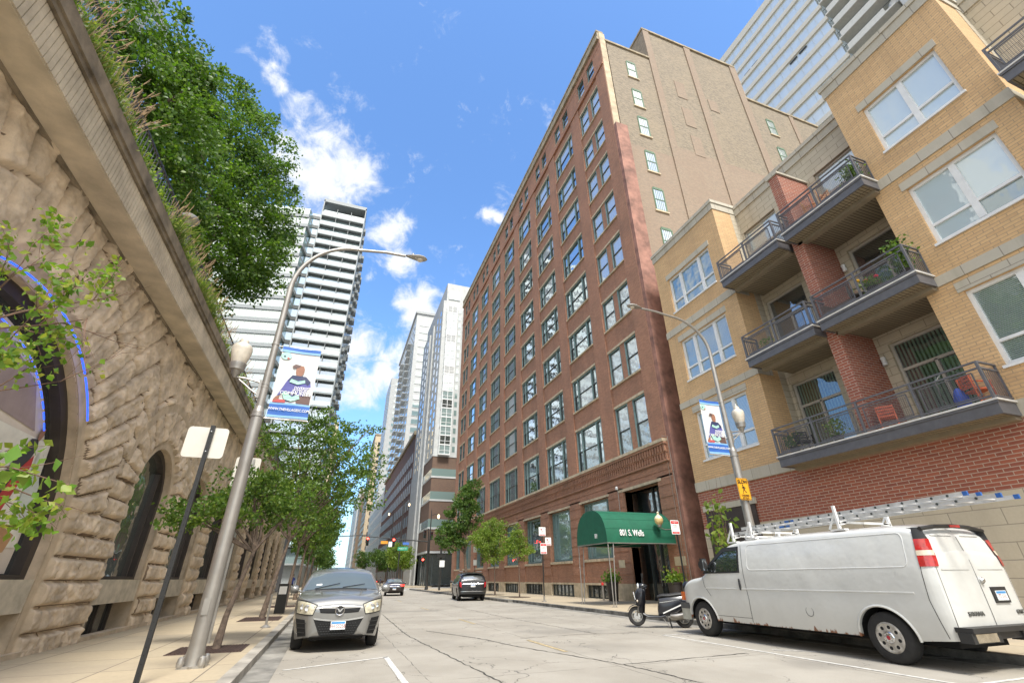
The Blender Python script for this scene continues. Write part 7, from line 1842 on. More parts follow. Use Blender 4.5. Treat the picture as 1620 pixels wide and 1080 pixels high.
def soil(x, y, lab):
    q = MB(); q.lathe([(0, 0), (.75, 0), (.8, .012), (0, .02)], (x, y, .131), 20); o = q.build('tree_pit', mat('tree_pit_soil', (.09, .055, .035), .95, var=.3), loc=(x, y, .13)); tag(o, lab, 'tree pit', group='tree pits in the right pavement')
soil(13.0, 34.5, 'round dark tree pit under the small thin tree'); soil(13.1, 40.5, 'round dark tree pit under the drooping light green tree')
M_BN = {k: mat('banner_'+k, c, .6, var=.06) for k, c in dict(pale=(.62, .62, .60), blue=(.03, .12, .42), sky=(.22, .42, .68), navy=(.03, .04, .10), violet=(.10, .10, .32), skin=(.28, .13, .08), mint=(.35, .60, .50), red=(.45, .08, .08), brown=(.12, .07, .06)).items()}
def banner(parent, x0, x1, z0, z1, y, px):
    """printed banner in the xz plane facing the camera, with a waving child in a dark gown"""
    b = bpy.data.objects.new('banner', None); COL.objects.link(b); b.parent = parent; b.location = Vector((0, 0, 0)); b.empty_display_size = .1
    W, H = x1-x0, z1-z0
    def F(u, v, d): return (x0+u*W, y-d+.012*math.sin(u*6.0+v*5), z0+v*H)
    g = MB(); g.grid(lambda u, v: F(u, v, 0), [i/10 for i in range(11)], [i/16 for i in range(17)]); cl = g.build('cloth', M_BN['pale'], b, local=True)
    def sh(nm, col, pts, d):
        q = MB(); 
        # densify so that the print follows the cloth
        q.poly(pts, lambda u, v, dd: F(u, v, d)); q.build(nm, M_BN[col], b, local=True)
    def strip_(nm, col, v0, v1, d):
        q = MB(); q.grid(lambda u, v: F(u, v, d), [i/10 for i in range(11)], [v0, (v0+v1)/2, v1]); q.build(nm, M_BN[col], b, local=True)
    strip_('top_band', 'blue', .955, 1.0, .014); strip_('upper_fade', 'sky', .925, .955, .014); strip_('bottom_band', 'blue', .05, .19, .014); strip_('lower_fade', 'sky', .19, .215, .014); strip_('foot_fade', 'sky', .02, .05, .014)
    sh('gown', 'violet', [(.12, .30), (.22, .42), (.30, .52), (.40, .60), (.75, .60), (.88, .54), (.92, .46), (.84, .42), (.80, .30), (.50, .24), (.36, .24), (.24, .34)], .016)
    sh('gown_shoulders', 'navy', [(.32, .52), (.40, .60), (.75, .60), (.90, .53), (.84, .48), (.62, .55), (.44, .51)], .022)
    sh('collar', 'mint', [(.36, .50), (.40, .545), (.58, .52), (.74, .55), (.76, .51), (.58, .475)], .028)
    sh('sash', 'mint', [(.24, .34), (.30, .37), (.50, .30), (.66, .34), (.70, .28), (.50, .24), (.32, .26)], .028)
    sh('face', 'skin', [(.50, .60), (.46, .66), (.47, .72), (.54, .75), (.64, .745), (.68, .70), (.67, .64), (.62, .595)], .022)
    sh('cap_panel', 'brown', [(.34, .72), (.42, .76), (.56, .75), (.54, .72), (.40, .70)], .026)
    sh('hand', 'skin', [(.06, .25), (.10, .29), (.20, .31), (.18, .26), (.10, .23)], .022)
    sh('red_book', 'red', [(.05, .215), (.36, .215), (.36, .255), (.06, .26)], .020)
    sh('dark_object', 'brown', [(.62, .24), (.66, .32), (.96, .34), (.97, .215), (.66, .215)], .018)
    sh('crest', 'mint', [(.14+.14*math.cos(t), .865+.055*math.sin(t)) for t in np.linspace(0, 6.0, 14)], .018); sh('crest_dot', 'red', [(.20+.035*math.cos(t), .83+.014*math.sin(t)) for t in np.linspace(0, 6.0, 8)], .022); sh('crest_mark', 'navy', [(.10+.03*math.cos(t), .855+.012*math.sin(t)) for t in np.linspace(0, 6.0, 8)], .022)
    o = wloc(parent)
    for s, v, sz in (('DIVERSITY', .425, .052), ('INTEGRITY', .385, .052), ('COMMUNITY', .345, .066)):
        text('wording', s, H*sz, M_SIGNW, b, frame(Vector((x0+W*.98, y-.040, z0+v*H)), (1, 0, 0), (0, 0, 1)), .001, align='RIGHT', sx=.92 if sz < .06 else .95, bold=.001)
    text('web_address', 'WWW.THEVILLAGESC.COM', H*.048, M_SIGNW, b, frame(Vector((x0+W*.5, y-.032, z0+.125*H)), (1, 0, 0), (0, 0, 1)), .001, sx=.80, bold=.001)
    return b
def lamp(name, label, x, y, r0, r1, ztop, reach, bx, acorn_side, bans, acorn_z, head_z):
    """tall steel street lamp; reach = signed x distance of its arm"""
    root = thing(name, label, 'street lamp', (x, y, .13), group='tall steel street lamps with banners'); s = 1 if reach > 0 else -1
    L = lambda px, pz, py=0: (px-0, py, pz)
    q = MB(); q.tube([(0, 0, 0), (0, 0, .03)], r0*1.75, 4) ; q.box(-r0*1.5, r0*1.5, -r0*1.5, r0*1.5, .0, .035)
    for sx in (-1, 1):
        for sy in (-1, 1): q.lathe([(.055, .03), (.06, .09), (.045, .15), (.02, .17), (0, .17)], (sx*r0*1.2, sy*r0*1.2, 0), 10)
    q.build('base_plate', M_GALV, root, local=True, smooth=True)
    n = 12; path = [(0, 0, .03), (0, 0, 2), (0, 0, 4), (0, 0, 6), (0, 0, ztop-1.4)]
    rad = [lerp(r0, r1, p[2]/ztop) for p in path]
    zj = acorn_z-1.15; ru = r0*.62
    q = MB(); q.tube([(0, 0, .03), (0, 0, zj)], [r0, r0*.88], 24); q.tube([(0, 0, zj), (0, 0, zj+.12)], [r0*.88, ru*1.05], 24, cap=False); q.tube([(0, 0, zj+.1), (0, 0, ztop-1.4)], [ru, r1], 24); q.tube([(0, 0, .03), (0, 0, .3)], [r0*1.12, r0*1.02], 24)
    q.tube([(0, -r0*.93, .85), (0, -r0*.93, 1.05)], .06, 10) if False else None
    q.build('pole', M_GALV, root, smooth=True, local=True)
    q = MB()
    for z in [v for b_ in bans for v in (b_[2]-.13, b_[3]-.13)]+[acorn_z-.62, acorn_z-.55]: 
        rr = (lerp(ru, r1, z/ztop) if z > zj+.1 else r0*.9); q.lathe([(rr+.004, 0), (rr+.014, .005), (rr+.014, .045), (rr+.004, .05)], (0, 0, z), 24)
    q.build('clamp_band', M_GALV, root, local=True)
    q = MB(); q.box(-.05, .05, -r0-.012, -r0+.02, .75, 1.0); q.build('hand_hole_cover', M_GALV, root, local=True)
    z0 = ztop-1.4; h = head_z-z0; R_ = abs(reach)
    pts = [(0, 0, z0)]
    for i in range(1, 13):
        t = i/12; a = math.pi/2*t; pts.append((s*R_*.48*(1-math.cos(a)), 0, z0+(h*.93)*math.sin(a)))
    pts += [(s*R_*.7, 0, head_z-.02), (s*R_*.88, 0, head_z-.01)]
    q = MB(); q.tube(pts, [lerp(r1*1.0, .035, (i/len(pts))**.8) for i in range(len(pts))], 14); q.build('arm', M_GALV, root, smooth=True, local=True)
    q = MB(); xh = s*R_*.88; prof = [(0, .02), (.06, .045), (.18, .075), (.36, .11), (.48, .10), (.56, .06), (.60, .01)]
    for i, (d, w) in enumerate(prof):
        for k in range(12): t = 2*math.pi*k/12; q.v.append((xh+s*d, w*1.25*math.cos(t), head_z+.01+(w*.75 if math.sin(t) > 0 else w*.45)*math.sin(t)))
    for i in range(len(prof)-1):
        for k in range(12): a = i*12+k; b = i*12+(k+1) % 12; q.f.append((a, b, b+12, a+12)); q.m.append(0)
    q.lathe([(.03, 0), (.03, .05), (0, .06)], (xh+s*.2, 0, head_z+.07), 10)
    q.build('lamp_head', M_GALV, root, smooth=True, local=True)
    q = MB(); q.lathe([(0, 0), (.07, .0), (.09, .03), (0, .031)], (xh+s*.40, 0, head_z-.07), 14); q.build('lens', M_FROST, root, local=True)
    # acorn lantern on a bracket
    ax = acorn_side*.62; az = acorn_z; br = MB(); rp = r0*.55
    br.tube([(acorn_side*rp, 0, az-.50), (ax*.6, 0, az-.44), (ax, 0, az-.42)], .022, 8); br.tube([(acorn_side*rp, 0, az-.80), (ax*.45, 0, az-.66), (ax*.85, 0, az-.47)], .018, 8); br.box(acorn_side*(rp-.01), acorn_side*(rp+.05), -.04, .04, az-.85, az-.44)
    br.build('lantern_bracket', M_GALV, root, smooth=True, local=True)
    q = MB(); q.lathe([(.03, -.45), (.05, -.43), (.06, -.38), (.09, -.35), (.10, -.30), (.145, -.27), (.15, -.20), (.165, -.15), (.165, -.12), (.14, -.10)], (ax, 0, az), 20); q.build('lantern_base', M_GALV, root, smooth=True, local=True)
    q = MB(); q.lathe([(.14, -.12), (.17, -.02), (.195, .10), (.205, .20), (.20, .27), (.175, .31), (.16, .33), (.10, .36), (.085, .39), (.095, .42), (.06, .47), (.02, .49), (.012, .56), (0, .58)], (ax, 0, az), 24); q.build('acorn_globe', M_FROST, root, smooth=True, local=True, angle=60)
    for (x0, x1, z0_, z1_) in bans:
        for z in (z0_, z1_):
            q = MB(); a = min(abs(x0), abs(x1)); sgn = 1 if x0+x1 > 0 else -1; far = max(abs(x0), abs(x1))+.02
            q.tube([(0, 0, z-.13), (sgn*far, 0, z-.13)], .013, 8); q.build('banner_arm', M_GALV, root, local=True)
        banner(root, x0, x1, z0_-.13, z1_-.13, -.01, 0)
    return root
lamp('street_lamp', 'tall steel street lamp on the left pavement, its curved arm reaching over the road', -1.9, 10.4, .128, .06, 8.9, 2.95, 0, -1, [(.17, .97, 4.42, 6.10)], 5.55, 9.18)
lr = lamp('street_lamp', 'steel street lamp behind the white van, with a banner and a yellow SLOW sign', 12.0, 11.6, .135, .065, 9.9, -3.1, 0, 1, [(-1.0, -.18, 4.86, 6.72)], 6.05, 9.9)
sl = plate('warning_sign', mat('sign_amber', (.75, .36, .02), .5, var=.04), .46, .66, 12.0-.12+.02, 11.42, 3.80, lr)
q = MB(); q.poly([(-.215, -.315), (.215, -.315), (.215, .315), (-.215, .315)], lambda u, v, d: (11.9+u, 11.4145, 3.80+v)); 
q = MB()
for a, b, c_, d_ in ((-.215, .215, .305, .315), (-.215, .215, -.315, -.305), (-.215, -.205, -.305, .305), (.205, .215, -.305, .305)): q.quad((11.9+a, 11.4155, 3.8+c_), (11.9+b, 11.4155, 3.8+c_), (11.9+b, 11.4155, 3.8+d_), (11.9+a, 11.4155, 3.8+d_))
q.build('sign_border', M_BLK, sl)
stext('slow_wording', 'SLOW', .16, M_BLK, sl, 11.9, 11.414, 4.01, sx=.85, bold=.003)
stext('wording', 'CHILDREN', .075, M_BLK, sl, 11.9, 11.414, 3.60, sx=.85, bold=.001); stext('wording', 'AT PLAY', .075, M_BLK, sl, 11.9, 11.414, 3.525, sx=.9, bold=.001)
q = MB(); fx = lambda u, v, d: (11.9+u, 11.4135, 3.80+v)
q.poly([(-.02+.026*math.cos(t), .105+.026*math.sin(t)) for t in np.linspace(0, 5.8, 10)], fx)
q.poly([(-.035, .075), (.02, .07), (.03, .0), (.015, -.03), (-.02, -.02)], fx); q.poly([(-.03, .07), (-.085, .025), (-.075, .01), (-.02, .04)], fx); q.poly([(.015, .07), (.075, .03), (.082, .015), (.02, .035)], fx)
q.poly([(-.02, -.01), (.0, -.03), (-.04, -.09), (-.05, -.14), (-.07, -.14), (-.055, -.08)], fx); q.poly([(.015, -.01), (.0, -.03), (.045, -.10), (.085, -.12), (.09, -.10), (.06, -.085)], fx)
q.build('walking_figure', M_BLK, sl)
# ------------------------------------------------------------------ awning
def awning():
    root = thing('entrance_awning', 'green barrel shaped canvas awning reading 801 S. Wells over the loft entrance', 'awning', (14.6, 22.6, .13))
    G = mat('green_canvas', (.004, .10, .052), .75, var=.1, scale=3, bump=.25, bscale=90); x0, x1, y0, y1, zb = 12.6, 16.68, 21.15, 24.35, 2.88; H = 1.62; yc = (y0+y1)/2; hw = (y1-y0)/2
    def arch(t): a = math.pi*t; return (yc-hw*math.copysign(abs(math.cos(a))**.80, math.cos(a)), zb+.30*0+H*abs(math.sin(a))**.86)
    ts = [i/36 for i in range(37)]
    q = MB(); q.grid(lambda u, v: (lerp(x0, x1, u), *arch(v)), [i/10 for i in range(11)], ts); q.build('canopy', G, root, smooth=True)
    q = MB(); q.poly([arch(t) for t in ts], lambda u, v, d: (x0, u, v)); q.build('front_panel', G, root)
    q = MB()
    for k in (4, 8, 12, 24, 28, 32):
        a = arch(ts[k]); q.tube([(x0, *a), (x1, *a)], .012, 6)
    q.build('rib', G, root, smooth=True)
    q = MB()
    for i in range(40):
        y = lerp(y0, y1, i/40); q.tube([(x0-.012, y, zb+.03), (x0-.012, y+.04, zb-.005)], .004, 4)
    q.box(x0-.01, x1, y0-.01, y0+.02, zb-.04, zb); q.box(x0-.01, x1, y1-.02, y1+.01, zb-.04, zb); q.box(x0-.01, x0+.02, y0, y1, zb-.04, zb); q.box(14.6, 14.63, y0, y1, zb-.03, zb); q.build('frame', M_GALV, root)
    for yy in (y0+.05, y1-.05):
        for dx in (0, .30):
            q = MB(); q.tube([(x0+.05+dx, yy, zb), (x0+.05+dx*.4, yy, .13)], .026, 8); q.lathe([(.07, 0), (.07, .02), (0, .02)], (x0+.05+dx*.4, yy, .131), 12); q.build('leg', M_GALV, root)
    o = wloc(root); W = M_SIGNW
    text('number', '801', .30, W, root, frame(Vector((x0-.006, yc-.55, zb+.34))-o, (0, -1, 0), (0, 0, 1)), .003, sx=.66, bold=.003)
    ys, zs = arch(.025); a0 = arch(.0); a1 = arch(.06)
    up = Vector((0, a1[0]-a0[0], a1[1]-a0[1])).normalized(); c = Vector((x0+1.3, lerp(a0[0], a1[0], .5)-.0, lerp(a0[1], a1[1], .5)))
    M = frame(Vector((x0+1.45, y0-.012, zb+.44))-o, (1, 0, 0), Vector((0, .10, 1)))
    text('street_name', '801 S. Wells', .42, W, root, M, .018, sx=.66, bold=.003)
awning()
def camera_post():
    r = thing('camera_pole', 'thin pole with a white dome camera rising beside the awning', 'camera', (16.3, 25.95, 2.5)); q = MB(); q.tube([(16.62, 26.0, 4.4), (16.62, 26.0, 6.35)], .02, 8); q.build('pole', M_GALV, r); q = MB(); q.lathe([(0, -.12), (.07, -.10), (.09, -.03), (.09, .05), (.05, .10), (0, .11)], (16.55, 26.0, 6.40), 14); q.build('dome', M_SIGNW, r, smooth=True)
camera_post()
def parking_sign(name, parent, x, y, z, w=.32, h=.44, kind=0, rot=0.0):
    p = plate(name, M_SIGNW, w, h, x, y, z, parent, r=.03, rot=rot); c, s = math.cos(rot), math.sin(rot)
    def bar(nm, u0, u1, v0, v1, m):
        q = MB(); q.poly([(u0, v0), (u1, v0), (u1, v1), (u0, v1)], lambda u, v, d: (x+u*c+.003*s, y+u*s-.003*c, z+v)); q.build(nm, m, p)
    if kind == 0:
        bar('red_panel', 0, w*.44, h*.24, h*.44, M_RED); bar('red_panel', -w*.44, -.01, h*.24, h*.44, M_RED); bar('red_foot', -w*.42, w*.42, -h*.45, -h*.33, M_RED)
        stext('heading', 'TOW ZONE', .045, M_SIGNW, p, x-.002, y, z+h*.34, sx=1.1, rot=rot); stext('wording', 'NO PARKING', .034, M_BLK, p, x, y, z+h*.12, rot=rot); stext('wording', 'LOADING ZONE', .028, M_BLK, p, x, y, z+h*.02, rot=rot); stext('arrow', 'THIS SIGN', .032, M_SIGNW, p, x, y, z-h*.39, rot=rot)
    else:
        q = MB(); 
        q.lathe([(.045, 0), (.045, -.003), (.034, -.003), (.034, 0)], (x-.06, y-.004, z+h*.22), 20, 'y'); q.box(x-.10, x-.02, y-.007, y-.005, z+h*.22-.004, z+h*.22+.004); q.build('no_parking_ring', M_RED, p)
        stext('wording', 'P', .06, M_BLK, p, x-.06, y-.001, z+h*.22, rot=rot); stext('wording', 'NO PARKING', .034, M_RED, p, x+.01, y, z+h*.02, rot=rot); stext('wording', 'RUSH HOUR', .034, M_RED, p, x, y, z-h*.10, rot=rot); bar('red_foot', -w*.42, w*.42, -h*.44, -h*.34, M_RED)
    return p
r = thing('sign_post', 'black post with three red and white parking signs by the loft windows', 'sign', (12.15, 28.2, .13))
post('post', M_BLK, 12.18, 28.2, .13, 4.1, .055, r); q = MB(); q.lathe([(.16, 0), (.16, .02), (.05, .05), (.05, .28), (0, .28)], (12.18, 28.2, .131), 14); q.build('base', M_GALV, r)
parking_sign('parking_sign', r, 12.18, 28.15, 3.93, .46, .50, 1); parking_sign('parking_sign', r, 12.57, 28.17, 3.36, .40, .46, 1); parking_sign('parking_sign', r, 12.22, 28.12, 2.96, .42, .60, 0)
r = thing('sign_post', 'black post with one red and white no parking sign in front of the loft door', 'sign', (14.75, 18.6, .13))
post('post', M_BLK, 14.78, 18.6, .13, 3.6, .055, r); parking_sign('parking_sign', r, 14.70, 18.55, 3.38, .46, .60, 0, rot=0)
def globe_lamp():
    r = thing('acorn_wall_lamp', 'cream acorn lantern standing out from the wall right of the awning', 'lamp', (15.6, 20.9, 3.4)); q = MB(); q.tube([(16.7, 20.9, 3.55), (15.9, 20.9, 3.5), (15.6, 20.9, 3.6)], .02, 8); q.lathe([(.02, 0), (.09, .04), (.12, .12), (.10, .16)], (15.6, 20.9, 3.58), 14); q.build('bracket', M_GALV, r, smooth=True)
    q = MB(); q.lathe([(.10, 0), (.20, .10), (.225, .22), (.21, .30)], (15.6, 20.9, 3.72), 20); q.build('globe', M_FROSTY, r, smooth=True); q = MB(); q.lathe([(.21, .30), (.16, .40), (.06, .48), (.05, .54), (.07, .58), (0, .66)], (15.6, 20.9, 3.72), 20); q.build('globe_cap', mat('cream_cap', (.66, .58, .40), .4), r, smooth=True)
globe_lamp()
# planters, standpipe
def planter(x, y, lab, m, seed):
    r = thing('planter', lab, 'planter', (x, y, .13)); q = MB(); q.lathe([(.24, 0), (.27, .02), (.36, .92), (.40, .95), (.40, .99), (.35, .99), (.33, .90), (0, .9)], (x, y, .131), 24); q.build('pot', mat('dark_planter', (.03, .024, .022), .45, var=.1), r, smooth=True)
    rs = np.random.RandomState(seed); P = np.stack([x+rs.normal(size=500)*.22, y+rs.normal(size=500)*.22, 1.12+np.abs(rs.normal(size=500))*.22], 1); leaves('plants', P, np.tile([0, 0, .6], (500, 1)), .13, m, r, seed)
planter(15.75, 26.35, 'tall dark tapering planter with green plants left of the entrance', L_LIN, 3); planter(15.9, 20.75, 'tall dark planter with lime green and white flowers right of the entrance, above the scooter', L_NEAR, 4)
r = thing('standpipe', 'small grey standpipe with a red and white cap beside the left planter', 'standpipe', (15.9, 27.75, .13)); q = MB(); q.lathe([(.06, 0), (.06, .8), (0, .8)], (15.9, 27.75, .131), 12); q.build('pipe', M_GALV, r); q = MB(); q.lathe([(.07, 0), (.085, .05), (.07, .14), (0, .16)], (15.9, 27.75, .92), 12); q.build('cap', M_RED, r, smooth=True)
r = thing('garage_opening', 'dark recessed garage doorway behind the shrub at the foot of the yellow block', 'doorway', (16.6, 17.2, .13)); q = MB(); q.box(16.64, 16.69, 15.6, 18.6, .14, 4.1); q.build('door', mat('dark_garage_door', (.05, .035, .03), .6), r); q = MB(); q.box(16.60, 16.695, 15.5, 18.7, 4.1, 4.35); q.build('lintel', M_BAND, r)
# ------------------------------------------------------------------ signals
M_SIG = mat('signal_black', (.02, .02, .018), .5, var=.1)
def sig_head(root, x, y, z, lit, sc=1.0, face=-1, name='signal_head'):
    q = MB(); q.box(x-.17*sc, x+.17*sc, y-.02, y+.16, z-.5*sc, z+.5*sc); h = q.build(name, M_SIG, root)
    for i, (k, col) in enumerate((('red', (1, .03, .02)), ('amber', (.5, .25, .02)), ('green', (.02, .35, .15)))):
        zz = z+(.32-.32*i)*sc; on = lit == k; m = mat('lit_'+k+'_signal', col, .3, emit=col, estr=14) if on else mat('dark_'+k+'_signal', tuple(c*.12 for c in col), .3)
        q = MB(); q.lathe([(0, -.03), (.08*sc, -.02), (.11*sc, 0)], (x, y-.02, zz), 16, 'y'); q.build('lens', m, h)
        q = MB(); q.grid(lambda u, v: (x+.125*sc*math.cos(u), y-.03-.16*sc*v, zz+.125*sc*math.sin(u)), [math.pi*(-.1+1.2*i_/8) for i_ in range(9)], [0, 1]); q.build('visor', M_SIG, h)
def signals():
    r = thing('traffic_signal', 'black signal pole at the right corner, long mast arm with two lit red heads', 'traffic signal', (11.7, 64, .13))
    q = MB(); q.tube([(11.7, 64, .13), (11.5, 64, 7.2)], [.12, .08], 12); q.lathe([(.22, 0), (.22, .12), (.14, .4), (.12, .9)], (11.7, 64, .13), 14); q.build('pole', M_SIG, r, smooth=True)
    q = MB(); q.tube([(11.6, 64, 5.6), (8, 64, 5.85), (3.2, 64, 6.15)], [.08, .06, .04], 10); q.build('mast_arm', M_SIG, r, smooth=True)
    sig_head(r, 3.95, 63.9, 5.55, 'red'); sig_head(r, 7.15, 63.9, 5.45, 'red'); sig_head(r, 11.0, 63.8, 6.5, None); sig_head(r, 11.9, 63.8, 6.3, None); sig_head(r, 11.0, 63.8, 3.2, 'red', .9)
    p = plate('street_name_sign', mat('sign_green', (.02, .30, .18), .5), 1.25, .42, 8.35, 63.9, 4.75, r, r=.05); stext('wording', 'POLK ST', .26, M_SIGNW, p, 8.35, 63.89, 4.75)
    p = plate('orange_sign', mat('sign_orange', (.75, .30, .03), .5), .85, .34, 6.0, 63.9, 5.45, r, r=.03); p = plate('white_sign', M_SIGNW, .5, .6, 6.55+.25, 63.95, 5.25, r, r=.03) ; plate('blue_sign', mat('sign_blue', (.06, .16, .5), .5), .8, .3, 8.7, 63.9, 5.35, r, r=.03)
    r = thing('traffic_signal', 'farther signal arm from the left corner with a dark head and green street sign', 'traffic signal', (-2.2, 73, .13))
    q = MB(); q.tube([(-2.2, 73, .13), (-2.2, 73, 7)], [.12, .08], 12); q.build('pole', M_SIG, r); q = MB(); q.tube([(-2.2, 73, 6.5), (4.8, 73, 7.0)], [.08, .05], 10); q.build('mast_arm', M_SIG, r); sig_head(r, .3, 72.9, 6.8, None, 1.2)
    p = plate('street_name_sign', mat('sign_green', (.02, .30, .18), .5), 1.3, .5, -1.9, 72.9, 6.2, r, r=.05); stext('wording', 'POLK', .3, M_SIGNW, p, -1.9, 72.89, 6.2)
    def cornerlamp(x, y, h, lab, arm=-1, lit=True):
        r = thing('corner_street_lamp', lab, 'street lamp', (x, y, .13), group='black street lamps at the junction'); q = MB(); q.tube([(x, y, .13), (x, y, h)], [.12, .06], 10); q.lathe([(.2, 0), (.2, .1), (.13, .5)], (x, y, .13), 12); q.build('pole', M_SIG, r)
        q = MB(); q.tube([(x, y, h-.6), (x+arm*.5, y, h-.35), (x+arm*1.0, y, h-.4)], .035, 6); q.tube([(x, y, h), (x, y, h+.5)], [.05, .01], 6); q.build('arm', M_SIG, r)
        q = MB(); q.lathe([(.05, .1), (.14, 0), (.17, -.2), (.1, -.4), (0, -.45)], (x+arm*1.0, y, h-.5), 12); q.build('lantern', mat('lit_warm_lantern', (1, .75, .45), .4, emit=(1, .72, .4), estr=1.6), r, smooth=True)
    cornerlamp(12.1, 66, 9.6, 'black lamp standard with a glowing lantern right of the signal pole, at the loft corner', 1)
    cornerlamp(9.6+1.9, 92, 14.5, 'tall black lamp standard past the junction with its lantern on the left side', 1); cornerlamp(11.9, 112, 15, 'farthest black lamp standard in front of the brown warehouse', -1)
    r = thing('info_sign', 'white notice on a thick black post just right of the corner signal', 'sign', (12.6, 60.5, .13)); post('post', M_SIG, 12.6, 60.5, .13, 5.8, .2, r, False); plate('notice', M_SIGNW, .62, .72, 12.75, 60.35, 2.95, r, r=.03); q = MB(); q.box(12.2, 13.1, 60.3, 60.7, 3.6, 4.0); q.build('control_box', M_SIG, r)
    r = thing('sign_post', 'small white parking notice on a pole above the roof of the black suv', 'sign', (11.6, 41.5, .13)); post('post', M_SIG, 11.6, 41.5, .13, 2.9, .05, r, False); plate('notice', M_SIGNW, .3, .42, 11.6, 41.45, 2.55, r, r=.02); plate('notice', M_SIGNW, .34, .5, 11.6, 41.45, 3.6, r, r=.02)
signals()
# left pavement bits
def meter():
    r = thing('bike_post', 'short grey post on a metal foot on the left pavement behind the silver car', 'post', (-1.55, 17.6, .13)); q = MB(); q.tube([(-1.55, 17.6, .13), (-1.55, 17.6, 1.0)], .03, 8); q.lathe([(.14, 0), (.14, .02), (.04, .08), (.035, .2)], (-1.55, 17.6, .131), 12); q.build('post', M_GALV, r)
    r = thing('parking_pay_box', 'dark pay box with white front beside the trunk of the tall street tree', 'pay box', (-1.75, 24.5, .13)); q = MB(); q.box(-1.95, -1.55, 24.4, 24.7, .13, 1.25); q.build('cabinet', M_SIG, r); q = MB(); q.box(-1.90, -1.60, 24.39, 24.399, .85, 1.15); q.build('front_label', M_SIGNW, r)
meter()
# ------------------------------------------------------------------ balcony contents
def chair(lab, x, y, z, rot, m, h=.85):
    r = thing('garden_chair', lab, 'chair', (x, y, z), rot, group='chairs on the balconies')
    q = MB(); q.box(-.24, .24, -.22, .22, .40, .44); q.build('seat', m, r, local=True); q = MB()
    for k in range(4): q.box(-.24, .24, .20, .23, .50+k*.10, .57+k*.10)
    q.build('backrest', m, r, local=True)
    for sx in (-1, 1):
        q = MB(); q.bar((sx*.22, .22, 0), (sx*.22, .26, h), .035); q.build('leg', m, r, local=True); q = MB(); q.bar((sx*.22, -.20, 0), (sx*.22, -.20, .62), .035); q.build('leg', m, r, local=True); q = MB(); q.bar((sx*.22, -.24, .62), (sx*.22, .24, .64), .05, .025); q.build('armrest', m, r, local=True)
M_WOODC = mat('oiled_wood', (.42, .20, .08), .55, var=.2, scale=12); M_REDC = mat('orange_red_metal', (.62, .13, .05), .45); M_DK = mat('dark_wicker', (.04, .035, .033), .7, var=.2)
chair('wooden chair nearest the pier on the right top balcony', 16.4, 8.9, 14.07, R(20), M_WOODC, 1.15); chair('wooden chair in the middle of the right top balcony', 16.4, 8.15, 14.07, R(-25), M_WOODC, 1.15)
chair('dark wicker chair on the right middle balcony', 16.35, 8.55, 9.77, R(30), M_DK); chair('orange red folding chair on the lowest balcony beside the pier', 16.35, 9.2, 5.47, R(-60), M_REDC); chair('orange red folding chair at the south end of the lowest balcony', 16.3, 6.7, 5.47, R(60), M_REDC); chair('dark chair at the north end of the lowest balcony', 16.4, 12.3, 5.47, R(-30), M_DK)
def boxsofa(lab, x, y, z, m): 
    r = thing('wicker_sofa', lab, 'sofa', (x, y, z)); q = MB(); q.box(x-.35, x+.35, y-.6, y+.6, z, z+.4); q.build('seat', m, r); q = MB(); q.box(x-.35, x+.35, y+.5, y+.62, z+.4, z+.65); q.box(x-.35, x+.35, y-.62, y-.5, z+.4, z+.65); q.build('armrest', m, r)
boxsofa('brown wicker sofa at the left of the right middle balcony', 16.5, 9.2, 9.77, mat('brown_wicker', (.13, .085, .06), .8, var=.2, scale=20))
def pot(lab, x, y, z, h, n, m, flowers=None, seed=1, leaf=.11):
    r = thing('potted_plant', lab, 'plant', (x, y, z)); q = MB(); q.lathe([(.12, 0), (.17, .28), (.19, .30), (0, .28)], (x, y, z), 16); q.build('pot', M_DK, r, smooth=True)
    rs = np.random.RandomState(seed); P = np.stack([x+rs.normal(size=n)*.14, y+rs.normal(size=n)*.16, z+.3+rs.rand(n)*h], 1); leaves('leaves', P, np.tile([0, 0, .4], (n, 1)), leaf, m, r, seed)
    for k, (col, dx, dy, dz) in enumerate(flowers or []):
        q = MB(); q.lathe([(0, -.04), (.06, -.02), (.075, .02), (.04, .05), (0, .05)], (x+dx, y+dy, z+dz), 8); q.build('flower', mat('flower_'+str(col), col, .6), r, smooth=True)
pot('green potted bush at the south end of the right top balcony', 16.25, 7.1, 14.07, .75, 420, L_LIN, seed=3)
pot('planter with red and yellow flowers on the right middle balcony', 16.05, 7.9, 9.77, .35, 160, L_LIN, [((.75, .02, .06), -.05, .1, .62), ((.75, .02, .06), -.05, -.25, .58), ((.85, .45, .02), -.02, .35, .78)], seed=4)
pot('tall climbing plant over the south end of the right middle balcony rail', 16.1, 6.85, 9.77, 1.15, 420, L_LIN, seed=5); pot('small green plant on the left middle balcony', 16.4, 12.7, 9.77, .5, 90, L_NEAR, seed=6)
pot('bushy potted plant at the north end of the lowest balcony', 16.3, 12.7, 5.47, .5, 200, L_DRK, seed=7); pot('yellow flowering plant on the lowest balcony', 16.4, 11.0, 5.47, .6, 160, L_NEAR, seed=8)
r = thing('blue_bag', 'blue bag on the lowest balcony beside the orange red chair', 'bag', (16.2, 7.1, 5.47)); q = MB(); q.lathe([(0, 0), (.16, .02), (.18, .3), (.10, .55), (.04, .62), (0, .62)], (16.2, 7.1, 5.47), 12); q.build('bag', mat('blue_fabric', (.03, .08, .42), .7), r, smooth=True)
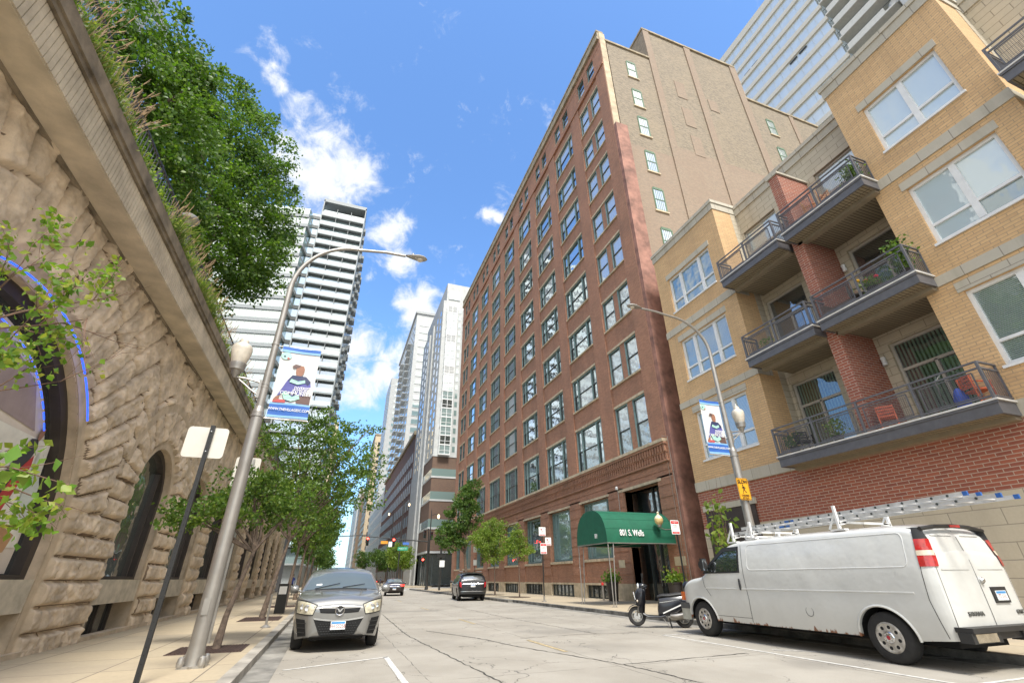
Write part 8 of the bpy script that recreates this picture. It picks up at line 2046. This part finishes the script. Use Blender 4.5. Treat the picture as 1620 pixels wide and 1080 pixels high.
def lantern():
    r = thing('terrace_lamp', 'round headed dark lamp on the terrace, peeping over the grasses', 'lamp', (-5.6, 13.2, 8.6)); q = MB(); q.tube([(-5.6, 13.2, 8.6), (-5.6, 13.2, 10.95)], .05, 8); q.build('pole', M_SIG, r); q = MB(); q.lathe([(.05, -.15), (.12, -.05), (.26, .0), (.28, .06), (.2, .16), (0, .22)], (-5.6, 13.2, 11.1), 18); q.build('lamp_head', M_GALV, r, smooth=True)
lantern()
# ------------------------------------------------------------------ people (far away)
def person(lab, x, y, z0, top, legs, rot=0.0, h=1.72, step=.12):
    root = thing('person', lab, 'person', (x, y, z0), rot)
    V = [(0, 0, .93), (0, 0, 1.12), (0, 0, 1.36), (0, 0, 1.48), (0, .01, 1.56), (0, .015, 1.66), (0, .01, 1.74),
         (.10, 0, .88), (.12, step, .48), (.12, step*.4, .07), (.12, step*.4+.15, .04), (-.10, 0, .88), (-.12, -step*.2, .48), (-.12, -step*1.3, .10), (-.12, -step*1.3+.15, .04),
         (.19, 0, 1.40), (.24, -.04, 1.14), (.24, .10, .90), (.24, .14, .80), (-.19, 0, 1.40), (-.24, -.02, 1.14), (-.24, .08, .90), (-.24, .11, .80)]
    E_ = [(0, 1), (1, 2), (2, 3), (3, 4), (4, 5), (5, 6), (0, 7), (7, 8), (8, 9), (9, 10), (0, 11), (11, 12), (12, 13), (13, 14), (2, 15), (15, 16), (16, 17), (17, 18), (2, 19), (19, 20), (20, 21), (21, 22)]
    Rr = [.14, .13, .16, .07, .055, .095, .07, .095, .065, .045, .04, .095, .065, .045, .04, .06, .045, .035, .035, .06, .045, .035, .035]
    me = bpy.data.meshes.new('body'); me.from_pydata([(a, b, c*h/1.76) for a, b, c in V], E_, []); o = bpy.data.objects.new('body', me); COL.objects.link(o); o.parent = root
    m1 = o.modifiers.new('skin', 'SKIN')
    for i, r_ in enumerate(Rr): me.skin_vertices[0].data[i].radius = (r_, r_*.8); 
    me.skin_vertices[0].data[0].use_root = True
    m2 = o.modifiers.new('sub', 'SUBSURF'); m2.levels = 1; m2.render_levels = 1
    dg = bpy.context.evaluated_depsgraph_get(); dg.update(); nm = bpy.data.meshes.new_from_object(o.evaluated_get(dg)); o.modifiers.clear(); o.data = nm
    nm.materials.clear()
    for m in (mat('skin', (.36, .20, .13), .6), top, legs): nm.materials.append(m)
    for p in nm.polygons:
        zc = p.center.z/h*1.76; p.material_index = 0 if zc > 1.50 or (abs(p.center.x) > .2 and zc < .98) else (1 if zc > .92 else 2)
    q = MB(); q.lathe([(.0, -.02), (.095, .0), (.10, .06), (.07, .12), (0, .14)], (0, -.01, 1.66*h/1.76), 12); q.build('hair', mat('dark_hair', (.02, .015, .012), .8), root, local=True)
M_BLUES = mat('royal_blue_shirt', (.02, .06, .35), .7); M_JEAN = mat('dark_trousers', (.03, .035, .05), .8)
person('person in a royal blue shirt walking on the left pavement', -3.1, 52, .13, M_BLUES, M_JEAN, R(180)); person('person in dark blue clothes crossing near the distant car', 10.2, 108, 0, mat('navy_jacket', (.02, .03, .08), .7), M_JEAN, R(90))
